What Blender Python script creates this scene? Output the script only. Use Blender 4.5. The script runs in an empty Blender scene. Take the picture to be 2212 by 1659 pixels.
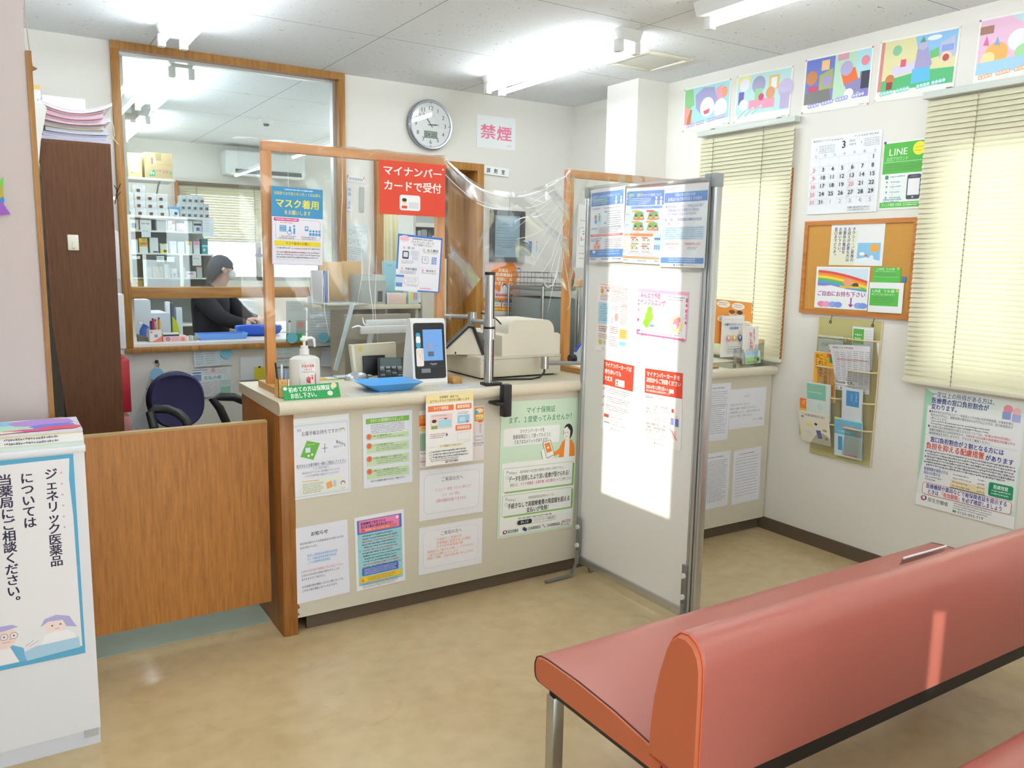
import bpy, bmesh, math, random
from mathutils import Vector, Matrix
random.seed(7)
SC = bpy.context.scene
COL = SC.collection
PI = math.pi

# ------------------------------------------------------------------ camera, sky, sun, exposure
CAM_R = ((0.84582984, -0.53315903, 0.01770108), (-0.06307326, -0.13290171, -0.98912027), (0.52971091, 0.83551097, -0.14604031))
CAM_F, CAM_C = 1766.93, Vector((0, 0, 1.48))
cam = bpy.data.cameras.new('camera')
cam.sensor_fit = 'HORIZONTAL'; cam.sensor_width = 36.0; cam.lens = CAM_F / 2212 * 36.0
cam.clip_start = 0.02
camo = bpy.data.objects.new('camera', cam); COL.objects.link(camo)
CX_, CY_, CZ_ = [Vector(r) for r in CAM_R]
m = Matrix((CX_, -CY_, -CZ_)).transposed().to_4x4(); m.translation = CAM_C
camo.matrix_world = m
SC.camera = camo

wd = bpy.data.worlds.new('sky'); SC.world = wd; wd.use_nodes = True
bg = wd.node_tree.nodes['Background']
bg.inputs[0].default_value = (0.95, 0.98, 1.0, 1); bg.inputs[1].default_value = 7.0

sun = bpy.data.lights.new('sun', 'SUN'); sun.energy = 4.6; sun.angle = 0.004; sun.color = (1, 0.95, 0.85)
suno = bpy.data.objects.new('sun', sun); COL.objects.link(suno)
suno.location = (-6, -2, 5)
suno.rotation_euler = Vector((0.75, 0.66, -0.15)).to_track_quat('-Z', 'Y').to_euler()

SC.view_settings.view_transform = 'Standard'; SC.view_settings.look = 'None'
SC.view_settings.gamma = 1.0; SC.view_settings.use_curve_mapping = False
SC.view_settings.exposure = 0.14
TUBE = 36.0
SC.cycles.max_bounces = 8; SC.cycles.diffuse_bounces = 5; SC.cycles.transparent_max_bounces = 20
SC.cycles.sample_clamp_indirect = 6.0

# ------------------------------------------------------------------ a pixel of the photo on a real plane -> a point of the place
def at(px, py, ax, v):
    c = Vector((px - 1106, py - 829.5, CAM_F))
    d = CX_ * c.x + CY_ * c.y + CZ_ * c.z
    t = (v - CAM_C[ax]) / d[ax]
    return CAM_C + d * t

# ------------------------------------------------------------------ materials
def lin(h):
    if isinstance(h, str):
        h = h.lstrip('#'); h = h if len(h) == 6 else ''.join(c * 2 for c in h)
        h = [int(h[i:i+2], 16) / 255 for i in (0, 2, 4)]
    return tuple(c / 12.92 if c <= 0.04045 else ((c + 0.055) / 1.055) ** 2.4 for c in h)
MATS = {}
def new_mat(name):
    mt = bpy.data.materials.new(name); mt.use_nodes = True
    nt = mt.node_tree; b = nt.nodes['Principled BSDF']
    return mt, nt, b
def mat(hexc, rough=0.5, metal=0.0, bump=0.0, bscale=200.0, spec=None, var=0.0):
    k = (hexc, rough, metal, bump, bscale, spec, var)
    if k in MATS: return MATS[k]
    mt, nt, b = new_mat('paint_' + hexc.lstrip('#'))
    c = lin(hexc)
    b.inputs['Base Color'].default_value = (*c, 1); b.inputs['Roughness'].default_value = rough
    b.inputs['Metallic'].default_value = metal
    if spec is not None: b.inputs['Specular IOR Level'].default_value = spec
    if bump or var:
        tc = nt.nodes.new('ShaderNodeTexCoord'); no = nt.nodes.new('ShaderNodeTexNoise')
        no.inputs['Scale'].default_value = bscale; no.inputs['Detail'].default_value = 3
        nt.links.new(tc.outputs['Object'], no.inputs['Vector'])
        if bump:
            bp = nt.nodes.new('ShaderNodeBump'); bp.inputs['Strength'].default_value = bump; bp.inputs['Distance'].default_value = 0.004
            nt.links.new(no.outputs['Fac'], bp.inputs['Height']); nt.links.new(bp.outputs['Normal'], b.inputs['Normal'])
        if var:
            mx = nt.nodes.new('ShaderNodeMix'); mx.data_type = 'RGBA'
            mx.inputs[6].default_value = (*[x * (1 - var) for x in c], 1); mx.inputs[7].default_value = (*[min(1, x * (1 + var)) for x in c], 1)
            nt.links.new(no.outputs['Fac'], mx.inputs[0]); nt.links.new(mx.outputs[2], b.inputs['Base Color'])
    MATS[k] = mt; return mt
def emit(name, col, s):
    if name in MATS: return MATS[name]
    mt = bpy.data.materials.new(name); mt.use_nodes = True; nt = mt.node_tree; nt.nodes.clear()
    e = nt.nodes.new('ShaderNodeEmission'); e.inputs[0].default_value = (*col, 1); e.inputs[1].default_value = s
    o = nt.nodes.new('ShaderNodeOutputMaterial'); nt.links.new(e.outputs[0], o.inputs[0])
    MATS[name] = mt; return mt
def clear_mat(name, tint=(1, 1, 1), gloss=0.10, rough=0.05, milk=0.0, bump=0.0, bscale=8.0, edge=0.55):
    """thin clear sheet: lets light through, fresnel-like gloss, optional milkiness"""
    if name in MATS: return MATS[name]
    mt = bpy.data.materials.new(name); mt.use_nodes = True; nt = mt.node_tree; nt.nodes.clear()
    N = nt.nodes.new
    tr = N('ShaderNodeBsdfTransparent'); tr.inputs[0].default_value = (*tint, 1)
    gl = N('ShaderNodeBsdfGlossy'); gl.inputs['Roughness'].default_value = rough
    df = N('ShaderNodeBsdfDiffuse'); df.inputs[0].default_value = (0.9, 0.92, 0.92, 1)
    lw = N('ShaderNodeLayerWeight'); lw.inputs[0].default_value = 0.35
    mu = N('ShaderNodeMath'); mu.operation = 'MULTIPLY_ADD'; mu.inputs[1].default_value = edge; mu.inputs[2].default_value = gloss
    nt.links.new(lw.outputs['Fresnel'], mu.inputs[0])
    m0 = N('ShaderNodeMixShader'); m0.inputs[0].default_value = milk
    nt.links.new(tr.outputs[0], m0.inputs[1]); nt.links.new(df.outputs[0], m0.inputs[2])
    m1 = N('ShaderNodeMixShader'); nt.links.new(mu.outputs[0], m1.inputs[0]); nt.links.new(m0.outputs[0], m1.inputs[1]); nt.links.new(gl.outputs[0], m1.inputs[2])
    if bump:
        tc = N('ShaderNodeTexCoord'); no = N('ShaderNodeTexNoise'); no.inputs['Scale'].default_value = bscale; no.inputs['Detail'].default_value = 2
        no.inputs['Distortion'].default_value = 1.5
        bp = N('ShaderNodeBump'); bp.inputs['Strength'].default_value = bump; bp.inputs['Distance'].default_value = 0.03
        nt.links.new(tc.outputs['Object'], no.inputs['Vector']); nt.links.new(no.outputs['Fac'], bp.inputs['Height'])
        nt.links.new(bp.outputs['Normal'], gl.inputs['Normal'])
    o = N('ShaderNodeOutputMaterial'); nt.links.new(m1.outputs[0], o.inputs[0])
    MATS[name] = mt; return mt
def wood(name, dark, light, scale=9.0, axis=2, rough=0.42):
    if name in MATS: return MATS[name]
    mt, nt, b = new_mat(name); N = nt.nodes.new
    tc = N('ShaderNodeTexCoord'); mp = N('ShaderNodeMapping'); s = [scale * 6] * 3; s[axis] = scale * 0.45
    mp.inputs['Scale'].default_value = s
    no = N('ShaderNodeTexNoise'); no.inputs['Scale'].default_value = 1.0; no.inputs['Detail'].default_value = 5; no.inputs['Roughness'].default_value = 0.65
    cr = N('ShaderNodeValToRGB'); cr.color_ramp.elements[0].position = 0.3; cr.color_ramp.elements[1].position = 0.72
    cr.color_ramp.elements[0].color = (*lin(dark), 1); cr.color_ramp.elements[1].color = (*lin(light), 1)
    L = nt.links.new
    L(tc.outputs['Object'], mp.inputs['Vector']); L(mp.outputs[0], no.inputs['Vector']); L(no.outputs['Fac'], cr.inputs[0]); L(cr.outputs[0], b.inputs['Base Color'])
    bp = N('ShaderNodeBump'); bp.inputs['Strength'].default_value = 0.08; bp.inputs['Distance'].default_value = 0.002
    L(no.outputs['Fac'], bp.inputs['Height']); L(bp.outputs[0], b.inputs['Normal'])
    b.inputs['Roughness'].default_value = rough
    MATS[name] = mt; return mt

# ------------------------------------------------------------------ mesh builder
class MB:
    def __init__(s, m=None):
        s.v, s.f, s.mi, s.mats, s.sm = [], [], [], [], []
        s.m = m
    def _i(s, m):
        m = m or s.m
        if m not in s.mats: s.mats.append(m)
        return s.mats.index(m)
    def add(s, vs, fs, m=None, smooth=False, T=None):
        k = len(s.v); i = s._i(m)
        s.v += [(T @ Vector(p)) if T is not None else Vector(p) for p in vs]
        s.f += [[k + j for j in f] for f in fs]; s.mi += [i] * len(fs); s.sm += [smooth] * len(fs)
        return s
    def box(s, x0, x1, y0, y1, z0, z1, m=None, b=0.0, T=None, seg=2):
        if b <= 0:
            vs = [(x, y, z) for x in (x0, x1) for y in (y0, y1) for z in (z0, z1)]
            return s.add(vs, [(0, 1, 3, 2), (4, 6, 7, 5), (0, 4, 5, 1), (2, 3, 7, 6), (0, 2, 6, 4), (1, 5, 7, 3)], m, False, T)
        bm = bmesh.new(); bmesh.ops.create_cube(bm, size=1)
        for v in bm.verts: v.co = Vector(((x0 + x1) / 2 + v.co.x * (x1 - x0), (y0 + y1) / 2 + v.co.y * (y1 - y0), (z0 + z1) / 2 + v.co.z * (z1 - z0)))
        bmesh.ops.bevel(bm, geom=bm.edges[:], offset=b, segments=seg, affect='EDGES', profile=0.5)
        return s.bm(bm, m, T, True)
    def bm(s, bm, m=None, T=None, smooth=False):
        bm.verts.index_update()
        s.add([v.co.copy() for v in bm.verts], [[v.index for v in f.verts] for f in bm.faces], m, smooth, T); bm.free(); return s
    def prism(s, pts, ax, a0, a1, m=None, T=None, smooth=False):
        """2-D outline pts swept along axis ax from a0 to a1; pts are the other two axes in order"""
        n = len(pts)
        def P(p, a):
            q = list(p); q.insert(ax, a); return q
        vs = [P(p, a0) for p in pts] + [P(p, a1) for p in pts]
        k = len(s.v)
        s.add(vs, [(j, (j + 1) % n, n + (j + 1) % n, n + j) for j in range(n)], m, smooth, T)
        return s.add(vs, [list(range(n))[::-1], list(range(n, 2 * n))], m, False, T)
    def cyl(s, p0, p1, r, m=None, n=16, r1=None, cap=True, smooth=True):
        p0, p1 = Vector(p0), Vector(p1); d = (p1 - p0); r1 = r if r1 is None else r1
        q = d.to_track_quat('Z', 'Y').to_matrix()
        vs = []
        for p, rr in ((p0, r), (p1, r1)):
            vs += [p + q @ Vector((rr * math.cos(2 * PI * j / n), rr * math.sin(2 * PI * j / n), 0)) for j in range(n)]
        s.add(vs, [(j, (j + 1) % n, n + (j + 1) % n, n + j) for j in range(n)], m, smooth)
        if cap: s.add(vs, [list(range(n))[::-1], list(range(n, 2 * n))], m, False)
        return s
    def tube(s, path, r, m=None, n=8, close=False):
        path = [Vector(p) for p in path]; rs = r if isinstance(r, (list, tuple)) else [r] * len(path)
        vs, fs = [], []; N = len(path)
        up = None
        for i, p in enumerate(path):
            if close: d = path[(i + 1) % N] - path[i - 1]
            else: d = path[min(i + 1, N - 1)] - path[max(i - 1, 0)]
            if d.length < 1e-9: d = Vector((0, 0, 1))
            d.normalize()
            if up is None: up = d.orthogonal().normalized()
            up = (up - d * up.dot(d))
            up = up.normalized() if up.length > 1e-6 else d.orthogonal().normalized()
            w = d.cross(up)
            vs += [p + (up * math.cos(2 * PI * j / n) + w * math.sin(2 * PI * j / n)) * rs[i] for j in range(n)]
        for i in range(N if close else N - 1):
            a, b = i * n, ((i + 1) % N) * n
            fs += [(a + j, a + (j + 1) % n, b + (j + 1) % n, b + j) for j in range(n)]
        s.add(vs, fs, m, True)
        if not close: s.add(vs, [list(range(n))[::-1], list(range((N - 1) * n, N * n))], m)
        return s
    def lathe(s, prof, c, m=None, n=24, T=None, sx=1.0, sy=1.0):
        vs, fs = [], []
        for r, z in prof: vs += [(c[0] + sx * r * math.cos(2 * PI * j / n), c[1] + sy * r * math.sin(2 * PI * j / n), c[2] + z) for j in range(n)]
        for i in range(len(prof) - 1):
            fs += [(i * n + j, i * n + (j + 1) % n, (i + 1) * n + (j + 1) % n, (i + 1) * n + j) for j in range(n)]
        s.add(vs, fs, m, True, T)
        return s.add(vs, [list(range(n))[::-1], list(range((len(prof) - 1) * n, len(prof) * n))], m, True, T)
    def ball(s, c, r, m=None, T=None, n=14):
        rx, ry, rz = r if isinstance(r, (tuple, list)) else (r, r, r)
        prof = [(max(1e-4, math.sin(PI * i / n)), -math.cos(PI * i / n)) for i in range(n + 1)]
        vs, fs = [], []; k = n + 4
        for a, z in prof: vs += [(c[0] + rx * a * math.cos(2 * PI * j / k), c[1] + ry * a * math.sin(2 * PI * j / k), c[2] + rz * z) for j in range(k)]
        for i in range(n): fs += [(i * k + j, i * k + (j + 1) % k, (i + 1) * k + (j + 1) % k, (i + 1) * k + j) for j in range(k)]
        return s.add(vs, fs, m, True, T)
    def grid(s, fn, nu, nv, m=None, smooth=True, thick=None):
        vs = [fn(i / nu, j / nv) for j in range(nv + 1) for i in range(nu + 1)]
        fs = [(j * (nu + 1) + i, j * (nu + 1) + i + 1, (j + 1) * (nu + 1) + i + 1, (j + 1) * (nu + 1) + i) for j in range(nv) for i in range(nu)]
        return s.add(vs, fs, m, smooth)
    def bounds(s):
        return [min(p[i] for p in s.v) for i in range(3)], [max(p[i] for p in s.v) for i in range(3)]

def link(name, mb, origin=Vector((0, 0, 0)), parent=None):
    me = bpy.data.meshes.new(name)
    me.from_pydata([tuple(Vector(p) - origin) for p in mb.v], [], mb.f)
    for mt in mb.mats: me.materials.append(mt)
    me.polygons.foreach_set('material_index', mb.mi); me.polygons.foreach_set('use_smooth', mb.sm)
    if any(mb.sm):
        try: me.set_sharp_from_angle(angle=math.radians(38))
        except Exception: pass
    me.update()
    o = bpy.data.objects.new(name, me); COL.objects.link(o)
    if parent: o.parent = parent
    else: o.location = origin
    return o
def base_of(mbs):
    lo = [1e9] * 3; hi = [-1e9] * 3
    for b in mbs:
        l, h = b.bounds(); lo = [min(a, c) for a, c in zip(lo, l)]; hi = [max(a, c) for a, c in zip(hi, h)]
    return Vector(((lo[0] + hi[0]) / 2, (lo[1] + hi[1]) / 2, lo[2]))
def props(o, label, cat, group=None, kind=None):
    if label: o['label'] = label
    if cat: o['category'] = cat
    if group: o['group'] = group
    if kind: o['kind'] = kind
    return o
def one(name, label, cat, mb, group=None, kind=None):
    """a thing that is a single mesh"""
    return props(link(name, mb, base_of([mb])), label, cat, group, kind)
def thing(name, label, cat, parts, group=None, kind=None):
    """parts: (name, MB) or (name, MB, [sub-parts]) with optional 4th item: a label"""
    allb = []
    for p in parts:
        allb.append(p[1])
        if len(p) > 2: allb += [q[1] for q in p[2]]
    O = base_of(allb)
    e = bpy.data.objects.new(name, None); e.empty_display_size = 0.05; COL.objects.link(e); e.location = O
    props(e, label, cat, group, kind)
    for p in parts:
        c = link(p[0], p[1], O, e)
        if len(p) > 3 and p[3]: c['label'] = p[3]
        if len(p) > 2:
            for q in p[2]:
                d = link(q[0], q[1], O, c)
                if len(q) > 2: d['label'] = q[2]
    return e
def dup(root, off, label=None, group=None, rz=None):
    r = root.copy(); COL.objects.link(r); r.location = root.location + Vector(off)
    if rz is not None: r.rotation_euler = (0, 0, rz)
    if label: r['label'] = label
    if group: r['group'] = group
    for ch in list(root.children):
        c = ch.copy(); COL.objects.link(c); c.parent = r
        for g in ch.children:
            d = g.copy(); COL.objects.link(d); d.parent = c
    return r
def struct(name, mb, parts=()):
    o = link(name, mb); o['kind'] = 'structure'
    for n, b in parts: link(n, b, Vector((0, 0, 0)), o)
    return o

# ------------------------------------------------------------------ printed sheets: paper plus printed shapes and lettering
_cu = bpy.data.curves.new('glyphs', 'FONT'); _cu.resolution_u = 2
_fo = bpy.data.objects.new('glyphs', _cu); COL.objects.link(_fo)
GL = {}
def glyph(ch, bold):
    k = (ch, bold)
    if k not in GL:
        _cu.body = ch
        bpy.context.view_layer.update()
        ev = _fo.evaluated_get(bpy.context.evaluated_depsgraph_get()); me = ev.to_mesh()
        vs = [(v.co.x, v.co.y) for v in me.vertices]; fs = [list(p.vertices) for p in me.polygons]
        ev.to_mesh_clear()
        n, v0, f0 = len(vs), vs, fs
        if bold:                                                     # heavier strokes: the same outline laid over itself, slightly shifted
            sh = ((-0.009, 0), (0.009, 0)) if bold == 1 else ((-0.022, -0.012), (0.022, -0.012), (-0.022, 0.014), (0.022, 0.014), (0, 0))
            vs = [(x + a, y + b) for a, b in sh for x, y in v0]; fs = [[i + n * k for i in f] for k in range(len(sh)) for f in f0]
        adv = 1.0 if ord(ch) > 0x2000 else ((max(v[0] for v in vs) + 0.07) if vs else 0.3)
        if ord(ch) < 0x2000 and ch.isdigit(): adv = 0.56
        GL[k] = (vs, fs, adv, max(n, 1))
    return GL[k]
class Sheet:
    """flat printed sheet. o: top-left corner, u: unit vector along the top, v: unit vector down; sizes in metres.
    Drawing coordinates run 0..100 across and 0..100 down."""
    def __init__(s, o, u, v, w, h, paper='#F2F2EE', th=0.0012, rough=0.55, gap=0.0006, curl=None):
        s.o, s.u, s.v, s.w, s.h = Vector(o), Vector(u).normalized(), Vector(v).normalized(), w, h
        s.n = s.v.cross(s.u).normalized()      # towards the reader
        s.mb = MB(); s.k = 0; s.th = th; s.gap = gap; s.rough = rough; s.curl = curl
        if paper: s.poly([(0, 0), (100, 0), (100, 100), (0, 100)], paper, solid=True)
    def p(s, x, y, k):
        q = s.o + s.u * (x / 100 * s.w) + s.v * (y / 100 * s.h) + s.n * (s.gap + k)
        if s.curl: q = q + s.n * s.curl(x / 100, y / 100)
        return q
    def lay(s):
        s.k += 1; return s.th + 0.00004 * min(s.k, 150)
    def poly(s, pts, col, solid=False, z=None):
        m = mat(col, s.rough) if isinstance(col, str) else col
        n = len(pts)
        if solid:
            if s.curl:
                N = 12
                for kk in (0.0, s.th):
                    vs = [s.p(100 * i / N, 100 * j / N, kk) for j in range(N + 1) for i in range(N + 1)]
                    s.mb.add(vs, [(j * (N + 1) + i, j * (N + 1) + i + 1, (j + 1) * (N + 1) + i + 1, (j + 1) * (N + 1) + i) for j in range(N) for i in range(N)], m, True)
                return
            vs = [s.p(x, y, 0) for x, y in pts] + [s.p(x, y, s.th) for x, y in pts]
            s.mb.add(vs, [list(range(n))] + [list(range(n, 2 * n))[::-1]] + [(j, (j + 1) % n, n + (j + 1) % n, n + j) for j in range(n)], m)
        else:
            k = s.lay() if z is None else z
            s.mb.add([s.p(x, y, k) for x, y in pts], [list(range(n))[::-1]], m)
    def R(s, x0, y0, x1, y1, col): s.poly([(x0, y0), (x1, y0), (x1, y1), (x0, y1)], col)
    def RR(s, x0, y0, x1, y1, col, r=3):
        a = s.w / s.h; pts = []
        for cx, cy, t0 in ((x1 - r, y0 + r * a, -PI / 2), (x1 - r, y1 - r * a, 0), (x0 + r, y1 - r * a, PI / 2), (x0 + r, y0 + r * a, PI)):
            pts += [(cx + r * math.cos(t0 + t * PI / 8), cy + r * a * math.sin(t0 + t * PI / 8)) for t in range(5)]
        s.poly(pts, col); return pts
    def BR(s, x0, y0, x1, y1, line, fill, r=3, t=0.6):
        s.RR(x0, y0, x1, y1, line, r); a = s.w / s.h
        s.RR(x0 + t, y0 + t * a, x1 - t, y1 - t * a, fill, max(0.3, r - t))
    def C(s, cx, cy, r, col, ry=None, n=20):
        a = s.w / s.h; ry = r * a if ry is None else ry
        s.poly([(cx + r * math.cos(2 * PI * j / n), cy + ry * math.sin(2 * PI * j / n)) for j in range(n)], col)
    def L(s, x0, y0, x1, y1, col, t=0.5):
        a = s.w / s.h; dx, dy = (x1 - x0), (y1 - y0) / a; l = math.hypot(dx, dy) or 1
        nx, ny = -dy / l * t / 2, dx / l * t / 2 * a
        s.poly([(x0 + nx, y0 + ny), (x1 + nx, y1 + ny), (x1 - nx, y1 - ny), (x0 - nx, y0 - ny)], col)
    def T(s, x, y, em, txt, col='#222222', bold=1, w=None, al='l', tilt=0.0):
        """em: letter height in % of the sheet height; w: fit to this width in % of the sheet width"""
        gs = [glyph(c, bold) if c not in ' \u3000' else None for c in txt]
        adv = sum((g[2] if g else (1.0 if c == '\u3000' else 0.33)) for g, c in zip(gs, txt))
        ex = em * s.h / s.w                                          # em in x units
        sx = 1.0 if w is None else w / (adv * ex)
        W = adv * ex * sx
        x0 = x if al == 'l' else (x - W / 2 if al == 'c' else x - W)
        m = mat(col, s.rough); k = s.lay(); cx = 0.0
        for g, c in zip(gs, txt):
            if g is None: cx += 1.0 if c == '\u3000' else 0.33; continue
            vs = []
            for i, (gx, gy) in enumerate(g[0]):
                X = x0 + (cx + gx) * ex * sx; vs.append(s.p(X, y + (0.86 - gy) * em + tilt * (X - x0), k + 0.00003 * (i // g[3])))
            s.mb.add(vs, g[1], m); cx += g[2]
    def V(s, x, y, em, txt, col='#222222', bold=1, step=1.08, lean=0.0):
        """one column of upright writing; x is the column's centre"""
        ex = em * s.h / s.w; m = mat(col, s.rough); k = s.lay()
        for i, c in enumerate(txt):
            if c in ' \u3000': continue
            g = glyph(c, bold); y0 = y + i * em * step; vs = []
            for q, (gx, gy) in enumerate(g[0]):
                if c in 'ー～': gx, gy = 0.5 + (gy - 0.38), 0.38 - (gx - 0.5)
                if c in '、。': gx, gy = gx + 0.6, gy + 0.55
                vs.append(s.p(x + (gx - 0.5) * ex + lean * (y0 - y), y0 + (0.86 - gy) * em, k + 0.00003 * (q // g[3])))
            s.mb.add(vs, g[1], m)
    def W(s, x0, y, x1, em, col='#555555', seed=None, rag=True):
        """a line of print too small to read: a run of word-sized strokes"""
        c = [int(col.lstrip('#')[i:i + 2], 16) for i in (0, 2, 4)] if len(col) == 7 else [150] * 3
        if sum(c) < 420: col = '#%02X%02X%02X' % tuple(int(a * 0.62 + 0.38 * 190) for a in c)   # thin strokes of small print read paler
        rd = random.Random(seed if seed is not None else int(x0 * 31 + y * 97 + x1 * 13)); m = mat(col, s.rough); k = s.lay()
        x = x0; ex = em * s.h / s.w; end = x1 - (rd.random() * 0.18 * (x1 - x0) if rag else 0)
        while x < end:
            l = ex * rd.uniform(0.25, 0.85); x2 = min(end, x + l)
            a = y + em * rd.uniform(0.0, 0.3); b = y + em * rd.uniform(0.55, 0.95)
            s.mb.add([s.p(x, a, k), s.p(x2, a, k), s.p(x2, b, k), s.p(x, b, k)], [(3, 2, 1, 0)], m)
            x = x2 + ex * rd.uniform(0.12, 0.3)
    def para(s, x0, y0, x1, n, lead, em, col='#555555'):
        for i in range(n): s.W(x0, y0 + i * lead, x1, em, col, rag=(i == n - 1 or i % 3 == 2))
def sheet_px(pts, ax, v, **kw):
    """the sheet whose corners TL, TR, BR, BL are seen at these pixels on the plane axis=v"""
    A, B, Cc, D = [at(x, y, ax, v) for x, y in pts]
    u = ((B - A) + (Cc - D)).normalized(); vv = ((D - A) + (Cc - B)); vv = (vv - u * vv.dot(u)).normalized()
    w = ((B - A).length + (Cc - D).length) / 2; h = ((D - A).length + (Cc - B).length) / 2
    c = (A + B + Cc + D) / 4
    return Sheet(c - u * w / 2 - vv * h / 2, u, vv, w, h, **kw)

# =================================================================== the room
CEIL, XR, YB = 2.61, 3.66, 5.0
def floor_mat():
    mt, nt, b = new_mat('vinyl_floor'); N = nt.nodes.new; L = nt.links.new
    tc = N('ShaderNodeTexCoord')
    n1 = N('ShaderNodeTexNoise'); n1.inputs['Scale'].default_value = 1.6; n1.inputs['Detail'].default_value = 6; n1.inputs['Roughness'].default_value = 0.62; n1.inputs['Distortion'].default_value = 0.6
    n2 = N('ShaderNodeTexNoise'); n2.inputs['Scale'].default_value = 14; n2.inputs['Detail'].default_value = 5
    n3 = N('ShaderNodeTexNoise'); n3.inputs['Scale'].default_value = 5.0; n3.inputs['Detail'].default_value = 8; n3.inputs['Distortion'].default_value = 2.0
    cr = N('ShaderNodeValToRGB'); e = cr.color_ramp.elements
    e[0].position = 0.32; e[0].color = (*lin('#BEA67C'), 1); e[1].position = 0.68; e[1].color = (*lin('#CCB790'), 1)
    mx = N('ShaderNodeMix'); mx.data_type = 'RGBA'; mx.blend_type = 'MULTIPLY'; mx.inputs[0].default_value = 0.2
    c2 = N('ShaderNodeValToRGB'); c2.color_ramp.elements[0].position = 0.35; c2.color_ramp.elements[0].color = (0.66, 0.64, 0.58, 1); c2.color_ramp.elements[1].position = 0.6; c2.color_ramp.elements[1].color = (1, 1, 1, 1)
    c3 = N('ShaderNodeValToRGB'); c3.color_ramp.elements[0].position = 0.24; c3.color_ramp.elements[0].color = (0.45, 0.40, 0.32, 1); c3.color_ramp.elements[1].position = 0.36; c3.color_ramp.elements[1].color = (1, 1, 1, 1)
    m2 = N('ShaderNodeMix'); m2.data_type = 'RGBA'; m2.blend_type = 'MULTIPLY'; m2.inputs[0].default_value = 0.22
    for n in (n1, n2, n3): L(tc.outputs['Object'], n.inputs['Vector'])
    L(n1.outputs['Fac'], cr.inputs[0]); L(n2.outputs['Fac'], c2.inputs[0]); L(n3.outputs['Fac'], c3.inputs[0])
    L(cr.outputs[0], mx.inputs[6]); L(c2.outputs[0], mx.inputs[7]); L(mx.outputs[2], m2.inputs[6]); L(c3.outputs[0], m2.inputs[7]); L(m2.outputs[2], b.inputs['Base Color'])
    mr = N('ShaderNodeMapRange'); mr.inputs[3].default_value = 0.12; mr.inputs[4].default_value = 0.26
    L(n1.outputs['Fac'], mr.inputs[0]); L(mr.outputs[0], b.inputs['Roughness'])
    return mt
def ceil_mat():
    mt, nt, b = new_mat('ceiling_board'); N = nt.nodes.new; L = nt.links.new
    tc = N('ShaderNodeTexCoord'); sp = N('ShaderNodeSeparateXYZ'); L(tc.outputs['Object'], sp.inputs[0])
    def seam(out, off):
        a = N('ShaderNodeMath'); a.operation = 'SUBTRACT'; a.inputs[1].default_value = off - 0.0025
        d = N('ShaderNodeMath'); d.operation = 'FLOORED_MODULO'; d.inputs[1].default_value = 0.957
        c = N('ShaderNodeMath'); c.operation = 'LESS_THAN'; c.inputs[1].default_value = 0.005
        L(out, a.inputs[0]); L(a.outputs[0], d.inputs[0]); L(d.outputs[0], c.inputs[0]); return c.outputs[0]
    sx, sy = seam(sp.outputs[0], 0.80), seam(sp.outputs[1], 0.25)
    mxm = N('ShaderNodeMath'); mxm.operation = 'MAXIMUM'; L(sx, mxm.inputs[0]); L(sy, mxm.inputs[1])
    mp = N('ShaderNodeMapping'); mp.inputs['Scale'].default_value = (1.0, 1.9, 1.0); L(tc.outputs['Object'], mp.inputs[0])
    no = N('ShaderNodeTexNoise'); no.inputs['Scale'].default_value = 42; no.inputs['Detail'].default_value = 2.5; no.inputs['Distortion'].default_value = 0.8; L(mp.outputs[0], no.inputs['Vector'])
    cr = N('ShaderNodeValToRGB'); cr.color_ramp.elements[0].position = 0.27; cr.color_ramp.elements[0].color = (*lin('#8E8E8C'), 1)
    cr.color_ramp.elements[1].position = 0.325; cr.color_ramp.elements[1].color = (*lin('#E9ECEF'), 1); L(no.outputs['Fac'], cr.inputs[0])
    mx = N('ShaderNodeMix'); mx.data_type = 'RGBA'; L(mxm.outputs[0], mx.inputs[0]); L(cr.outputs[0], mx.inputs[6]); mx.inputs[7].default_value = (*lin('#9E9E9A'), 1)
    L(mx.outputs[2], b.inputs['Base Color']); b.inputs['Roughness'].default_value = 0.9
    return mt
M_WALL = mat('#E6E3DC', 0.85, bump=0.18, bscale=260)
M_WALLP = mat('#CCC0BD', 0.85, bump=0.22, bscale=260)
M_OAK = wood('oak_trim', '#8A5A22', '#B98540', 7)
M_GATE = wood('gate_veneer', '#935C22', '#B97A34', 20)
M_BROWN = wood('dark_veneer', '#57331A', '#74482A', 10)
M_ORNGW = wood('orange_pine', '#C07A3C', '#DDA05E', 6)
M_BASEB = mat('#5F5142', 0.55)
M_ALU = mat('#C9CBCB', 0.32, 0.85)
M_STEEL = mat('#B9BCBC', 0.22, 0.95)
M_BLACK = mat('#15151A', 0.45)
M_WHITE = mat('#EDEDEA', 0.5)
M_GLASS = clear_mat('window_glass', (0.93, 0.97, 0.97), 0.035, 0.0)

b = MB(floor_mat()); b.box(-1.4, 3.76, -2.7, 8.9, -0.12, 0); struct('floor', b)
b = MB(mat('#A3B0A0', 0.3, var=0.08, bscale=6)); b.box(0.06, 0.905, 3.22, 4.99, 0.0, 0.003); b.box(0.905, 3.6, 3.70, 4.99, 0.0, 0.003); struct('floor_office', b)
b = MB(ceil_mat()); b.box(-1.4, 4.4, -2.7, 8.95, CEIL, CEIL + 0.1); struct('ceiling', b)

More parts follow.
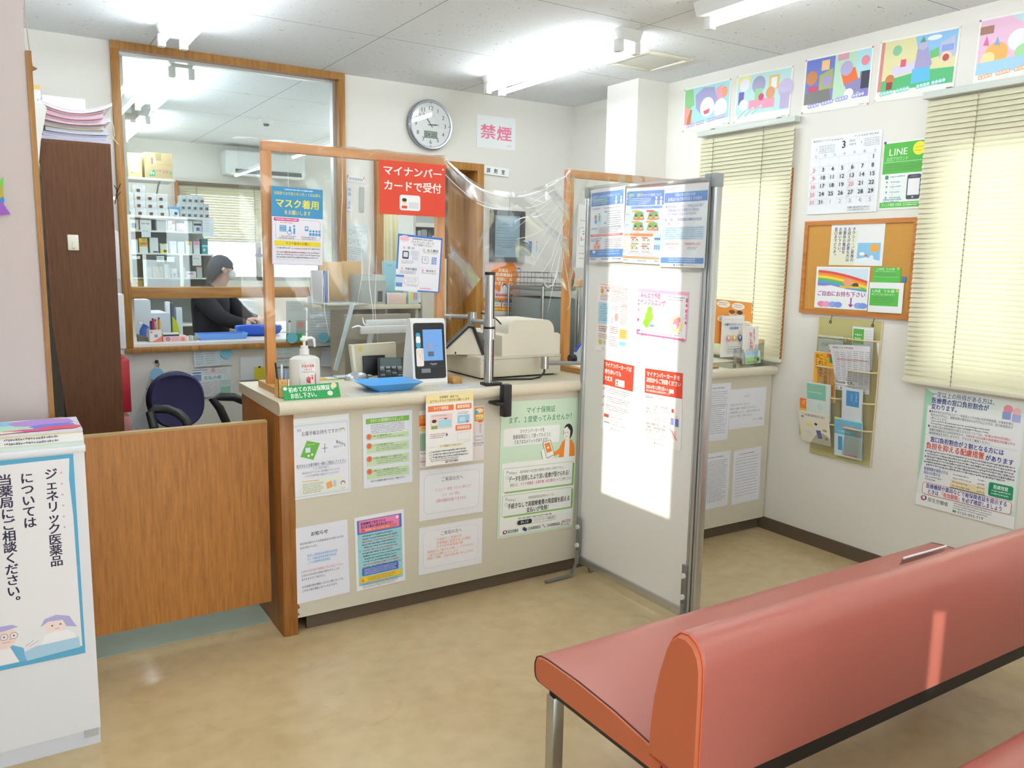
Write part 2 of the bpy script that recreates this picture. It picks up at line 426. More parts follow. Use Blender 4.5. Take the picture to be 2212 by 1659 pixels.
def wall_x(x0, x1, y0, y1, z0, z1, holes, m):
    """a wall of constant x, thickness x0..x1, with rectangular holes (y0,y1,z0,z1)"""
    b = MB(m); ys = sorted({y0, y1, *[h[0] for h in holes], *[h[1] for h in holes]}); zs = sorted({z0, z1, *[h[2] for h in holes], *[h[3] for h in holes]})
    for i in range(len(ys) - 1):
        for j in range(len(zs) - 1):
            cy, cz = (ys[i] + ys[i + 1]) / 2, (zs[j] + zs[j + 1]) / 2
            if not any(h[0] < cy < h[1] and h[2] < cz < h[3] for h in holes): b.box(x0, x1, ys[i], ys[i + 1], zs[j], zs[j + 1])
    return b
def wall_y(y0, y1, x0, x1, z0, z1, holes, m):
    q = wall_x(y0, y1, x0, x1, z0, z1, holes, m); q.v = [Vector((p.y, p.x, p.z)) for p in q.v]; q.f = [f[::-1] for f in q.f]; return q
W1 = (3.03, 3.62, 0.99, 1.98); W2 = (1.30, 2.19, 0.99, 2.05)
struct('wall_right', wall_x(XR, XR + 0.12, -2.7, YB + 0.12, 0, CEIL, [W1, W2], M_WALL))
WP = (0.605, 1.905, 0.955, CEIL); DR = (2.10, 2.89, 0.0, 2.145)
struct('wall_back', wall_y(YB, YB + 0.12, 0.0, XR, 0, CEIL, [WP, DR], M_WALL))
S1 = (-0.855, -0.307, 1.165, 2.57); S2 = (-1.95, -1.80, 1.03, 1.28)
struct('wall_left', wall_x(-1.4, -1.3, -2.7, 3.2, 0, CEIL, [S1, S2], M_WALLP))
struct('wall_front', wall_y(-2.7, -2.6, -1.4, XR, 0, CEIL, [(0.1, 2.5, 0.0, 2.1)], M_WALL))
f = MB(M_ALU); g = MB(M_GLASS)
for x in (0.1, 1.28, 2.46): f.box(x, x + 0.04, -2.68, -2.62, 0, 2.1)
f.box(0.14, 2.46, -2.68, -2.62, 2.06, 2.1); f.box(0.14, 2.46, -2.68, -2.62, 0.0, 0.08); g.box(0.14, 2.46, -2.652, -2.648, 0.08, 2.06)
struct('added_fill_door', f, [('glazing', g)])  # unseen glazed entrance added behind the camera to give sky fill
b = MB(M_WALLP); b.box(-1.3, 0.133, 3.08, 3.20, 0, CEIL); struct('wall_entrance', b)
b = MB(M_WALL); b.box(0.0, 0.06, 3.20, YB, 0, CEIL); struct('wall_office', b)
b = MB(M_OAK); b.box(0.1331, 0.149, 3.075, 3.205, 0.0, 2.11); struct('trim_1', b)
b = MB(M_WALL); b.box(3.41, XR, 4.0, 4.30, 0, CEIL); struct('wall_pillar', b)
b = MB(M_BASEB); b.box(XR - 0.009, XR, -2.6, 3.08, 0.0, 0.07); struct('baseboard_right', b)
# the dispensing room behind
struct('wall_dispensary_back', wall_y(8.8, 8.92, 0.3, 4.3, 0, CEIL, [(1.70, 3.1, 1.25, 2.16)], M_WALL))
b = MB(M_WALL); b.box(0.58, 0.68, 5.12, 8.8, 0, CEIL); struct('wall_dispensary_left', b)
b = MB(M_WALL); b.box(4.2, 4.3, 5.12, 8.8, 0, CEIL); b.box(3.66, 4.3, 5.0, 5.12, 0, CEIL); struct('wall_dispensary_right', b)

# windows in the right wall: brown frame, sash and pane
def ext_window(name, w, x=XR):
    y0, y1, z0, z1 = w; f = MB(wood('window_wood', '#9B5C26', '#B8743A', 6))
    t = 0.03
    f.box(x - 0.012, x + 0.10, y0 - t, y0, z0 - t, z1 + t); f.box(x - 0.012, x + 0.10, y1, y1 + t, z0 - t, z1 + t)
    f.box(x - 0.012, x + 0.10, y0, y1, z1, z1 + t); f.box(x - 0.012, x + 0.10, y0, y1, z0 - t, z0)
    s = MB(M_ALU); ym = (y0 + y1) / 2
    for a, c in ((y0, ym + 0.015), (ym - 0.015, y1)):
        s.box(x + 0.06, x + 0.08, a, a + 0.03, z0, z1); s.box(x + 0.06, x + 0.08, c - 0.03, c, z0, z1)
        s.box(x + 0.06, x + 0.08, a, c, z0, z0 + 0.035); s.box(x + 0.06, x + 0.08, a, c, z1 - 0.03, z1)
    g = MB(M_GLASS); g.box(x + 0.068, x + 0.072, y0, y1, z0, z1)
    struct(name, f, [('sash', s), ('pane', g)])
ext_window('window_1', W1); ext_window('window_2', W2)
# unseen openings added in the left wall, shaped to cast the sun patches
for i, w in enumerate((S1, S2)):
    y0, y1, z0, z1 = w; f = MB(M_ALU)
    for a, c in ((y0 - 0.03, y0), (y1, y1 + 0.03)): f.box(-1.3, -1.285, a, c, z0 - 0.03, z1 + 0.03)
    f.box(-1.3, -1.285, y0, y1, z0 - 0.03, z0); f.box(-1.3, -1.285, y0, y1, z1, z1 + 0.03)
    struct('window_%d' % (i + 5), f)
# window of the dispensing room
f = MB(M_ALU)
x0, x1, z0, z1 = 1.70, 3.1, 1.25, 2.16
for a, c in ((x0, x0 + 0.04), (2.37, 2.43), (x1 - 0.04, x1)): f.box(a, c, 8.83, 8.87, z0, z1)
f.box(x0, x1, 8.83, 8.87, z0, z0 + 0.04); f.box(x0, x1, 8.83, 8.87, z1 - 0.04, z1)
g = MB(clear_mat('frosted_glass', (0.95, 0.97, 1), 0.05, 0.2, milk=0.3)); g.box(x0, x1, 8.848, 8.852, z0, z1)
lk = MB(mat('#6B6F86', 0.4)); lk.box(2.36, 2.44, 8.80, 8.829, 1.50, 1.53, b=0.004); lk.box(2.395, 2.42, 8.79, 8.81, 1.50, 1.60, b=0.004)
struct('window_3', f, [('pane', g), ('latch', lk)])

# pass-through window in the back wall: frame, mid rail, sill and the fixed pane above the rail
f = MB(M_OAK); x0, x1, z0, z1 = WP; t = 0.042
f.box(x0, x0 + t, 4.975, 5.13, z0 + 0.021, z1 - 0.041, b=0.003); f.box(x1 - t, x1, 4.975, 5.13, z0 + 0.021, z1 - 0.041, b=0.003)
f.box(x0, x1, 4.975, 5.13, z1 - 0.041, z1 - 0.0005)
f.box(x0, x1, 4.96, 5.13, z0 - 0.01, z0 + 0.02, b=0.003)
rl = MB(wood('oak_rail', '#8A5A22', '#B98540', 7, axis=0)); rl.box(x0 + t, x1 - t, 4.98, 5.11, 1.248, 1.310, b=0.003)
sl = MB(mat('#E9EAE8', 0.35)); sl.box(x0 + t, x1 - t, 4.985, 5.42, 0.976, 0.992)
g = MB(M_GLASS); g.box(x0 + t, x1 - t, 5.05, 5.055, 1.31, z1 - 0.04)
ch = MB(M_ALU); ch.box(x1 - t - 0.02, x1 - t, 5.03, 5.08, 1.31, z1 - 0.04); ch.box(x0 + t, x1 - t - 0.02, 5.035, 5.075, z1 - 0.055, z1 - 0.04)
struct('window_4', f, [('mid_rail', rl), ('sill', sl), ('pane', g), ('channel', ch)])

# doorway to the dispensing room with its half-open sliding door
f = MB(M_OAK)
f.box(2.10, 2.15, 4.96, 5.14, 0, 2.145, b=0.003); f.box(2.84, 2.89, 4.96, 5.14, 0, 2.145, b=0.003); f.box(2.15, 2.84, 4.96, 5.14, 2.095, 2.145, b=0.003)
d = MB(wood('door_veneer', '#7C5422', '#A97A38', 6)); d.box(2.71, 2.86, 5.145, 5.18, 0.0, 2.12)
d2 = MB(M_BROWN); d2.box(2.64, 2.71, 5.15, 5.175, 0.0, 2.10)
struct('door_1', f, [('door_leaf', d), ('door_edge', d2)])

# =================================================================== ceiling lights
M_HOUS = mat('#E4E5E3', 0.4)
def fixture(cx, y0, y1, label, double=True):
    h = MB(M_HOUS)
    w = 0.075
    h.prism([(cx - w, CEIL), (cx - w * 0.72, CEIL - 0.055), (cx + w * 0.72, CEIL - 0.055), (cx + w, CEIL)], 1, y0 - 0.03, y1 + 0.03)
    parts = [('housing', h)]
    for s in ((-0.052, 0.052) if double else (0,)):
        t = MB(emit('tube_glow', (0.86, 0.95, 1.0), TUBE)); t.cyl((cx + s, y0 + 0.02, CEIL - 0.085), (cx + s, y1 - 0.02, CEIL - 0.085), 0.0145, n=12)
        parts.append(('tube', t))
        for a, c in ((y0 - 0.02, y0 + 0.02), (y1 - 0.02, y1 + 0.02)):
            k = MB(M_HOUS); k.box(cx + s - 0.018, cx + s + 0.018, a, c, CEIL - 0.108, CEIL - 0.05, b=0.004); parts.append(('socket', k))
    return thing('ceiling_light', label, 'ceiling light', parts, 'fluorescent ceiling lights')
fixture(2.69, 3.25, 4.50, 'twin tube ceiling light between the wall clock and the square ceiling hatch')
fixture(2.72, 1.48, 2.73, 'ceiling light above the row of children\'s posters, cut by the top edge', False)
fixture(0.83, 3.20, 4.50, 'twin tube ceiling light in front of the big internal window')
fixture(0.83, 1.40, 2.65, 'twin tube ceiling light near the entrance, outside the picture')
fixture(2.72, -0.9, 0.35, 'ceiling light above the rear benches, outside the picture', False)
fixture(0.83, -0.9, 0.35, 'twin tube ceiling light overhead behind the camera, outside the picture')
fixture(1.00, 5.20, 6.50, 'twin tube light behind the internal window glass, nearer one')
fixture(1.05, 7.10, 8.35, 'twin tube light at the far end of the dispensing room, above the cardboard box')
fixture(2.95, 5.90, 7.15, 'twin tube light inside the dispensing room beyond the doorway')

# =================================================================== reception counter, gate, benches, box stand, partition
M_TOP = mat('#D7CEB8', 0.38, var=0.05, bscale=120)
M_FRONT = mat('#CFC9B8', 0.6, var=0.03, bscale=60)
CT = 0.945
b = MB(M_TOP)
prof = [(3.62, CT - 0.04)] + [(3.037 + 0.024 * math.cos(a), CT - 0.026 + 0.026 * math.sin(a)) for a in [PI * 1.5 - PI * k / 10 for k in range(11)]] + [(3.62, CT)]
b.prism(prof, 0, 0.882, 3.655, smooth=False)
p = MB(M_FRONT); p.box(0.945, 3.652, 3.05, 3.072, 0.068, CT - 0.045)
bk = MB(mat('#BFB59C', 0.6)); bk.box(0.955, 3.652, 3.56, 3.58, 0.0, CT - 0.04)
po = MB(wood('post_wood', '#7E4C1C', '#A86E30', 8)); po.box(0.888, 0.945, 3.047, 3.60, 0.0, CT - 0.042, b=0.004)
kb = MB(M_BASEB); kb.box(0.99, 3.652, 3.083, 3.095, 0.0, 0.078)
chips = []
for z, w, h in ((0.105, 0.009, 0.022), (0.160, 0.011, 0.028), (0.078, 0.007, 0.012), (0.21, 0.004, 0.02)):
    chip = MB(mat('#9C5526', 0.8)); chips.append(('chipped_edge', chip, 'brown chipped paint')); chip.prism([(0.9455, z), (0.9455 + w, z + h * 0.2), (0.9455 + w * 0.6, z + h * 0.7), (0.9455, z + h)], 1, 3.0494, 3.0505)
thing('reception_counter', 'long beige reception counter with rounded top edge and notices on its front', 'counter',
      [('countertop', b), ('front_panel', p, chips), ('back_panel', bk), ('end_post', po, [], 'brown wooden end post'), ('kick_board', kb)])

g = MB(M_GATE); g.box(0.175, 0.868, 3.14, 3.168, 0.122, 0.852)
e = MB(mat('#A98A55', 0.5)); e.box(0.175, 0.868, 3.139, 3.169, 0.852, 0.860)
h1 = MB(M_STEEL); h1.cyl((0.872, 3.175, 0.30), (0.872, 3.175, 0.38), 0.007)
h2 = MB(M_STEEL); h2.cyl((0.872, 3.175, 0.62), (0.872, 3.175, 0.70), 0.007)
thing('swing_gate', 'low brown wood swing gate between the white box stand and counter', 'gate', [('panel', g), ('top_edge', e), ('hinge', h1), ('hinge', h2)])

# wooden latch block on the door trim and the pull cord with its wooden tag
b = MB(wood('block_wood', '#9A7038', '#C09050', 12)); b.box(0.118, 0.172, 3.04, 3.075, 0.86, 0.945, b=0.002)
one('latch_block', 'small wooden block fixed at the foot of the dark door trim', 'block', b)
c = MB(mat('#A49A8C', 0.7)); p0 = at(52, 0, 1, 3.12)
c.tube([at(50, -60, 1, 3.12), at(54, 20, 1, 3.12), at(60, 80, 1, 3.12), at(66, 125, 1, 3.12), at(70, 143, 1, 3.12)], 0.0016, n=6)
tg = MB(wood('tag_wood', '#7C4B22', '#9A6636', 12)); q = at(70, 148, 1, 3.12)
tg.prism([(q.x - 0.012, q.z), (q.x, q.z + 0.007), (q.x + 0.013, q.z + 0.001), (q.x, q.z - 0.007)], 1, 3.112, 3.128)
nl = MB(M_STEEL); nl.cyl((0.149, 3.12, q.z - 0.001), (q.x - 0.008, 3.12, q.z), 0.002, n=8)
thing('pull_cord', 'thin cord hanging from the ceiling with a small brown wooden tag', 'cord', [('cord', c), ('tag', tg), ('nail', nl)])

# ---- benches
M_VINYL = mat('#B0675B', 0.36, bump=0.05, bscale=500)
M_VINYL_LIT = mat('#CB6C48', 0.36, bump=0.05, bscale=500)  # warm bounced light on the bench ends, painted into their vinyl colour
M_PIPE = mat('#4A1A16', 0.5)
M_PIPE2 = mat('#D8633F', 0.4)
BX0, BX1 = 1.20, 3.06
SEAT = [(1.235, 0.345), (1.735, 0.345), (1.747, 0.352), (1.752, 0.368), (1.752, 0.392), (1.744, 0.412), (1.725, 0.423), (1.69, 0.427), (1.55, 0.428), (1.40, 0.420), (1.30, 0.408), (1.235, 0.40)]
BACK = [(1.125, 0.375), (1.124, 0.45), (1.124, 0.60), (1.126, 0.655), (1.134, 0.684), (1.150, 0.704), (1.172, 0.713), (1.196, 0.709), (1.216, 0.690), (1.233, 0.655), (1.250, 0.60), (1.265, 0.53), (1.273, 0.46), (1.276, 0.40), (1.276, 0.375)]
def cushion(prof, x0, x1, m, mend, bulge):
    """profile swept along x with softly crowned ends"""
    b = MB(m); n = len(prof); cy = sum(p[0] for p in prof) / n; cz = sum(p[1] for p in prof) / n
    xs = [x0, x0 + 0.004, x0 + 0.012, (x0 + x1) / 2, x1 - 0.012, x1 - 0.004, x1]; sc = [0.965, 0.99, 1, 1, 1, 0.99, 0.965]
    vs = [(x, cy + (y - cy) * k, cz + (z - cz) * k) for x, k in zip(xs, sc) for y, z in prof]
    b.add(vs, [(i * n + j, i * n + (j + 1) % n, (i + 1) * n + (j + 1) % n, (i + 1) * n + j) for i in range(len(xs) - 1) for j in range(n)], m, True)
    ends = []
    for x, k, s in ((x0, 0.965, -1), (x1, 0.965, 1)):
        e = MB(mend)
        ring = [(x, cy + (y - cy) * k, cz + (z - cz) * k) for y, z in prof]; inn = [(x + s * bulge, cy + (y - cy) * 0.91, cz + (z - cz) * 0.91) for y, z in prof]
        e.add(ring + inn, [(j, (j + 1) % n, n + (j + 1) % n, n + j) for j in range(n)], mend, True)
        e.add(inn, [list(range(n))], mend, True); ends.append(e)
    pip = []
    for x, s in ((x0, -1), (x1, 1)):
        q = MB(M_PIPE); q.tube([(x + 0.001 * -s, cy + (y - cy) * 0.985, cz + (z - cz) * 0.985) for y, z in prof], 0.0022, n=6, close=True); pip.append(q)
    return b, ends, pip
def bench(label):
    s, se, sp = cushion(SEAT, BX0, BX1, M_VINYL, M_VINYL_LIT, 0.004)
    k, ke, kp = cushion(BACK, BX0 - 0.004, BX1 + 0.004, M_VINYL, M_VINYL_LIT, 0.008)
    for q in kp: q.mats = [M_PIPE2]
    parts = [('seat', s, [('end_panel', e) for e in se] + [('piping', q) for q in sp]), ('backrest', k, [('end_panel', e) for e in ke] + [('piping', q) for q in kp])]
    for y in (1.16, 1.69):
        r = MB(M_BLACK); r.box(BX0 + 0.02, BX1 - 0.02, y - 0.015, y + 0.015, 0.318, 0.3449 if y > 1.5 else 0.3749); parts.append(('rail', r))
    for x in (BX0 + 0.03, BX1 - 0.03):
        r = MB(M_BLACK); r.box(x - 0.012, x + 0.012, 1.175, 1.675, 0.318, 0.3449); parts.append(('end_rail', r))
        for y in (1.16, 1.69):
            l = MB(M_STEEL); l.box(x - 0.018, x + 0.018, y - 0.018, y + 0.018, 0.0, 0.318, b=0.003); parts.append(('leg', l))
    r = MB(M_BLACK); r.box(BX0 + 0.02, BX1 - 0.02, 1.128, 1.145, 0.345, 0.376); parts.append(('back_bar', r))
    return thing('waiting_bench', label, 'bench', parts, 'salmon waiting room benches')
bn = bench('salmon vinyl waiting bench with steel legs standing before the white partition')
dup(bn, (0.15, -0.885, 0), 'salmon vinyl bench of which only an edge shows in the bottom right corner')
f = MB(clear_mat('clear_folder', (0.95, 0.97, 0.98), 0.08, 0.15, milk=0.25))
A, B = at(1952, 1206, 1, 1.238), at(2044, 1180, 1, 1.238)
for dy in (0, 0.004): f.grid(lambda u, v: (A.x + (B.x - A.x) * u, 1.238 + dy + 0.095 * v, A.z + (B.z - A.z) * u - 0.28 * v), 6, 8)
e = MB(mat('#E6EAEC', 0.4)); e.tube([(A.x, 1.238, A.z), (B.x, 1.238, B.z)], 0.0035, n=6)
thing('clear_folder', 'clear plastic folder peeking over the top of the salmon bench back', 'folder', [('pocket', f), ('edge_strip', e)])

# ---- white box stand with its poster and the magazines on it
M_BOXW = mat('#E3E4EA', 0.4)
b = MB(M_BOXW); b.box(-0.32, 0.196, 2.63, 3.02, 0.05, 0.915)
t = MB(M_BOXW); t.box(-0.325, 0.2, 2.625, 3.025, 0.915, 0.935, b=0.003)
k = MB(mat('#D2D6E0', 0.4)); k.box(-0.318, 0.194, 2.632, 3.018, 0.0, 0.05)
st = MB(clear_mat('tape', (0.96, 0.97, 0.97), 0.1, 0.2, milk=0.15)); st.box(0.150, 0.19, 2.628, 2.6292, 0.028, 0.052)
thing('box_stand', 'white box shaped stand with a generic medicine poster on its front', 'stand', [('body', b), ('top', t), ('plinth', k), ('tape_mark', st)])
s = Sheet((-0.135, 2.63, 0.912), (1, 0, 0), (0, 0, -1), 0.302, 0.612, paper='#58A9CF')
s.poly([(0, 3.0), (46, 2.2), (96.5, 1.9), (95.2, 12), (96.8, 30), (97.6, 96), (0, 97)], '#ECEAEE')
def col(px, py, d=0): 
    q = at(px, py, 1, 2.63); return (q.x + 0.135) / 0.302 * 100, (0.912 - q.z) / 0.612 * 100
x, y = col(109, 1011); s.V(x, y, 5.6, 'ジェネリック医薬品', '#241C40', 2, 0.95)
for i in range(6): s.C(x + 8.5, y + 2.7 + i * 5.32, 0.9, '#E59BC4')
x, y = col(57, 1020); s.V(x, y, 5.6, 'については', '#241C40', 2, 0.95)
x, y = col(10, 1024); s.V(x, y, 5.6, '当薬局にご相談ください。', '#241C40', 2, 0.95)
# the two printed people at the counter
q = Sheet((-0.135, 2.63, 0.912 - 0.612 * 0.405), (1, 0, 0), (0, 0, -1), 0.302, 0.612 * 0.6, paper=None); q.mb = s.mb; q.k = s.k
q.poly([(0, 92), (10, 81), (20, 78), (34, 78), (48, 84), (50, 95), (0, 97)], '#6FB2DC'); q.poly([(22, 79), (36, 79), (44, 95), (26, 95)], '#F1EFF2')
q.C(32, 73, 11.5, '#F2D9D4'); q.poly([(19, 72), (20, 66), (28, 63.3), (40, 63.5), (45, 66), (34, 67.5), (26, 68), (23, 74)], '#B2AEE0')
for cx in (33, 41): q.C(cx, 72.5, 3.4, '#9A98B4'); q.C(cx, 72.5, 2.8, '#F4E4E2'); q.C(cx, 72.5, 0.8, '#443E5C')
q.L(37, 75, 39, 75.4, '#B98F90', 0.6); q.L(31, 77, 38, 77, '#C98', 0.6); q.C(23, 74, 2, '#EEC9C4')
q.C(76, 70, 9.5, '#F5E2DC'); q.poly([(63, 70), (67, 64), (77, 62), (88, 65), (92, 72), (94, 75), (85, 73), (82, 67), (70, 66.5)], '#B2AEE0')
q.poly([(62, 86), (66, 77), (75, 75.5), (86, 76), (91, 80), (93, 86)], '#F3F3F7'); q.C(73, 70.5, 0.8, '#443E5C'); q.C(80, 70.3, 0.8, '#443E5C'); q.L(75, 73.5, 79, 73.3, '#C98', 0.6)
q.poly([(48, 88), (58, 85), (95, 84), (96, 93), (50, 95.5)], '#A9CFE6'); q.poly([(47, 84), (56, 78), (66, 80), (60, 85)], '#EDEBF3'); q.L(50, 83, 57, 79.5, '#B9B4D6', .6); q.L(53, 84, 61, 80.5, '#B9B4D6', .6)
one('poster', 'poster of vertical Japanese lettering with two drawn people on the white box stand', 'poster', s.mb)

def magazine(name, x0, x1, y0, y1, z0, th, spine, cover, label, blobs=None, txt=False):
    p = MB(mat('#EFEDE6', 0.6)); p.box(x0 + 0.002, x1 - 0.002, y0 + 0.001, y1 - 0.002, z0 + 0.0006, z0 + th - 0.0006)
    c = MB(mat(cover, 0.35)); c.box(x0, x1, y0, y1, z0, z0 + 0.0006); c.box(x0, x1, y0, y1, z0 + th - 0.0006, z0 + th); c.box(x0, x1, y0 - 0.0006, y0, z0, z0 + th, mat(spine, 0.4))
    s = Sheet((x0, y1, z0 + th), (1, 0, 0), (0, -1, 0), x1 - x0, y1 - y0, paper=None, gap=0.0002)
    if blobs:
        rd = random.Random(5)
        for cx, cy, rx, ry, cc in blobs: s.poly([(max(0, min(100, cx + rx * math.cos(t * PI / 9) * rd.uniform(0.8, 1.1))), max(0, min(100, cy + ry * math.sin(t * PI / 9) * rd.uniform(0.8, 1.1)))) for t in range(18)], cc)
    if txt:
        q = Sheet((x0, y0 - 0.0006, z0 + th), (1, 0, 0), (0, 0, -1), x1 - x0, th, paper=None, gap=0.0002)
        q.W(57, 12, 86, 62, '#4A4A5A', 3, False); s.mb.v += q.mb.v; n0 = len(s.mb.v) - len(q.mb.v)
        s.mb.f += [[i + n0 for i in f] for f in q.mb.f]; s.mb.mats += [m for m in q.mb.mats if m not in s.mb.mats]
        s.mb.mi += [s.mb.mats.index(q.mb.mats[i]) for i in q.mb.mi]; s.mb.sm += q.mb.sm
    sub = [('print', s.mb)] if s.mb.v else []
    return thing(name, label, 'magazine', [('cover', c, sub), ('pages', p)], 'magazines stacked on the white box stand')
z = 0.9352
WAT = [(20, 45, 40, 35, '#B9DCE6'), (55, 30, 25, 25, '#8EC6E8'), (30, 70, 26, 24, '#F0B6C8'), (60, 62, 26, 20, '#B9E0C6'), (78, 30, 20, 24, '#B48BD6'), (84, 62, 14, 20, '#6E78D8'), (88, 78, 14, 14, '#E0485E'), (70, 84, 16, 10, '#D94A86'), (48, 88, 20, 9, '#F6D9C0'), (14, 92, 16, 8, '#F3C56A'), (10, 20, 14, 18, '#F5D7B0')]
magazine('magazine', -0.26, 0.197, 2.632, 2.86, z, 0.0135, '#D6E4DC', '#E0E8E2', 'pale green magazine lying at the bottom of the stack on the white box stand'); z += 0.0137
magazine('magazine', -0.26, 0.1965, 2.630, 2.855, z, 0.0115, '#F2F2F4', '#EEEEF0', 'white spined magazine just above the pale green bottom one', txt=True); z += 0.0117
magazine('magazine', -0.26, 0.1955, 2.631, 2.856, z, 0.0115, '#F2F2F4', '#EEEEF0', 'white spined magazine third from the bottom of the stack', txt=True); z += 0.0117
magazine('magazine', -0.26, 0.1945, 2.630, 2.850, z, 0.005, '#E8D9A8', '#E6C86A', 'thin magazine with yellowish spine just under the watercolour one'); z += 0.0052
magazine('magazine', -0.26, 0.195, 2.628, 2.845, z, 0.005, '#D9DCEC', '#E7E2EE', 'topmost magazine with a bright watercolour cover', blobs=WAT)

# paper star pinned to the entrance wall, cut by the left edge of the photo
def star_pt(px, py): 
    q = at(px, py, 1, 3.075); return (q.x, q.z)
b = MB(mat('#7CC24E', 0.6))
for pts, cc, yy in (([(-46, 415), (-10, 400), (8, 381), (6, 420), (-12, 436)], '#76C74E', 3.0765), ([(-30, 425), (2, 415), (10, 432), (6, 448), (-12, 452)], '#3F8FD0', 3.0735), ([(-25, 448), (4, 436), (23, 463), (-6, 466), (-22, 462)], '#9B5CC0', 3.0705), ([(-18, 412), (4, 400), (8, 424), (-6, 432)], '#B8A83C', 3.0695)):
    b.prism([star_pt(*p) for p in pts], 1, yy, yy + 0.002, mat(cc, 0.6))
one('paper_star', 'folded paper star of green, blue and purple on the left wall', 'decoration', b)

# ---- white partition board on feet
XP = 2.31
def post(y, x=XP, w=0.028):
    b = MB(M_ALU); b.box(x - 0.016, x + 0.016, y - w / 2, y + w / 2, 0.055, 1.815, b=0.004)
    b.box(x - 0.0175, x - 0.015, y - 0.003, y + 0.003, 0.06, 1.80, mat('#8B8E90', 0.4)); return b
def foot(y, s=1):
    b = MB(mat('#8F9192', 0.4, 0.8))
    b.box(XP - 0.024, XP - 0.017, y - 0.014, y + 0.014, 0.105, 0.29, b=0.002)
    b.tube([(XP - 0.021, y, 0.13), (XP - 0.026, y, 0.08), (XP - 0.055, y - 0.002, 0.012), (XP - 0.21, y - 0.006, 0.009)], [0.009, 0.009, 0.0085, 0.0085], n=6)
    b.tube([(XP + 0.021, y, 0.25), (XP + 0.021, y, 0.09), (XP + 0.055, y + 0.002, 0.012), (XP + 0.21, y + 0.006, 0.009)], [0.009, 0.009, 0.0085, 0.0085], n=6)
    return b
def knobs(y):
    r = []
    for z in (0.155, 0.245):
        k = MB(mat('#E4E4E0', 0.4)); k.cyl((XP - 0.024, y, z), (XP - 0.033, y, z), 0.011, n=14); r.append(('knob', k))
    return r
bd = MB(mat('#E7E7E2', 0.28)); bd.box(XP - 0.004, XP + 0.004, 2.285, 3.002, 0.10, 1.792)
tr = MB(M_ALU); tr.box(XP - 0.014, XP + 0.014, 2.285, 3.002, 1.792, 1.812, b=0.003)
br = MB(M_ALU); br.box(XP - 0.014, XP + 0.014, 2.285, 3.002, 0.06, 0.10, b=0.003)
parts = [('board', bd), ('top_rail', tr), ('bottom_rail', br), ('post', post(3.015)), ('post', post(2.272)), ('post', post(2.24, XP + 0.002, 0.026)),
         ('foot', foot(2.995), knobs(2.995)), ('foot', foot(2.285), knobs(2.285))]
for y in (3.015, 2.272, 2.24):
    c = MB(mat('#8E9496', 0.5)); c.box(XP - 0.0185, XP + 0.0185, y - 0.0155, y + 0.0155, 1.775, 1.825, b=0.003); parts.append(('post_cap', c))
thing('partition_board', 'tall white partition board with aluminium posts and flat feet beside the counter', 'partition', parts)

# =================================================================== things on the counter
M_PINE = M_ORNGW
def frame_thing(x0, x1, label, mid=None):
    y0, y1 = 3.335, 3.370; z0, z1 = 0.972, 1.940; w = 0.037
    l = MB(M_PINE); l.box(x0, x0 + w, y0, y1, z0, z1 - w, b=0.0015)
    r = MB(M_PINE); r.box(x1 - w, x1, y0, y1, z0, z1 - w, b=0.0015)
    t = MB(wood('orange_pine_rail', '#C07A3C', '#DDA05E', 6, axis=0)); t.box(x0, x1, y0, y1, z1 - w, z1, b=0.0015)
    parts = [('post', l), ('post', r), ('top_bar', t)]
    for x in (x0 + w / 2, x1 - w / 2):
        f = MB(wood('foot_wood', '#A9763C', '#D0A05C', 7, axis=1)); f.box(x - 0.022, x + 0.022, 3.17, 3.47, CT, 0.9725, b=0.002); parts.append(('foot', f))
    return thing('screen_frame', label, 'frame', parts, 'wooden screen frames on the counter')
frame_thing(0.930, 1.742, 'wooden screen frame on the counter holding the red notice and blue mask notice')
frame_thing(2.420, 3.27, 'wooden screen frame on the counter partly hidden behind the white partition')

# clear film hung over the frames
FILM = clear_mat('clear_film', (0.97, 0.98, 0.98), 0.03, 0.16, milk=0.03, bump=0.22, bscale=4.0)
GA, GB = 1.742, 2.420
def zt(x):
    if x < GA: return 1.943
    t = (x - GA) / (GB - GA); return 1.934 - 0.130 * 4 * t * (1 - t) * (1.08 - 0.25 * t) if t < 1 else 1.943
def zb(x):
    if x < 1.50: return 1.217 - (x - 0.86) * 0.16
    if x < 1.76: return 1.1146 + (x - 1.50) * 0.35
    if x < GB:
        t = (x - 1.76) / 0.66; return 1.206 + 0.225 * math.sin(PI * t) ** 0.7 + 0.1 * t
    return 1.30
rdw = random.Random(3)
WV = [(rdw.uniform(4, 22), rdw.uniform(3, 14), rdw.uniform(0, 6), rdw.uniform(0.0008, 0.003)) for _ in range(14)]
def film_pt(x, v, y0, amp=1.0):
    a, c = zt(x), zb(x); z = a + (c - a) * v
    gap = GA < x < GB
    d = sum(w * math.sin(kx * x + kz * z * 1.3 + ph) for kx, kz, ph, w in WV) * amp * (2.6 if gap else 1.0)
    edge = min(1, v * 5)
    if gap:
        t = (x - GA) / (GB - GA); d += 0.035 * math.sin(PI * t) * v - 0.012 * abs(math.sin(9 * (z - 0.5 * t))) * math.sin(PI * t)
    return (x, y0 - 0.010 - abs(d) * edge - 0.004 * edge, z)
b = MB(FILM); b.grid(lambda u, v: film_pt(0.83 + u * (GB - 0.83), v, 3.334), 120, 44)
fo = MB(FILM); fo.grid(lambda u, v: (0.83 + u * 0.911, 3.325 + v * 0.062, zt(0.83 + u * 0.911) + 0.002 + 0.002 * math.sin(u * 40)), 60, 2)
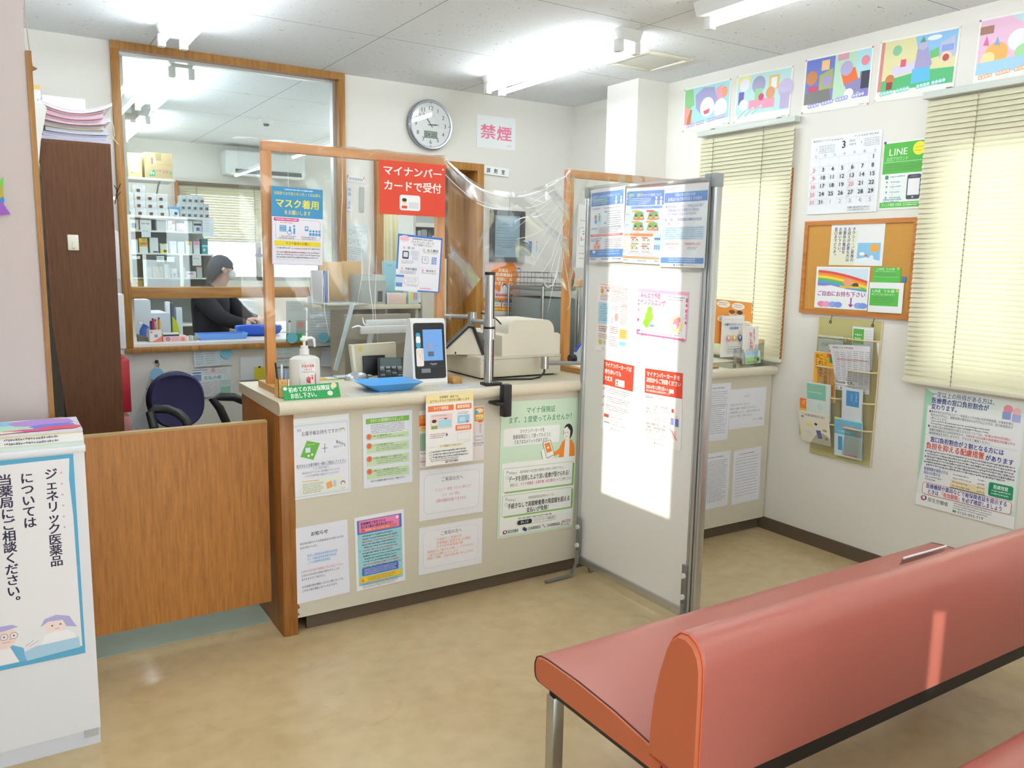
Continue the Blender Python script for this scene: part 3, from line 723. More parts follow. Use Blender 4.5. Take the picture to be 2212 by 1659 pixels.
hem = MB(mat('#F2F4F6', 0.15)); hem.tube([(GA + t * 0.0339, 3.320 - 0.004 * math.sin(t), zt(GA + t * 0.0339) - 0.012 - 0.012 * math.sin(PI * t / 20)) for t in range(21)], [0.0025 + 0.0035 * math.sin(PI * t / 20) for t in range(21)], n=6)
cr = []
def crease_glint(pts, r=0.0022, y=3.295):  # white stroke painted as the highlight along a fold of the film
    q = MB(mat('#F2F4F6', 0.15)); P = [at(px, py, 1, y) for px, py in pts]
    S = []
    for i in range(len(P) - 1):
        for t in range(6):
            p0, p1, p2, p3 = P[max(i - 1, 0)], P[i], P[i + 1], P[min(i + 2, len(P) - 1)]; u = t / 6
            S.append(0.5 * ((2 * p1) + (p2 - p0) * u + (2 * p0 - 5 * p1 + 4 * p2 - p3) * u * u + (3 * p1 - p0 - 3 * p2 + p3) * u ** 3))
    S.append(P[-1]); n = len(S)
    q.tube(S, [r * (0.25 + 0.75 * math.sin(PI * (i + 0.5) / n)) for i in range(n)], n=5); cr.append(('crease_glint', q))
crease_glint([(1030, 432), (1075, 446), (1130, 450), (1170, 440), (1198, 420)], 0.002); crease_glint([(1150, 454), (1190, 452), (1218, 441)], 0.0015)
crease_glint([(1112, 479), (1130, 470), (1160, 468), (1180, 458)], 0.0034); crease_glint([(1115, 516), (1150, 508), (1185, 488)], 0.0018)
crease_glint([(1130, 520), (1140, 523), (1142, 526)], 0.003); crease_glint([(1157, 606), (1190, 560), (1212, 500), (1222, 470)], 0.0016)
crease_glint([(1157, 606), (1172, 605), (1182, 620), (1195, 612), (1206, 580), (1212, 535)], 0.0024); crease_glint([(1030, 437), (1045, 445), (1075, 452), (1110, 452)], 0.003)
crease_glint([(782, 460), (800, 520), (797, 600), (806, 680), (800, 712)], 0.0013); crease_glint([(660, 580), (668, 620), (674, 645)], 0.0012)
crease_glint([(700, 590), (697, 640)], 0.0012); crease_glint([(950, 365), (985, 400), (1020, 430)], 0.0016); crease_glint([(850, 612), (872, 560), (878, 540)], 0.0015)
crease_glint([(760, 708), (772, 704), (782, 706)], 0.004); crease_glint([(783, 685), (787, 700), (795, 702)], 0.003); crease_glint([(1216, 545), (1232, 640), (1226, 670)], 0.0014)
for i in range(7):
    x = 1.02 + 0.075 * i; p = [(0, 0), (0.012 * math.sin(i * 2.1), -0.16 - 0.03 * (i % 3)), (0.02 * math.sin(i * 1.3), -0.34 - 0.04 * (i % 2))]; z = (1.905, 1.62, 1.50)[i % 3]
    q = MB(mat('#F2F4F6', 0.15)); q.tube([(x + a, 3.296, z + b_) for a, b_ in p], [0.0003, 0.0011, 0.0003], n=5); cr.append(('crease_glint', q))
for i in range(10):
    a = 0.25 + 0.13 * i; l = 0.16 + 0.1 * (i % 3); q = MB(mat('#F2F4F6', 0.15)); X0, Z0 = GB - 0.04, 1.90 - 0.035 * i
    q.tube([(X0 - t * l * math.cos(a) , 3.297 - 0.01 * t, Z0 - t * l * math.sin(a) - 0.03 * t * t) for t in (0, 0.33, 0.66, 1)], [0.0003, 0.0012, 0.0014, 0.0003], n=5); cr.append(('crease_glint', q))
thing('plastic_film', 'clear plastic splash film draped over and sagging between the wooden frames', 'film', [('sheet', b), ('fold', fo), ('hem', hem)] + cr)
b2 = MB(FILM); b2.grid(lambda u, v: (2.43 + u * 0.83, 3.323 - abs(sum(w * math.sin(kx * u * 2 + kz * v + ph) for kx, kz, ph, w in WV)) * min(1, v * 5), 1.938 - v * 0.62), 50, 24)
one('plastic_film', 'clear plastic film hung on the wooden frame behind the white partition', 'film', b2)

# monitor-arm poles clamped on the counter edge
def pole(px, y, x, zt_, label, arm):
    p = MB(M_STEEL); p.cyl((x, y, CT + 0.004), (x, y, zt_), 0.0215, n=24)
    sl = MB(M_BLACK); sl.box(x + 0.006, x + 0.0105, y - 0.0222, y - 0.018, CT + 0.02, zt_ - 0.004)
    cp = MB(M_BLACK); cp.cyl((x, y, zt_ - 0.004), (x, y, zt_ + 0.009), 0.0228, n=24)
    cl = MB(M_BLACK)
    cl.box(x - 0.028, x + 0.055, y - 0.028, y + 0.03, CT + 0.0005, CT + 0.014, b=0.004); cl.box(x + 0.02, x + 0.062, 2.972, 3.0115, 0.815, CT + 0.014, b=0.006); cl.box(x - 0.015, x + 0.055, 2.975, 3.045, 0.868, 0.882, b=0.003)
    sc = MB(M_BLACK); sc.cyl((x, y + 0.0, 0.875), (x, y, 0.895), 0.012)
    rg = MB(M_STEEL); rg.cyl((x, y, 1.15), (x, y, 1.195), 0.0275, n=24)
    rb = MB(M_BLACK); rb.cyl((x, y, 1.196), (x, y, 1.204), 0.0262, n=24)
    return thing('monitor_arm', label, 'monitor arm', [('pole', p, [('slot', sl)]), ('cap', cp), ('clamp', cl), ('collar', rg), ('ring', rb)] + arm)
a1 = MB(mat('#A7A9AA', 0.35, 0.7)); q0, q1 = at(950, 683, 1, 3.42), at(1012, 684, 1, 3.30)
a1.tube([q0, q1], 0.011, n=10)
j1 = MB(M_STEEL); j1.cyl(q1 + Vector((0.02, 0, -0.03)), q1 + Vector((0.02, 0, 0.022)), 0.021, n=18)
a2 = MB(mat('#A7A9AA', 0.35, 0.7)); a2.tube([q1 + Vector((0.02, 0, -0.022)), Vector((1.825, 3.072, 1.222))], 0.012, n=10)
hb = MB(M_STEEL); hb.cyl((1.825, 3.072, 1.206), (1.825, 3.072, 1.24), 0.0265, n=20)
cb = MB(M_BLACK); cb.tube([at(1040, 676, 1, 3.16), at(1060, 680, 1, 3.2), at(1075, 692, 1, 3.22), at(1082, 700, 1, 3.24)], 0.0035, n=6)
pole(0, 3.072, 1.825, 1.432, 'chrome pole with jointed grey arm clamped on the counter front edge', [('upper_arm', a1), ('joint', j1), ('lower_arm', a2), ('hub', hb), ('cable', cb)])
q0 = Vector((2.163, 3.13, 1.022))
a1 = MB(mat('#A7A9AA', 0.3, 0.8)); a1.tube([q0, Vector((2.33, 3.13, 1.012)), Vector((2.52, 3.10, 1.01))], [0.012, 0.009, 0.012], n=10)
j1 = MB(M_STEEL); j1.cyl(q0 + Vector((0, 0, -0.028)), q0 + Vector((0, 0, 0.03)), 0.019, n=18)
hb = MB(M_STEEL); hb.cyl((2.54, 3.072, 0.995), (2.54, 3.072, 1.03), 0.0275, n=20)
cb = MB(M_BLACK); cb.tube([q0 + Vector((0, 0, -0.02)), q0 + Vector((-0.004, -0.004, -0.045)), q0 + Vector((-0.03, -0.006, -0.066)), q0 + Vector((-0.075, 0, -0.0715)), q0 + Vector((-0.17, 0.03, -0.0715)), q0 + Vector((-0.26, 0.06, -0.0715))], 0.0048, n=8)
kb = MB(M_BLACK); kb.cyl((2.33, 3.16, 1.03), (2.36, 3.16, 1.03), 0.02, n=14)
pole(0, 3.072, 2.54, 1.30, 'chrome arm with black cable reaching left from behind the white partition', [('arm', a1), ('joint', j1), ('hub', hb), ('cable', cb), ('clamp_knob', kb)])

# face recognition card reader
def rotz(c, a): return Matrix.Translation(c) @ Matrix.Rotation(a, 4, 'Z') @ Matrix.Translation(-Vector(c))
T = rotz((1.605, 3.23, 0), math.radians(-7))
b = MB(mat('#E9E9E6', 0.35))
pr = [(3.195, CT), (3.192, CT + 0.012), (3.232, CT + 0.272), (3.245, CT + 0.287), (3.272, CT + 0.288), (3.282, CT + 0.28), (3.335, CT + 0.10), (3.345, CT + 0.02), (3.345, CT)]
b.prism(pr, 0, 1.527, 1.685, T=T)
d = Vector((0, 0.040, 0.26)).normalized()
o = Vector((1.527, 3.232, CT + 0.272)); 
s = Sheet(T @ o, T.to_3x3() @ Vector((1, 0, 0)), T.to_3x3() @ -d, 0.160, 0.263, paper=None)
s.RR(6, 1, 95, 94, '#16171B', 7); face = s.mb
s = Sheet(T @ o, T.to_3x3() @ Vector((1, 0, 0)), T.to_3x3() @ -d, 0.160, 0.263, paper=None, gap=0.0012)
s.R(32, 12, 88, 64, emit('screen_blue', lin('#7FB2EE'), 0.9)); s.R(40, 35, 60, 47, '#8FA6CC'); s.R(45, 49, 62, 57, '#5E6474'); s.W(42, 18, 78, 2.2, '#5F86BE', 2); s.W(66, 38, 82, 1.6, '#5F86BE', 4); s.W(66, 43, 82, 1.6, '#5F86BE', 5); s.W(40, 60, 80, 1.5, '#5F86BE', 6)
scr = s.mb
s = Sheet(T @ o, T.to_3x3() @ Vector((1, 0, 0)), T.to_3x3() @ -d, 0.160, 0.263, paper=None, gap=0.0014)
s.R(8, 74, 93, 74.8, '#3A3B40'); s.R(24, 77, 50, 84, '#7C838A'); s.T(50, 67.5, 3.0, 'Panasonic', '#E8E8E8', 1, 20); s.W(53, 70.5, 68, 1.4, '#BBBBBB', 4)
s.RR(12, 17, 25, 43, '#2E9FC4', 6); s.RR(12, 23, 25, 35, '#F2F2F2', 6); s.C(19, 24, 2, '#F7F7F7'); s.C(18, 34.5, 1.4, '#222222')
s.RR(11, 43, 32, 73, '#F0E8DC', 4); s.V(28, 45, 2.6, '顔認証する方は', '#C0504A', 0, 1.0); s.V(22, 45, 2.6, 'カードを置いて', '#C0504A', 0, 1.0); s.V(16, 45, 2.6, 'ください', '#C0504A', 0, 1.0)
thing('card_reader', 'white face recognition card reader with a blue screen standing on the counter', 'card reader', [('body', b), ('front_plate', face, [], 'black front plate'), ('screen', scr, [], 'lit blue screen'), ('stickers', s.mb)])

# cash register seen from its side and back
M_REG = mat('#DFD8C6', 0.45); M_REG2 = mat('#D0C9B6', 0.5)
b = MB(M_REG2); b.box(1.872, 2.325, 3.225, 3.60, CT + 0.008, CT + 0.105, b=0.006)
ft = MB(M_BLACK); ft.box(1.90, 2.30, 3.25, 3.58, CT, CT + 0.008)
u = MB(M_REG); u.prism([(1.99, CT + 0.105), (1.99, CT + 0.200), (2.02, CT + 0.208), (2.31, CT + 0.205), (2.322, CT + 0.195), (2.322, CT + 0.105)], 1, 3.232, 3.595)
cv = MB(M_REG); arc = [(2.03 + 0.0, CT + 0.205)] + [(2.065 + 0.035 * math.cos(a), CT + 0.225 + 0.045 * math.sin(a)) for a in [PI - PI / 2 * k / 6 for k in range(7)]] + [(2.24 + 0.05 * math.cos(a), CT + 0.215 + 0.055 * math.sin(a)) for a in [PI / 2 - PI / 2 * k / 6 for k in range(7)]] + [(2.29, CT + 0.205)]
cv.prism(arc, 1, 3.24, 3.50)
sd = MB(M_REG); sd.prism([(1.775, CT + 0.102), (1.912, CT + 0.234), (1.928, CT + 0.231), (1.975, CT + 0.106), (1.925, CT + 0.1055), (1.825, CT + 0.1055)], 1, 3.362, 3.58)
sc = MB(M_BLACK); sc.prism([(1.763, CT + 0.101), (1.908, CT + 0.241), (1.914, CT + 0.235), (1.772, CT + 0.097)], 1, 3.356, 3.585); sc.prism([(1.908, CT + 0.241), (1.936, CT + 0.238), (1.986, CT + 0.108), (1.972, CT + 0.1055), (1.925, CT + 0.228), (1.912, CT + 0.232)], 1, 3.356, 3.585)
sl = MB(M_BLACK); sl.box(1.845, 1.852, 3.3605, 3.3619, CT + 0.108, CT + 0.118)
for q in (sd, sc, sl): q.v = [rotz((1.86, 3.42, 0), math.radians(-29)) @ p for p in q.v]
dr = MB(mat('#C8C1AE', 0.5)); dr.box(1.866, 1.871, 3.24, 3.585, CT + 0.02, CT + 0.095)
gp = MB(mat('#A9A290', 0.6)); gp.box(1.88, 2.318, 3.2235, 3.2255, CT + 0.090, CT + 0.093)
thing('cash_register', 'beige cash register with a sloped black edged screen on the counter', 'cash register', [('drawer_base', b, [('drawer_front', dr), ('seam', gp)]), ('rubber_foot', ft), ('body', u), ('roll_cover', cv), ('screen_housing', sd, [('slot', sl)]), ('screen', sc)])

# blue money tray
b = MB(mat('#55AAF0', 0.22)); n = 24
def tr(k, z, sx, sy): return [(1.385 + sx * 0.87 * c, 3.165 + sy * 0.9 * d, z) for c, d in k]
rect = []
for cx, cy, t0 in ((0.8, 0.75, 0), (-0.8, 0.75, PI / 2), (-0.8, -0.75, PI), (0.8, -0.75, 1.5 * PI)):
    rect += [(cx + 0.2 * math.cos(t0 + t * PI / 10), cy + 0.25 * math.sin(t0 + t * PI / 10)) for t in range(6)]
rings = [tr(rect, CT + 0.0005, 0.085, 0.07), tr(rect, CT + 0.030, 0.138, 0.105), tr(rect, CT + 0.034, 0.146, 0.113), tr(rect, CT + 0.031, 0.136, 0.103), tr(rect, CT + 0.004, 0.083, 0.068)]
n = len(rect); b.add(sum(rings, []), [(i * n + j, i * n + (j + 1) % n, (i + 1) * n + (j + 1) % n, (i + 1) * n + j) for i in range(4) for j in range(n)] + [list(range(n))[::-1], list(range(4 * n, 5 * n))], None, True)
one('money_tray', 'bright blue plastic money tray on the counter beside the card reader', 'tray', b)

# black calculator, tilted towards the staff
T = Matrix.Translation((1.528, 3.452, CT + 0.001)) @ Matrix.Rotation(math.radians(-22), 4, 'Z') @ Matrix.Diagonal((0.8, 0.8, 1.3, 1))
b = MB(M_BLACK); b.prism([(-0.10, 0), (-0.10, 0.012), (0.02, 0.03), (0.11, 0.066), (0.115, 0.06), (0.115, 0)], 0, -0.075, 0.075, T=T)
ks = []
for i in range(5):
    for j in range(4):
        k = MB(mat('#9DB0B4' if i > 3 else '#2C2E33' if (i + j) % 3 else '#70777C', 0.4)); t = i / 5
        k.box(-0.062 + j * 0.033, -0.036 + j * 0.033, -0.085 + i * 0.026, -0.066 + i * 0.026, 0.014 + 0.004 * i, 0.021 + 0.0046 * i, b=0.002, T=T); ks.append(('key', k))
dp = MB(mat('#4A5654', 0.3)); dp.prism([(0.035, 0.038), (0.10, 0.0645), (0.102, 0.0655), (0.037, 0.0395)], 0, -0.06, 0.06, T=T)
thing('calculator', 'black desk calculator tilted up beside the card reader', 'calculator', [('body', b), ('display', dp)] + ks)
b = MB(mat('#B9BEC4', 0.25, 0.6)); b.ball((1.375, 3.49, CT + 0.001), (0.062, 0.036, 0.036), T=rotz((1.375, 3.49, 0), math.radians(12))); b.v = [Vector((p.x, p.y, max(p.z, CT + 0.0005))) for p in b.v]
one('computer_mouse', 'silver rounded computer mouse lying on the counter behind the blue tray', 'mouse', b)

# beige plastic document case with a black card leaning on it
b = MB(mat('#CFC8B0', 0.45)); b.prism([(1.388, CT + 0.146), (1.612, CT + 0.152), (1.616, CT + 0.001), (1.405, CT + 0.001)], 1, 3.585, 3.618)
cc = MB(mat('#E3C52C', 0.5)); cc.box(1.425, 1.439, 3.5838, 3.5849, CT + 0.118, CT + 0.137)
cs = MB(mat('#E4DFCC', 0.4)); cs.prism([(1.386, CT + 0.147), (1.40, CT + 0.147), (1.416, CT + 0.001), (1.404, CT + 0.001)], 1, 3.583, 3.619)
thing('document_case', 'upright beige document case with a small yellow sticker on the counter', 'case', [('case', b), ('sticker', cc), ('spine', cs)])
b = MB(M_BLACK); b.box(1.440, 1.552, 3.566, 3.574, CT + 0.001, CT + 0.096, b=0.003, T=Matrix.Translation((0, 3.566, CT)) @ Matrix.Rotation(math.radians(-5), 4, 'X') @ Matrix.Translation((0, -3.566, -CT)))
one('black_pad', 'flat black pad leaning against the beige document case', 'pad', b)

# hand sanitiser pump bottle
c = (1.052, 3.235, CT)
b = MB(mat('#E2E1DA', 0.4)); b.lathe([(0.052, 0.0), (0.062, 0.006), (0.063, 0.02), (0.063, 0.125), (0.060, 0.138), (0.045, 0.147), (0.020, 0.152), (0.018, 0.158)], c, n=32, sy=0.62)
cp = MB(M_WHITE); cp.cyl((c[0], c[1], CT + 0.156), (c[0], c[1], CT + 0.176), 0.0195, n=24); cp.cyl((c[0], c[1], CT + 0.176), (c[0], c[1], CT + 0.190), 0.015, n=20)
pm = MB(M_WHITE); pm.cyl((c[0], c[1], CT + 0.19), (c[0], c[1], CT + 0.212), 0.0055, n=12); pm.box(c[0] - 0.016, c[0] + 0.012, c[1] - 0.009, c[1] + 0.009, CT + 0.210, CT + 0.222, b=0.004)
pm.tube([(c[0], c[1], CT + 0.219), (c[0] + 0.03, c[1] - 0.006, CT + 0.222), (c[0] + 0.038, c[1] - 0.008, CT + 0.216), (c[0] + 0.041, c[1] - 0.008, CT + 0.185)], [0.0065, 0.006, 0.0055, 0.0045], n=10)
s = Sheet((c[0] - 0.032, c[1], CT + 0.128), (1, 0, 0), (0, 0, -1), 0.066, 0.12, paper='#F0EFEC', gap=0.0, th=0.0004, curl=lambda u, v: 0.0395 * math.sqrt(max(0, 1 - ((u - 0.5) * 1.06) ** 2)))
s.W(6, 3, 40, 2.6, '#C9585A', 1); s.W(52, 3, 94, 2.6, '#D98A8A', 2); s.T(50, 8, 11.5, '手指の消毒', '#D5262C', 2, 80, 'c'); s.T(50, 20.5, 8.5, 'しましょう', '#D5262C', 2, 52, 'c'); s.W(12, 32, 88, 4, '#C9585A', 3, False)
for i, (a, cl) in enumerate(((42, '#E03038'), (45.5, '#F0EFEC'), (48, '#D9202A'))):
    s.poly([(0, a + 9), (25, a + 6), (50, a + 6), (75, a + 4), (100, a - 6), (100, 100), (0, 100)], cl)
for i in range(5): s.L(10 + 20 * i, 100, 14 + 20 * i, 100, '#D9202A')
for r, cl in ((17, '#F3C9CB'), (15, '#D9202A'), (12, '#F3C9CB'), (10, '#D9202A'), (7, '#F3C9CB'), (5, '#D9202A')): s.C(52, 58, r, cl, ry=r * 0.5)
s.poly([(44, 58), (38, 72), (66, 72), (60, 58)], '#D9202A'); s.poly([(38, 100), (40, 72), (46, 67), (51, 72), (52, 82), (66, 84), (80, 88), (84, 100)], '#F6F0EE')
thing('sanitizer_bottle', 'white hand sanitiser pump bottle with a red label on the counter', 'bottle', [('bottle', b), ('cap', cp), ('pump', pm), ('label', s.mb)])

# green folded sign
q0, q1 = Vector((0.913, 3.090, 0.996)), Vector((1.132, 3.078, 1.0)); dn = Vector((0.002, -0.022, -0.0545)).normalized()
s = Sheet(q0, q1 - q0, dn, 0.222, 0.058, paper='#1E9A4E', th=0.003)
rd = random.Random(9)
for i in range(130):
    x, y = rd.uniform(1, 97), rd.uniform(2, 94); s.k = 1; s.poly([(x, y), (x + rd.uniform(0.6, 2.4), y + rd.uniform(-2, 3)), (x + rd.uniform(0, 1.6), y + rd.uniform(2, 6))], '#0C3C22')
s.T(10, 10, 38, '初めての方は保険証を', '#F4F6EE', 2, 82); s.T(12, 52, 38, 'お出し下さい。', '#F4F6EE', 2, 50)
s.C(82, 70, 5, '#E8E6DC', ry=17); s.C(91, 18, 5, '#EBD9A8', ry=18); s.C(5, 18, 3.4, '#E8E6DC', ry=12)
st = MB(mat('#2A7A46', 0.6)); st.box(0.925, 1.125, 3.088, 3.125, CT, CT + 0.004); st.prism([(3.092, CT + 0.003), (3.098, CT + 0.045), (3.125, CT + 0.003)], 0, 0.93, 1.12)
thing('counter_sign', 'small green sign with white Japanese lettering at the counter corner', 'sign', [('face', s.mb), ('stand', st)])

# pen stand with pens
x0, x1, y0, y1, z1 = 0.914, 0.952, 3.135, 3.185, CT + 0.072
b = MB(mat('#E9B46E', 0.6)); b.box(x0, x1, y0, y0 + 0.002, CT, z1); b.box(x0, x1, y1 - 0.002, y1, CT, z1); b.box(x0, x0 + 0.002, y0, y1, CT, z1); b.box(x1 - 0.002, x1, y0, y1, CT, z1); b.box(x0, x1, y0, y1, CT, CT + 0.002)
s = Sheet((x0, y0, z1), (1, 0, 0), (0, 0, -1), x1 - x0, z1 - CT, paper=None); rd = random.Random(4)
for i in range(22): s.k = 1; s.C(rd.uniform(8, 92), rd.uniform(4, 96), rd.uniform(2, 5), rd.choice(['#D4523A', '#F3DFA8', '#B8702C', '#E88A4C']))
thing('pen_stand', 'orange patterned pen stand beside the green counter sign', 'pen holder', [('box', b), ('pattern', s.mb)])
for i, (dx, dy, l, t, cc, nm) in enumerate(((0.010, 0.020, 0.135, -0.09, '#17181C', 'thick black pen standing in the orange patterned pen stand'), (0.022, 0.030, 0.125, 0.02, '#E9E7E2', 'white pen standing in the orange patterned pen stand'), (0.028, 0.018, 0.105, 0.06, '#7E86C8', 'slim blue pen standing in the orange patterned pen stand'))):
    b = MB(mat(cc, 0.35)); p0 = Vector((x0 + dx, y0 + dy, CT + 0.003)); d = Vector((t, 0.03, 1)).normalized()
    b.tube([p0, p0 + d * 0.012, p0 + d * (l - 0.006), p0 + d * l], [0.0015, 0.004, 0.0042, 0.002], n=10)
    one('pen', nm, 'pen', b, 'pens in the pen stand')

# loose papers and small things lying on the counter
s = Sheet((1.60, 3.165, CT), (1, 0.0, 0), (0.02, -1, 0), 0.20, 0.10, paper='#D7DCE2', gap=0.0001)
s.para(6, 12, 94, 5, 16, 8, '#8E98A8'); one('loose_sheet', 'pale printed sheet lying flat before the card reader', 'paper', s.mb)
s = Sheet((1.17, 3.105, CT), (1, 0.1, 0), (0.1, -1, 0), 0.17, 0.045, paper='#CDD9DE', gap=0.0001); s.L(4, 30, 60, 22, '#B8484E', 2); s.L(20, 55, 44, 62, '#B8484E', 2.5)
one('loose_slip', 'small slip with red strokes lying in front of the blue tray', 'paper', s.mb)
b = MB(wood('tray_wood', '#A8622C', '#C98648', 9, axis=0)); q = at(1535, 792, 2, CT + 0.004); b.lathe([(0.03, 0), (0.045, 0.005), (0.045, 0.009), (0.03, 0.009)], (q.x, q.y, CT), n=24)
one('wooden_dish', 'small round wooden dish on the counter beside the leaflet stand', 'dish', b)
# ballpoint label strip on the left frame post is part of the clutter behind the pens
# clear leaflet stand with leaflets at the right end of the counter
AC = clear_mat('acrylic', (0.95, 0.97, 0.97), 0.07, 0.03)
b = MB(AC); x0, x1 = 3.30, 3.605
b.add([(x0, 3.178, CT + 0.004), (x1, 3.178, CT + 0.004), (x1, 3.206, CT + 0.24), (x0, 3.206, CT + 0.24)], [(0, 1, 2, 3)]); b.box(x0, x1, 3.03, 3.25, CT + 0.0005, CT + 0.003)
l1 = MB(AC); l1.box(x0 + 0.035, x0 + 0.038, 3.03, 3.05, CT + 0.002, CT + 0.105); l2 = MB(AC); l2.box(x0 + 0.085, x0 + 0.088, 3.03, 3.05, CT + 0.002, CT + 0.10)
l3 = MB(AC); l3.box(x0 + 0.20, x0 + 0.203, 3.03, 3.05, CT + 0.002, CT + 0.12); l4 = MB(AC); l4.box(x1 + 0.001, x1 + 0.004, 3.08, 3.12, CT + 0.002, CT + 0.14)
thing('leaflet_stand', 'clear acrylic leaflet stand at the right end of the counter', 'stand', [('back', b), ('divider', l1), ('divider', l2), ('divider', l3), ('divider', l4)])
def leaflet(px4, y, paper, label, tilt, fn):
    s = sheet_px(px4, 1, y, paper=paper, th=0.004); s.v = (s.v + Vector((0, -tilt, 0))).normalized(); s.n = s.v.cross(s.u).normalized(); fn(s); one('leaflet', label, 'leaflet', s.mb, 'leaflets in the clear stand')
def f1(s):
    s.poly([(0, 0), (30, 2), (70, 6), (100, 26), (100, 100), (0, 100)], '#EE9A45')
    for cx, cy, r in ((24, 10, 17), (62, 12, 17), (24, 44, 15), (86, 52, 14)): s.C(cx, cy, r, '#F4F1E8', ry=8); s.para(cx - r * .7, cy - 4, cx + r * .7, 2, 4.5, 2.6, '#B88')
    s.C(46, 30, 8, '#F0CDB0'); s.C(46, 26, 8, '#8A4A2A', ry=5); s.C(66, 30, 8, '#F0CDB0'); s.C(66, 26, 8, '#4A3A3A', ry=5); s.R(38, 38, 54, 52, '#8FBF50'); s.R(58, 38, 75, 52, '#3F7FC8')
leaflet([(1532, 645), (1620, 655), (1618, 745), (1540, 740)], 3.185, '#EE9A45', 'orange leaflet with white speech clouds standing at the back of the clear stand', 0.12, f1)
def f2(s):
    s.R(8, 2, 92, 8, '#F4F4F2'); s.T(50, 18, 7, '介護付ナビステーション', '#4477B8', 2, 84, 'c'); s.T(50, 27, 7, '利用事業', '#4477B8', 2, 40, 'c')
    for cx, cc in ((24, '#E08A9A'), (50, '#E8A84A'), (76, '#3A6FB0')): s.C(cx, 55, 9, cc, ry=8); s.C(cx, 53, 4, '#F6EEE4', ry=4)
    s.W(20, 74, 70, 2.4, '#777777', 1); s.W(20, 79, 90, 3, '#555555', 2); s.para(14, 85, 86, 2, 4, 2.2, '#888888')
leaflet([(1552, 684), (1600, 682), (1609, 768), (1562, 770)], 3.135, '#EFEFEA', 'white leaflet with blue heading and three drawn heads in the clear stand', 0.12, f2)
def f3(s):
    s.R(0, 66, 100, 100, '#BFE0EE'); s.R(0, 82, 100, 100, '#A8CF8C'); s.V(46, 14, 11.5, 'なごみ苑', '#CC3A52', 2, 1.02); s.V(68, 6, 5.5, '介護老人施設', '#CC3A52', 1, 1.0)
    for i in range(5): s.para(12 + i * 16, 60, 18 + i * 16, 4, 4.5, 3, '#6A90B0')
    s.C(80, 90, 10, '#4A4A5A', ry=5); s.C(66, 92, 6, '#F0F0F0', ry=4); s.W(10, 93, 60, 4, '#335533', 3)
leaflet([(1597, 710), (1630, 706), (1642, 781), (1609, 784)], 3.085, '#F3EFEC', 'narrow white leaflet with red vertical title at the right of the clear stand', 0.12, f3)

# =================================================================== back wall of the office and the clutter before it
# wall clock
C0 = at(930, 270, 1, 4.97); cx, cz = C0.x, C0.z; R0 = 0.158
def disc_y(b, cx, cz, y0, y1, r, m=None, n=48): b.cyl((cx, y0, cz), (cx, y1, cz), r, m, n=n)
b = MB(mat('#A9AFB8', 0.25, 0.8)); ring = [(R0, 0.0), (R0, -0.035), (R0 - 0.006, -0.042), (R0 - 0.014, -0.040), (R0 - 0.018, -0.030)]
n = 56; vs = [(cx + r * math.cos(2 * PI * j / n), 4.998 + y, cz + r * math.sin(2 * PI * j / n)) for r, y in ring for j in range(n)]
b.add(vs, [(i * n + j, i * n + (j + 1) % n, (i + 1) * n + (j + 1) % n, (i + 1) * n + j) for i in range(4) for j in range(n)], None, True); b.cyl((cx, 4.998, cz), (cx, 4.99, cz), R0, n=n)
s = Sheet((cx - 0.14, 4.968, cz + 0.14), (1, 0, 0), (0, 0, -1), 0.28, 0.28, paper=None, gap=0); s.C(50, 50, 50, '#F3F5F5', n=48)
s.C(50, 50, 22, '#D5DADC', n=40); s.C(50, 50, 21.6, '#F3F5F5', n=40)
for h in range(1, 13):
    a = PI / 2 - h * PI / 6; X, Y = 50 + 38 * math.cos(a), 50 - 38 * math.sin(a)
    s.T(X, Y - 6.5, 13, str(h), '#3B4148', 1, None, 'c')
s.RR(33, 64, 67, 80, '#5E6A66', 2); s.RR(34.5, 65.5, 65.5, 78.5, '#9FAE9F', 2); s.T(50, 65.5, 13, '24:20', '#26302C', 1, 28, 'c'); s.W(44, 28, 58, 2.4, '#9A9FA4', 3)
for a in range(4): s.C(50 + 48 * math.cos(a * PI / 2), 50 + 48 * math.sin(a * PI / 2), 1.5, '#8A9097')
face = s.mb
def hand(ang, l, w, y):
    q = MB(mat('#22262C', 0.4)); d = Vector((math.sin(ang), 0, math.cos(ang))); nn = Vector((d.z, 0, -d.x)); c = Vector((cx, y, cz))
    P = [c - d * 0.02 + nn * w * .5, c + d * l * .55 + nn * w, c + d * l, c + d * l * .55 - nn * w, c - d * 0.02 - nn * w * .5]
    q.add([p for p in P] + [p + Vector((0, 0.001, 0)) for p in P], [(0, 1, 2, 3, 4), (9, 8, 7, 6, 5)] + [(i, (i + 1) % 5, 5 + (i + 1) % 5, 5 + i) for i in range(5)]); return q
gl = MB(clear_mat('clock_glass', (1, 1, 1), 0.03, 0.0)); gl.cyl((cx, 4.957, cz), (cx, 4.955, cz), 0.1415, n=48)
thing('wall_clock', 'round silver rimmed wall clock with black numerals and a date display', 'clock', [('rim', b), ('dial', face), ('hour_hand', hand(math.radians(87), 0.062, 0.004, 4.964)), ('minute_hand', hand(math.radians(-38), 0.098, 0.003, 4.962)), ('glass', gl)])

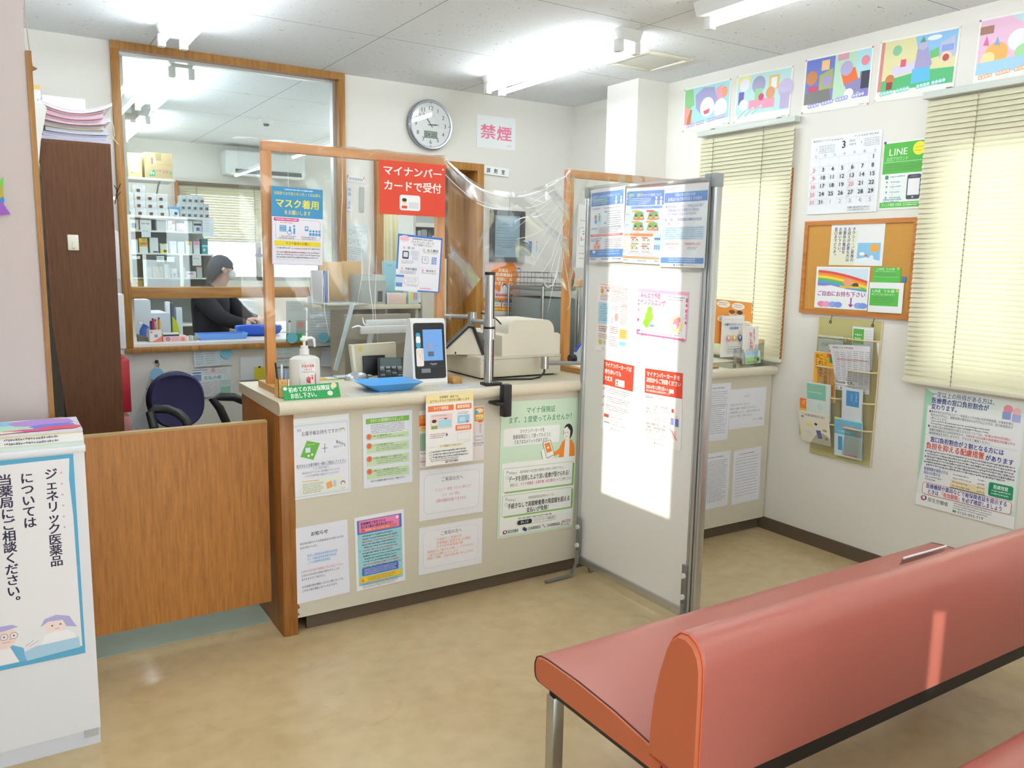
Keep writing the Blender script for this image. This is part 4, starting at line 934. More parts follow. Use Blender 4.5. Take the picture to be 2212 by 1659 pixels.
def wall_sheet(name, label, cat, px, y, draw, group=None, **kw):
    s = sheet_px(px, 1, y, **kw); draw(s); return one(name, label, cat, s.mb, group)
def d(s):
    s.T(29, 26, 47, '禁', '#E77C9E', 2, 40, 'c'); s.T(71, 28, 47, '煙', '#E77C9E', 2, 40, 'c'); s.T(78, 84, 7, 'です!', '#D8A04C', 1, 13)
wall_sheet('no_smoking_sign', 'white no smoking sheet with large pink kanji beside the wall clock', 'sign', [(1030, 247), (1114, 257), (1112, 326), (1029, 318)], 4.999, d, paper='#EEF1F2')
def d(s):
    for i, c in enumerate('調剤室'): s.T(22 + 28 * i, 22, 60, c, '#1A1D20', 2, 14, 'c')
wall_sheet('room_sign', 'small white room sign with three black kanji beside the doorway', 'sign', [(1042, 357), (1098, 365), (1098, 383), (1041, 375)], 4.995, d, paper='#F4F6F5', th=0.006)
# framed licence
fr = [(1062, 452), (1135, 458), (1129, 567), (1055, 565)]
A, B, Cc, D = [at(x, y, 1, 4.985) for x, y in fr]; x0, x1, z0, z1 = (A.x + D.x) / 2, (B.x + Cc.x) / 2, (Cc.z + D.z) / 2, (A.z + B.z) / 2; w = 0.034
b = MB(mat('#2E2A2C', 0.4)); b.box(x0, x0 + w, 4.968, 4.998, z0, z1, b=0.004); b.box(x1 - w, x1, 4.968, 4.998, z0, z1, b=0.004); b.box(x0 + w, x1 - w, 4.968, 4.998, z1 - w, z1, b=0.004); b.box(x0 + w, x1 - w, 4.968, 4.998, z0, z0 + w, b=0.004)
s = Sheet((x0 + w * .8, 4.99, z1 - w * .8), (1, 0, 0), (0, 0, -1), x1 - x0 - 1.6 * w, z1 - z0 - 1.6 * w, paper='#BFD4E6')
s.W(12, 12, 40, 2, '#C07A84', 1); s.T(55, 20, 3.6, '薬局開設許可証', '#6A7890', 1, 42, 'c'); s.para(12, 30, 60, 3, 6, 2.4, '#7F8FA8'); s.para(12, 52, 86, 4, 6, 2.4, '#7F8FA8'); s.W(30, 74, 70, 2.6, '#7F8FA8', 8); s.C(78, 73, 4, '#D98A98'); s.para(12, 84, 50, 2, 5, 2.2, '#8F9FB8')
gl = MB(M_GLASS); gl.box(x0 + w * .8, x1 - w * .8, 4.981, 4.982, z0 + w * .8, z1 - w * .8)
hk = MB(M_STEEL); hk.tube([((x0 + x1) / 2 + 0.02, 4.99, z1), ((x0 + x1) / 2 + 0.02, 4.992, z1 + 0.085)], 0.0018, n=6); 
thing('framed_licence', 'dark framed pale blue licence hanging on the back wall', 'picture frame', [('frame', b), ('document', s.mb), ('glass', gl), ('hanger', hk)])
def d(s):
    s.C(54, 26, 38, '#EE8A3C'); 
    for i, t in enumerate(('医薬品・', '医療機器の', '相談に お', 'お答えします')): s.T(54, 11 + 8.4 * i, 7.4, t, '#F8F1E6', 2, (36, 48, 44, 52)[i], 'c')
    s.C(91, 13, 7, '#AFC4D8'); s.C(91, 11, 4, '#37476A'); s.C(91, 12.5, 3.4, '#F4E0D4'); s.C(92, 33, 7, '#F4EFEA'); s.para(88, 31, 97, 3, 2, 1.2, '#999999'); s.C(85, 46, 6, '#BFD0C4'); s.C(85, 44, 4, '#C7C2C8'); s.C(6, 38, 7, '#F4EFEA')
    s.C(55, 48, 10, '#EEF0F4'); s.C(55, 45, 6.4, '#3F4C78'); s.C(55, 46.5, 5, '#F6EAE2'); s.poly([(42, 58), (46, 51), (64, 51), (68, 58)], '#E7ECF4')
    s.R(33, 60, 78, 63.5, '#C43040'); s.W(35, 60.6, 76, 2, '#F4D8D8', 3, False)
    s.R(0, 68, 100, 93, '#F0802E'); s.R(4, 72, 48, 84, '#F4F6F4'); s.R(52, 72, 96, 84, '#F4F6F8'); s.R(4, 72, 48, 76, '#2E8A46'); s.R(52, 72, 96, 76, '#2A50A8')
    s.T(54, 72.2, 3.4, '医療機器 相談窓口', '#E9EEF8', 1, 40); s.T(6, 72.2, 3.4, '医薬品 相談窓口', '#E9F4EA', 1, 38); s.T(74, 77, 5.5, '☎03-3506-9436', '#2A50A8', 1, 42, 'c'); s.T(26, 77, 5.5, '☎03-3506-9457', '#2E8A46', 1, 42, 'c')
    for i in range(4): s.RR(5 + 23 * i, 86, 20 + 23 * i, 91.5, '#F2CF2A', 2); s.C(23.5 + 23 * i, 88.7, 2.4, '#E7E3DC')
    s.R(0, 93, 100, 100, '#EDE9E6'); s.para(10, 95, 76, 2, 2.4, 1.5, '#8A8A8A')
wall_sheet('poster', 'pink poster with a large orange circle and phone numbers below the framed licence', 'poster', [(1046, 566), (1127, 569), (1122, 683), (1043, 677)], 4.997, d, paper='#EDC9C2')
def d(s):
    s.R(8, 8, 92, 30, '#6E94B8'); s.para(14, 36, 86, 5, 11, 5, '#8FB0CC')
wall_sheet('notice_card', 'small dark blue card on the wall at the right edge of the framed licence', 'notice', [(1134, 520), (1149, 522), (1147, 553), (1133, 552)], 4.998, d, paper='#4A6C92')
def d(s): s.V(50, 8, 8, '管理薬剤師名', '#70808A', 1, 1.15); s.C(52, 3.5, 14, '#E89A5A', ry=3.5)
wall_sheet('name_strip', 'narrow pale vertical name strip on the wall right of the framed licence', 'notice', [(1154, 520), (1165, 521), (1163, 559), (1152, 558)], 4.998, d, paper='#E3EBEA')

# papers between the internal window and the doorway
def d(s): s.T(50, 22, 56, '管理薬剤師', '#6A7484', 1, 84, 'c'); s.C(3, 8, 4, '#EC8C4A', ry=24); s.C(97, 8, 4, '#EC8C4A', ry=24)
wall_sheet('name_plate', 'white horizontal name plate with orange pins on the back wall', 'notice', [(751, 379), (787, 384), (786, 396), (750, 391)], 4.998, d, paper='#E9ECEE')
def d(s): s.V(50, 6, 15, '長島', '#4A5A78', 1, 1.2); s.V(50, 60, 15, '正人', '#4A5A78', 1, 1.2)
wall_sheet('name_plate', 'white vertical name plate with blue kanji below the horizontal one', 'notice', [(750, 402), (761, 403), (759, 456), (748, 455)], 4.998, d, paper='#DDE5EE')
wall_sheet('grey_card', 'plain grey card hanging right of the vertical name plate', 'card', [(777, 404), (787, 405), (786, 459), (775, 458)], 4.998, lambda s: s.R(8, 3, 92, 97, '#B9BCB8'), paper='#AEB2AE')
def d(s):
    s.W(36, 5, 60, 2.4, '#8A9298', 1); s.W(34, 9, 70, 2.4, '#8A9298', 2)
    for x, y in ((14, 16), (60, 16), (14, 40), (60, 40)): s.BR(x, y, x + 14, y + 12, '#7A8288', '#DDE6E8', 1, 1.2); s.para(x + 18, y, x + 36, 3, 3.5, 1.8, '#9AA4A8')
    s.para(10, 62, 90, 4, 5, 2, '#8A949A'); s.para(10, 84, 60, 3, 4.5, 1.8, '#9AA4A8')
wall_sheet('notice', 'pale instruction sheet with small square boxes beside the doorway', 'notice', [(746, 483), (793, 486), (790, 571), (744, 562)], 4.998, d, paper='#D9E2E4')

# papers on the wall below the internal window
def tbl(s, n=6):
    for i in range(n): s.W(6, 10 + i * 84 / n, 26, 5, '#6F8296', i); s.W(32, 10 + i * 84 / n, 60, 4, '#8FA0B0', i + 20); s.L(4, 20 + i * 84 / n, 96, 20 + i * 84 / n, '#B4C2CC', 0.4)
def d(s): s.R(0, 0, 100, 100, '#D4E0E8'); tbl(s, 7)
wall_sheet('notice', 'printed table sheet in a clear sleeve under the internal window sill', 'notice', [(416, 752), (497, 747), (499, 788), (421, 793)], 4.985, d, paper='#E6EDF1')
def d(s):
    s.R(3, 12, 24, 16, '#4A5C9A'); s.R(3, 20, 24, 42, '#7E96C8'); s.R(2, 4, 40, 6, '#6A7A9A'); s.para(30, 6, 90, 4, 5, 2, '#D8909A'); s.C(55, 8, 5, '#E8A0A8')
    s.R(26, 22, 80, 44, '#E9F1F2'); s.T(53, 26, 15, '支払の紙', '#2A8FA6', 1, 46, 'c'); s.para(6, 50, 50, 6, 7, 2.6, '#C8A0B0'); s.para(52, 46, 66, 7, 7, 2.6, '#D8B0B8')
    s.BR(70, 46, 97, 92, '#9AB4B8', '#D6E6E4', 2, 1); s.R(72, 68, 95, 90, '#9FD4BC'); s.para(74, 50, 93, 3, 5, 2.2, '#7A9AA0')
wall_sheet('notice', 'clear pocket of payment slips with teal handwriting behind the office chair', 'notice', [(413, 798), (499, 792), (500, 853), (416, 860)], 4.99, d, paper='#DFE8EC')
wall_sheet('round_memo', 'round blue memo stuck on the printed table sheet', 'memo', [(476, 750), (501, 750), (501, 776), (476, 776)], 4.98, lambda s: (s.C(50, 50, 50, '#7FC4DC'), s.para(20, 40, 80, 2, 14, 6, '#6AB0CC')), paper=None, group='round blue memos')
# right part: papers on the lower wall behind the counter
def d(s): s.para(10, 10, 60, 8, 10, 4, '#9AA4A8')
wall_sheet('notice', 'plain white sheet at the back wall beside the left post of the wooden frame', 'notice', [(519, 772), (568, 770), (567, 820), (519, 821)], 4.99, lambda s: None, paper='#E4E7EC')
wall_sheet('memo', 'yellow memo slip clipped beside the left post of the wooden frame', 'memo', [(549, 793), (572, 792), (572, 819), (549, 820)], 4.98, lambda s: (s.para(12, 20, 90, 4, 18, 6, '#9A8A1C'), s.R(40, -6, 62, 8, '#2A2A2A')), paper='#D8C72C')
def d(s): tbl(s, 5); s.R(4, 64, 70, 67, '#D86A5A')
wall_sheet('notice', 'form with a red line on the back wall left of the sanitiser bottle', 'notice', [(594, 742), (654, 738), (655, 790), (595, 792)], 4.97, d, paper='#CBD6D4')
wall_sheet('notice', 'small blue grid card low on the back wall behind the pen stand', 'notice', [(600, 797), (630, 796), (630, 818), (600, 819)], 4.965, lambda s: (s.para(8, 14, 92, 5, 17, 8, '#7A9EB4'), s.C(52, 20, 7, '#3A5A9A')), paper='#C6D8DE')
def d(s): s.para(8, 6, 92, 16, 5.6, 2.2, '#9FAEB4')
wall_sheet('notice', 'large printed sheet in a sleeve behind the film beside the internal window', 'notice', [(664, 640), (738, 640), (738, 747), (664, 747)], 4.95, d, paper='#C4D2D6')
def d(s): s.para(10, 6, 90, 4, 6, 2.4, '#9FB0B0'); s.R(50, 55, 95, 96, '#A6B4AC'); s.C(72, 68, 16, '#D98A7A'); s.R(12, 60, 22, 90, '#EDEFF0'); s.C(17, 58, 6, '#8A4A5A')
wall_sheet('notice', 'pale sheet with a red seal hanging at the right end of the internal window', 'notice', [(618, 650), (661, 650), (661, 726), (618, 726)], 4.955, d, paper='#CCD8D6')
wall_sheet('notice', 'green slip at the right end of the internal window sill', 'notice', [(618, 720), (652, 720), (652, 738), (618, 738)], 4.945, lambda s: None, paper='#3FA96A')
for i, (x, y, r) in enumerate(((631, 730, 12), (699, 728, 12), (722, 736, 12), (726, 668, 9))):
    q = at(x, y, 1, 4.94); s = Sheet((q.x - r * .0028, 4.94, q.z + r * .0028), (1, 0, 0), (0, 0, -1), r * .0056, r * .0056, paper=None); s.C(50, 50, 50, '#7CC6DE' if i < 3 else '#5E9E90')
    if i == 1: s.para(16, 18, 84, 5, 14, 6, '#3E86B4')
    one('round_memo', ('round blue memo over the green slip', 'round blue memo with handwriting on the large printed sheet', 'plain round blue memo at the lower right of the large printed sheet', 'round green memo under the hutch tray')[i], 'memo', s.mb, 'round blue memos')
def d(s): s.T(14, 8, 14, '3', '#556070', 1); s.W(50, 12, 80, 4, '#8A94A4', 2); [s.para(10 + 12 * i, 40, 18 + 12 * i, 5, 11, 4, '#A0A8B8') for i in range(7)]
wall_sheet('calendar', 'small white calendar page standing behind the sanitiser bottle', 'calendar', [(694, 750), (732, 750), (732, 792), (694, 790)], 4.985, d, paper='#D5DAE8')

# desk with a hutch behind the counter
M_DESK = mat('#CFCBB8', 0.5)
b = MB(M_DESK); b.box(1.45, 3.0, 4.30, 4.93, 0.70, 0.725, b=0.003)
l = []
for x in (1.47, 2.96):
    q = MB(M_DESK); q.box(x, x + 0.025, 4.32, 4.92, 0.0, 0.70); l.append(('side', q))
thing('office_desk', 'beige office desk behind the reception counter against the back wall', 'desk', [('desktop', b)] + l)
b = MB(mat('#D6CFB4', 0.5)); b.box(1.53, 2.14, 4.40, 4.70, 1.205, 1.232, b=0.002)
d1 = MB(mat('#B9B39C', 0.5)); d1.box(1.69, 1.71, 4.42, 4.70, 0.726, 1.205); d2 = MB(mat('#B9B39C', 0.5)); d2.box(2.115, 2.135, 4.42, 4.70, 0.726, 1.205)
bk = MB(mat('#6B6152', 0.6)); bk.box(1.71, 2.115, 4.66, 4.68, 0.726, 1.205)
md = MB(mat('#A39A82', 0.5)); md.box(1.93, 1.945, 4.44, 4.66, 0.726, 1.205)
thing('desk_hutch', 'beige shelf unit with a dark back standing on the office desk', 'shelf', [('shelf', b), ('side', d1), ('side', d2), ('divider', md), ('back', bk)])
b = MB(mat('#B9C0BC', 0.4)); b.box(1.53, 1.77, 4.30, 4.62, 1.233, 1.243, b=0.003)
one('tray', 'flat grey tray on the left end of the hutch shelf', 'tray', b)
def bx(name, label, cat, px, y, dep, m, group=None, b_=0.002, sub=None):
    """box whose front face shows at these two pixel corners (left top, right bottom) at depth y"""
    A, B = at(px[0], px[1], 1, y), at(px[2], px[3], 1, y); q = MB(m); q.box(min(A.x, B.x), max(A.x, B.x), y, y + dep, min(A.z, B.z), max(A.z, B.z), b=b_)
    if sub:
        s = Sheet((A.x, y, A.z), (1, 0, 0), (0, 0, -1), B.x - A.x, A.z - B.z, paper=None); sub(s); return thing(name, label, cat, [('box', q), ('print', s.mb)], group)
    return one(name, label, cat, q, group)
def shelf_box(name, label, cat, x0, x1, y, dep, z0, z1, m, group=None, sub=None, b_=0.002):
    q = MB(m); q.box(x0, x1, y, y + dep, z0, z1, b=b_)
    if sub:
        s = Sheet((x0, y, z1), (1, 0, 0), (0, 0, -1), x1 - x0, z1 - z0, paper=None); sub(s); return thing(name, label, cat, [('box', q), ('print', s.mb)], group)
    return one(name, label, cat, q, group)
shelf_box('file_folder', 'tan file folder standing on the hutch shelf', 'folder', 1.60, 1.74, 4.62, 0.03, 1.244, 1.47, mat('#D2AE7C', 0.6))
shelf_box('file_folder', 'brown file folder leaning behind the grey box on the hutch shelf', 'folder', 1.742, 1.86, 4.63, 0.03, 1.233, 1.475, mat('#CBA878', 0.6))
for i in range(4): shelf_box('file_folder', ('white', 'blue', 'violet', 'pale')[i] + ' thin file standing at the left end of the hutch shelf', 'folder', 1.555 + 0.011 * i, 1.563 + 0.011 * i, 4.45, 0.2, 1.2435, 1.42, mat(('#E6E8EA', '#4E78B4', '#8E86C0', '#D6E0E4')[i], 0.5), 'thin files on the hutch')
shelf_box('grey_case', 'grey plastic case standing in the middle of the hutch shelf', 'case', 1.775, 1.925, 4.42, 0.18, 1.233, 1.40, mat('#A9B0AC', 0.4), sub=lambda s: (s.R(2, 2, 98, 20, '#C2CCCA'), s.R(66, 55, 86, 92, '#3A3D40')))
shelf_box('blue_file', 'pale blue document file standing on the hutch shelf behind the guide sheet', 'file', 1.97, 2.10, 4.55, 0.03, 1.233, 1.48, mat('#8FC4D0', 0.4), sub=lambda s: s.W(14, 8, 40, 4, '#4A6A90', 1))
shelf_box('tissue_box', 'pinkish cream box on the right half of the hutch shelf', 'box', 1.94, 2.05, 4.41, 0.1, 1.233, 1.295, mat('#E3CBBE', 0.6))
shelf_box('white_bottle', 'small white labelled bottle beside the cream box on the hutch', 'bottle', 1.90 + 0.029, 1.938, 4.405, 0.009, 1.233, 1.30, mat('#E8EAF2', 0.4))
shelf_box('card_case', 'clear case of pink and yellow cards at the right end of the hutch', 'case', 2.065, 2.13, 4.41, 0.07, 1.233, 1.31, mat('#C8DCD6', 0.3), sub=lambda s: (s.R(14, 10, 40, 70, '#D8D84A'), s.R(48, 14, 70, 70, '#E88AA8'), s.R(74, 16, 88, 70, '#6AA8D0')))
b = MB(mat('#C8C4B4', 0.6)); b.box(2.15, 2.31, 4.40, 4.42, 0.726, 1.50); ft = MB(mat('#B4B0A0', 0.6)); ft.box(2.15, 2.31, 4.36, 4.46, 0.7255, 0.74)
thing('desk_divider', 'beige upright divider panel at the right end of the office desk', 'panel', [('panel', b), ('foot', ft)])
# lamp-like arms of a copy holder behind the film
def armset():
    M_ = mat('#E3E6E4', 0.4); p = []
    q = MB(M_); A, B = at(790, 700, 1, 4.05), at(888, 698, 1, 4.05); q.box(A.x, B.x, 4.04, 4.06, A.z - 0.022, A.z + 0.022, b=0.003); p.append(('upper_arm', q))
    q = MB(M_); A, B = at(777, 713, 1, 4.0), at(885, 711, 1, 4.0); q.box(A.x, B.x, 3.98, 4.0, A.z - 0.02, A.z + 0.02, b=0.003); p.append(('lower_arm', q))
    q = MB(mat('#C3C8C6', 0.4)); A, B = at(803, 712, 1, 4.03), at(788, 800, 1, 4.03); q.tube([A, B, Vector((B.x, 4.03, 0.728))], 0.016, n=8); p.append(('leg', q))
    q = MB(mat('#BFD0D4', 0.4)); A, B = at(762, 655, 1, 4.03), at(724, 800, 1, 4.03); q.tube([A, B], 0.013, n=4); p.append(('ruler_bar', q))
    q = MB(mat('#C9C6BA', 0.5)); q.box(1.40, 1.95, 3.90, 4.09, 0.7255, 0.74); p.append(('base', q))
    return p
b = MB(M_DESK); b.box(1.38, 2.5, 3.86, 4.29, 0.70, 0.725, b=0.003); l = []
for x in (1.40, 2.46):
    q = MB(M_DESK); q.box(x, x + 0.02, 3.88, 4.28, 0.0, 0.70); l.append(('side', q))
thing('side_desk', 'low beige work table directly behind the reception counter', 'table', [('tabletop', b)] + l)
thing('copy_holder', 'pale jointed copy holder arms behind the clear film', 'copy holder', armset())
b = MB(mat('#8A8272', 0.5)); A, B = at(740, 668, 1, 4.10), at(888, 800, 1, 4.10); b.box(A.x + 0.02, B.x, 4.10, 4.13, 0.7255, A.z - 0.03, b=0.004); 
one('dark_panel', 'dark brownish panel standing behind the copy holder arms', 'panel', b)
rd = random.Random(11)
for i, (x, y, cc, nm) in enumerate(((700, 798, '#D8E0E4', 'pale printed paper heap beside the sanitiser bottle, lowest sheet'), (715, 795, '#BFD8D4', 'mint sheet of the loose paper heap beside the sanitiser bottle'), (735, 785, '#CFE0EA', 'blue tinted sheet topping the loose paper heap'), (690, 806, '#B8A838', 'yellow folder edge under the loose paper heap'))):
    q = at(x, y, 2, 0.95); a = rd.uniform(-0.5, 0.5); zz = 0.9455 + (0.001, 0.0035, 0.006, 0.0)[i]
    s = Sheet((min(q.x - 0.09, 1.30), 3.60 - 0.004 * i, zz), (math.cos(a) * 1, math.sin(a) * 0.15, 0), (0, -1, 0), 0.17, 0.07, paper=cc, gap=0.0, th=0.0015)
    if i in (0, 2): s.para(8, 12, 92, 4, 20, 8, '#8AA0B0')
    one('loose_paper', nm, 'paper', s.mb, 'loose papers behind the sanitiser')

# metal trolley with a wire basket, printer and folder in the far right corner
rk = []
RX0, RX1, RY0, RY1 = 3.095, 3.395, 4.52, 4.95
for x in (RX0, RX1):
    for y in (RY0, RY1):
        q = MB(M_STEEL); q.cyl((x, y, 0.0), (x, y, 1.33), 0.0105, n=12); rk.append(('post', q))
for z in (0.35, 0.80, 1.30):
    q = MB(mat('#8D9290', 0.35, 0.6)); q.box(RX0, RX1, RY0, RY1, z, z + 0.022, b=0.003); rk.append(('shelf', q))
thing('metal_trolley', 'steel trolley with grey shelves in the corner by the back wall', 'trolley', rk)
b = MB(mat('#8E918F', 0.4, 0.6))
for z in (1.345, 1.385, 1.42): b.tube([(RX0 + 0.02, RY0 + 0.02, z), (RX1 - 0.09, RY0 + 0.02, z), (RX1 - 0.09, RY1 - 0.02, z), (RX0 + 0.02, RY1 - 0.02, z)], 0.0022, n=5, close=True)
for i in range(7):
    x = RX0 + 0.02 + (RX1 - 0.11 - RX0) * i / 6; b.tube([(x, RY0 + 0.02, 1.42), (x, RY0 + 0.02, 1.325), (x, RY1 - 0.02, 1.325), (x, RY1 - 0.02, 1.42)], 0.0018, n=5)
one('wire_basket', 'grey wire basket on top of the steel trolley', 'basket', b)
b = MB(mat('#7A8280', 0.5)); b.box(RX0 + 0.01, RX1 - 0.01, RY0 + 0.02, RY1 - 0.02, 0.83, 1.25, b=0.01)
one('grey_box', 'large grey box standing inside the steel trolley', 'box', b)
b = MB(mat('#C0604E', 0.6, var=0.25, bscale=30)); b.ball((3.355, 4.60, 1.405), (0.05, 0.05, 0.062)); lf = MB(mat('#6A6A38', 0.7, var=0.3, bscale=40)); lf.lathe([(0.035, 0), (0.045, 0.03), (0.045, 0.07)], (3.355, 4.60, 1.323), n=16)
thing('flower_pot', 'small reddish round pot decoration on the steel trolley', 'pot', [('top', b), ('pot', lf)])
b = MB(mat('#CFE0DE', 0.4)); b.box(3.12, 3.62, 4.05, 4.45, 0.83, 1.02, b=0.012); c2 = MB(mat('#23282A', 0.4)); c2.box(3.15, 3.60, 4.046, 4.052, 0.945, 0.985, b=0.002); l2 = MB(mat('#B4C6C6', 0.4)); l2.box(3.13, 3.61, 4.06, 4.44, 1.02, 1.035, b=0.004)
one_tbl = MB(M_DESK); one_tbl.box(3.08, 3.65, 3.97 - 0.32, 4.0 - 0.005, 0.80, 0.829)
b.v = [Vector((p.x - 0.02, p.y - 0.36, p.z)) for p in b.v]; c2.v = [Vector((p.x - 0.02, p.y - 0.36, p.z)) for p in c2.v]; l2.v = [Vector((p.x - 0.02, p.y - 0.36, p.z)) for p in l2.v]
lg = []
for x in (3.10, 3.61):
    q = MB(M_DESK); q.box(x, x + 0.02, 3.67, 3.98, 0.0, 0.80); lg.append(('leg', q))
b.v = [Vector((p.x, 3.67 + (p.y - 3.69) * 0.75, p.z)) for p in b.v]; l2.v = [Vector((p.x, 3.67 + (p.y - 3.70) * 0.75, p.z)) for p in l2.v]; c2.v = [Vector((p.x, p.y - 0.02, p.z)) for p in c2.v]
thing('printer_table', 'small beige table behind the right part of the counter', 'table', [('tabletop', one_tbl)] + lg)
thing('printer', 'pale teal printer behind the right wooden frame post', 'printer', [('body', b), ('lid', l2), ('slot', c2)])
A, B = at(1238, 765, 1, 3.60), at(1264, 715, 1, 3.60)
b = MB(mat('#B9C0CC', 0.4)); b.prism([(A.x, CT + 0.001), (A.x + 0.01, CT + 0.06), (B.x + 0.02, B.z), (B.x + 0.25, B.z + 0.05), (B.x + 0.25, CT + 0.001)], 1, 3.595, 3.605); e = MB(mat('#2E4AB8', 0.4)); e.tube([(A.x + 0.008, 3.592, CT + 0.06), (B.x + 0.02, 3.592, B.z), (B.x + 0.25, 3.592, B.z + 0.05)], 0.007, n=4)
thing('display_board', 'grey board with a bright blue edge leaning behind the right wooden frame', 'board', [('board', b), ('edge', e)])
def d(s): s.W(30, 8, 70, 2.4, '#8A8A90', 1); s.W(10, 24, 60, 2.4, '#9A9AA0', 2); s.BR(6, 36, 96, 66, '#9AB0C8', '#F2F4F4', 8, 1.5); s.T(20, 40, 8, '2025', '#4A5260', 1, 60); s.T(10, 50, 8, 'レジ袋', '#A04A52', 1, 70); s.W(10, 76, 80, 2.4, '#9A9AA0', 3); s.W(10, 84, 60, 2.4, '#9A9AA0', 4)
wall_sheet('notice', 'white notice hung on the film between the wooden frame post and partition', 'notice', [(1247, 441), (1300, 446), (1298, 580), (1246, 578)], 3.292, d, paper='#EEF0F0')
q = at(1255, 612, 1, 3.40); b = MB(mat('#E6A23C', 0.5)); b.box(q.x - 0.03, q.x + 0.09, 3.372, 3.40, q.z - 0.012, q.z + 0.02, b=0.004); w_ = MB(mat('#C08030', 0.5)); w_.box(q.x - 0.05, q.x + 0.09, 3.372, 3.40, q.z - 0.022, q.z - 0.0125, b=0.003)
thing('orange_ornament', 'small orange ornament fixed behind the right wooden frame post', 'ornament', [('top', b), ('bottom', w_)])

# tall brown cabinet at the left with the paper pile on top
YC = 4.0
A, B = at(85, 303, 1, YC), at(240, 318, 1, YC); x0, x1, zt_ = 0.20, 0.468, 1.945
b = MB(wood('cabinet_veneer', '#4E2C0E', '#643A1A', 22, rough=0.65)); b.prism([(0.205, 1.195), (x0, zt_), (x1, zt_), (x1 - 0.005, 0.0), (0.275, 0.0), (0.26, 0.55)], 1, YC, YC + 0.03)
bd = MB(wood('cabinet_body', '#52300F', '#6A3F1C', 14)); bd.box(0.285, 0.462, YC + 0.03, 4.94, 0.0, zt_ - 0.02)
tp = MB(wood('cabinet_top', '#52300F', '#6A3F1C', 14, axis=1, rough=0.6)); tp.box(0.20, 0.468, YC, 4.95, zt_, zt_ + 0.012)
thing('tall_cabinet', 'tall dark brown cabinet end with a white hook at the left', 'cabinet', [('end_panel', b), ('body', bd), ('top', tp)])
q = at(158, 524, 1, YC); b = MB(mat('#E8E4D6', 0.4)); b.box(q.x - 0.021, q.x + 0.021, YC - 0.006, YC - 0.0003, q.z - 0.033, q.z + 0.033, b=0.003); h = MB(mat('#E8E4D6', 0.4)); h.tube([(q.x, YC - 0.006, q.z + 0.005), (q.x, YC - 0.008, q.z - 0.01), (q.x, YC - 0.011, q.z - 0.024), (q.x, YC - 0.014, q.z - 0.02)], 0.004, n=8)
thing('adhesive_hook', 'small white adhesive hook on the dark brown cabinet', 'hook', [('plate', b), ('hook', h)])
rd = random.Random(21); z = zt_ + 0.0125
for i, (cc, th) in enumerate((('#D9DAEC', 0.017), ('#D3D5E8', 0.016), ('#DADCEC', 0.015), ('#C9CC9A', 0.004), ('#E4DDE8', 0.014), ('#EBC4CC', 0.006), ('#DEDDEB', 0.016), ('#E9B8C2', 0.005), ('#E6DCE6', 0.014), ('#E8BEC6', 0.006), ('#EAE4EC', 0.014))):
    x0_, x1_ = 0.205 + rd.uniform(0, 0.03), 0.468 + rd.uniform(-0.02, 0.022); sag = 0.001 + 0.0023 * i; CV = lambda u: (((x0_ + (x1_ - x0_) * u / N) - 0.336) / 0.14) ** 2; y0_ = 4.03 + rd.uniform(-0.02, 0.03)
    N = 14; b = MB(mat(cc, 0.7))
    for zz in (0, th):
        b.add([(x0_ + (x1_ - x0_) * u / N, y, z + zz + sag * 1.6 * CV(u)) for y in (y0_, 4.34) for u in range(N + 1)], [(u, u + 1, N + 2 + u, N + 1 + u) for u in range(N)], None, True)
    b.add([(x0_ + (x1_ - x0_) * u / N, y0_, z + zz + sag * 1.6 * CV(u)) for zz in (0, th) for u in range(N + 1)], [(u, u + 1, N + 2 + u, N + 1 + u) for u in range(N)], None, True)
    b.add([(x1_, y, z + zz + sag * 1.6 * CV(N)) for zz in (0, th) for y in (y0_, 4.34)], [(0, 1, 3, 2)])
    for t in range(2, max(3, int(th / 0.003))):
        zz = th * t / max(3, int(th / 0.003)); b.add([(x0_ + (x1_ - x0_) * u / N, y0_ - 0.0006, z + zz + e + sag * 1.6 * CV(u)) for e in (0, 0.0006) for u in range(N + 1)], [(u, u + 1, N + 2 + u, N + 1 + u) for u in range(N)], mat('#A9A6BE', 0.8), True)
    ordn = ('bottom', 'second', 'third', 'fourth', 'fifth', 'sixth', 'seventh', 'eighth', 'ninth', 'tenth', 'topmost')[i]
    one('paper_bundle', ordn + ' bundle ' + ('counting up in' if 0 < i < 10 else 'of') + ' the tied paper pile on the brown cabinet', 'paper bundle', b, 'paper bundles on the brown cabinet'); z += th + 0.0006
b = MB(mat('#D9D2A8', 0.6)); b.tube([(0.470, 4.06, 1.96), (0.492, 4.05, 2.0), (0.490, 4.05, 2.04), (0.475, 4.06, 2.07)], 0.0016, n=5); b.tube([(0.478, 4.05, 2.0), (0.495, 4.045, 1.975), (0.505, 4.04, 1.962)], 0.0016, n=5)
one('string', 'pale string hanging from the paper pile on the brown cabinet', 'string', b)
shelf_box('white_box', 'white carton with handwriting behind the paper pile', 'box', 0.245, 0.42, 4.42, 0.2, zt_ + 0.013, 2.20, mat('#E9E8F0', 0.6), sub=lambda s: (s.W(40, 78, 92, 8, '#4A4E90', 3, False)))
shelf_box('white_box', 'narrow white carton with a tan top beside the brown trim', 'box', 0.20, 0.238, 4.40, 0.14, zt_ + 0.013, 2.235, mat('#EDECEA', 0.6), sub=lambda s: s.R(0, 0, 100, 7, '#C9A860'))
b = MB(mat('#D7D6D2', 0.7)); P = [(78, 215), (98, 228), (101, 236), (88, 305), (82, 380), (77, 405)]
A = [at(x, y, 1, 3.985) for x, y in P]; Lp = [at(x, y, 1, 3.985) for x, y in ((66, 215), (66, 228), (67, 236), (71, 305), (74, 380), (76, 405))]
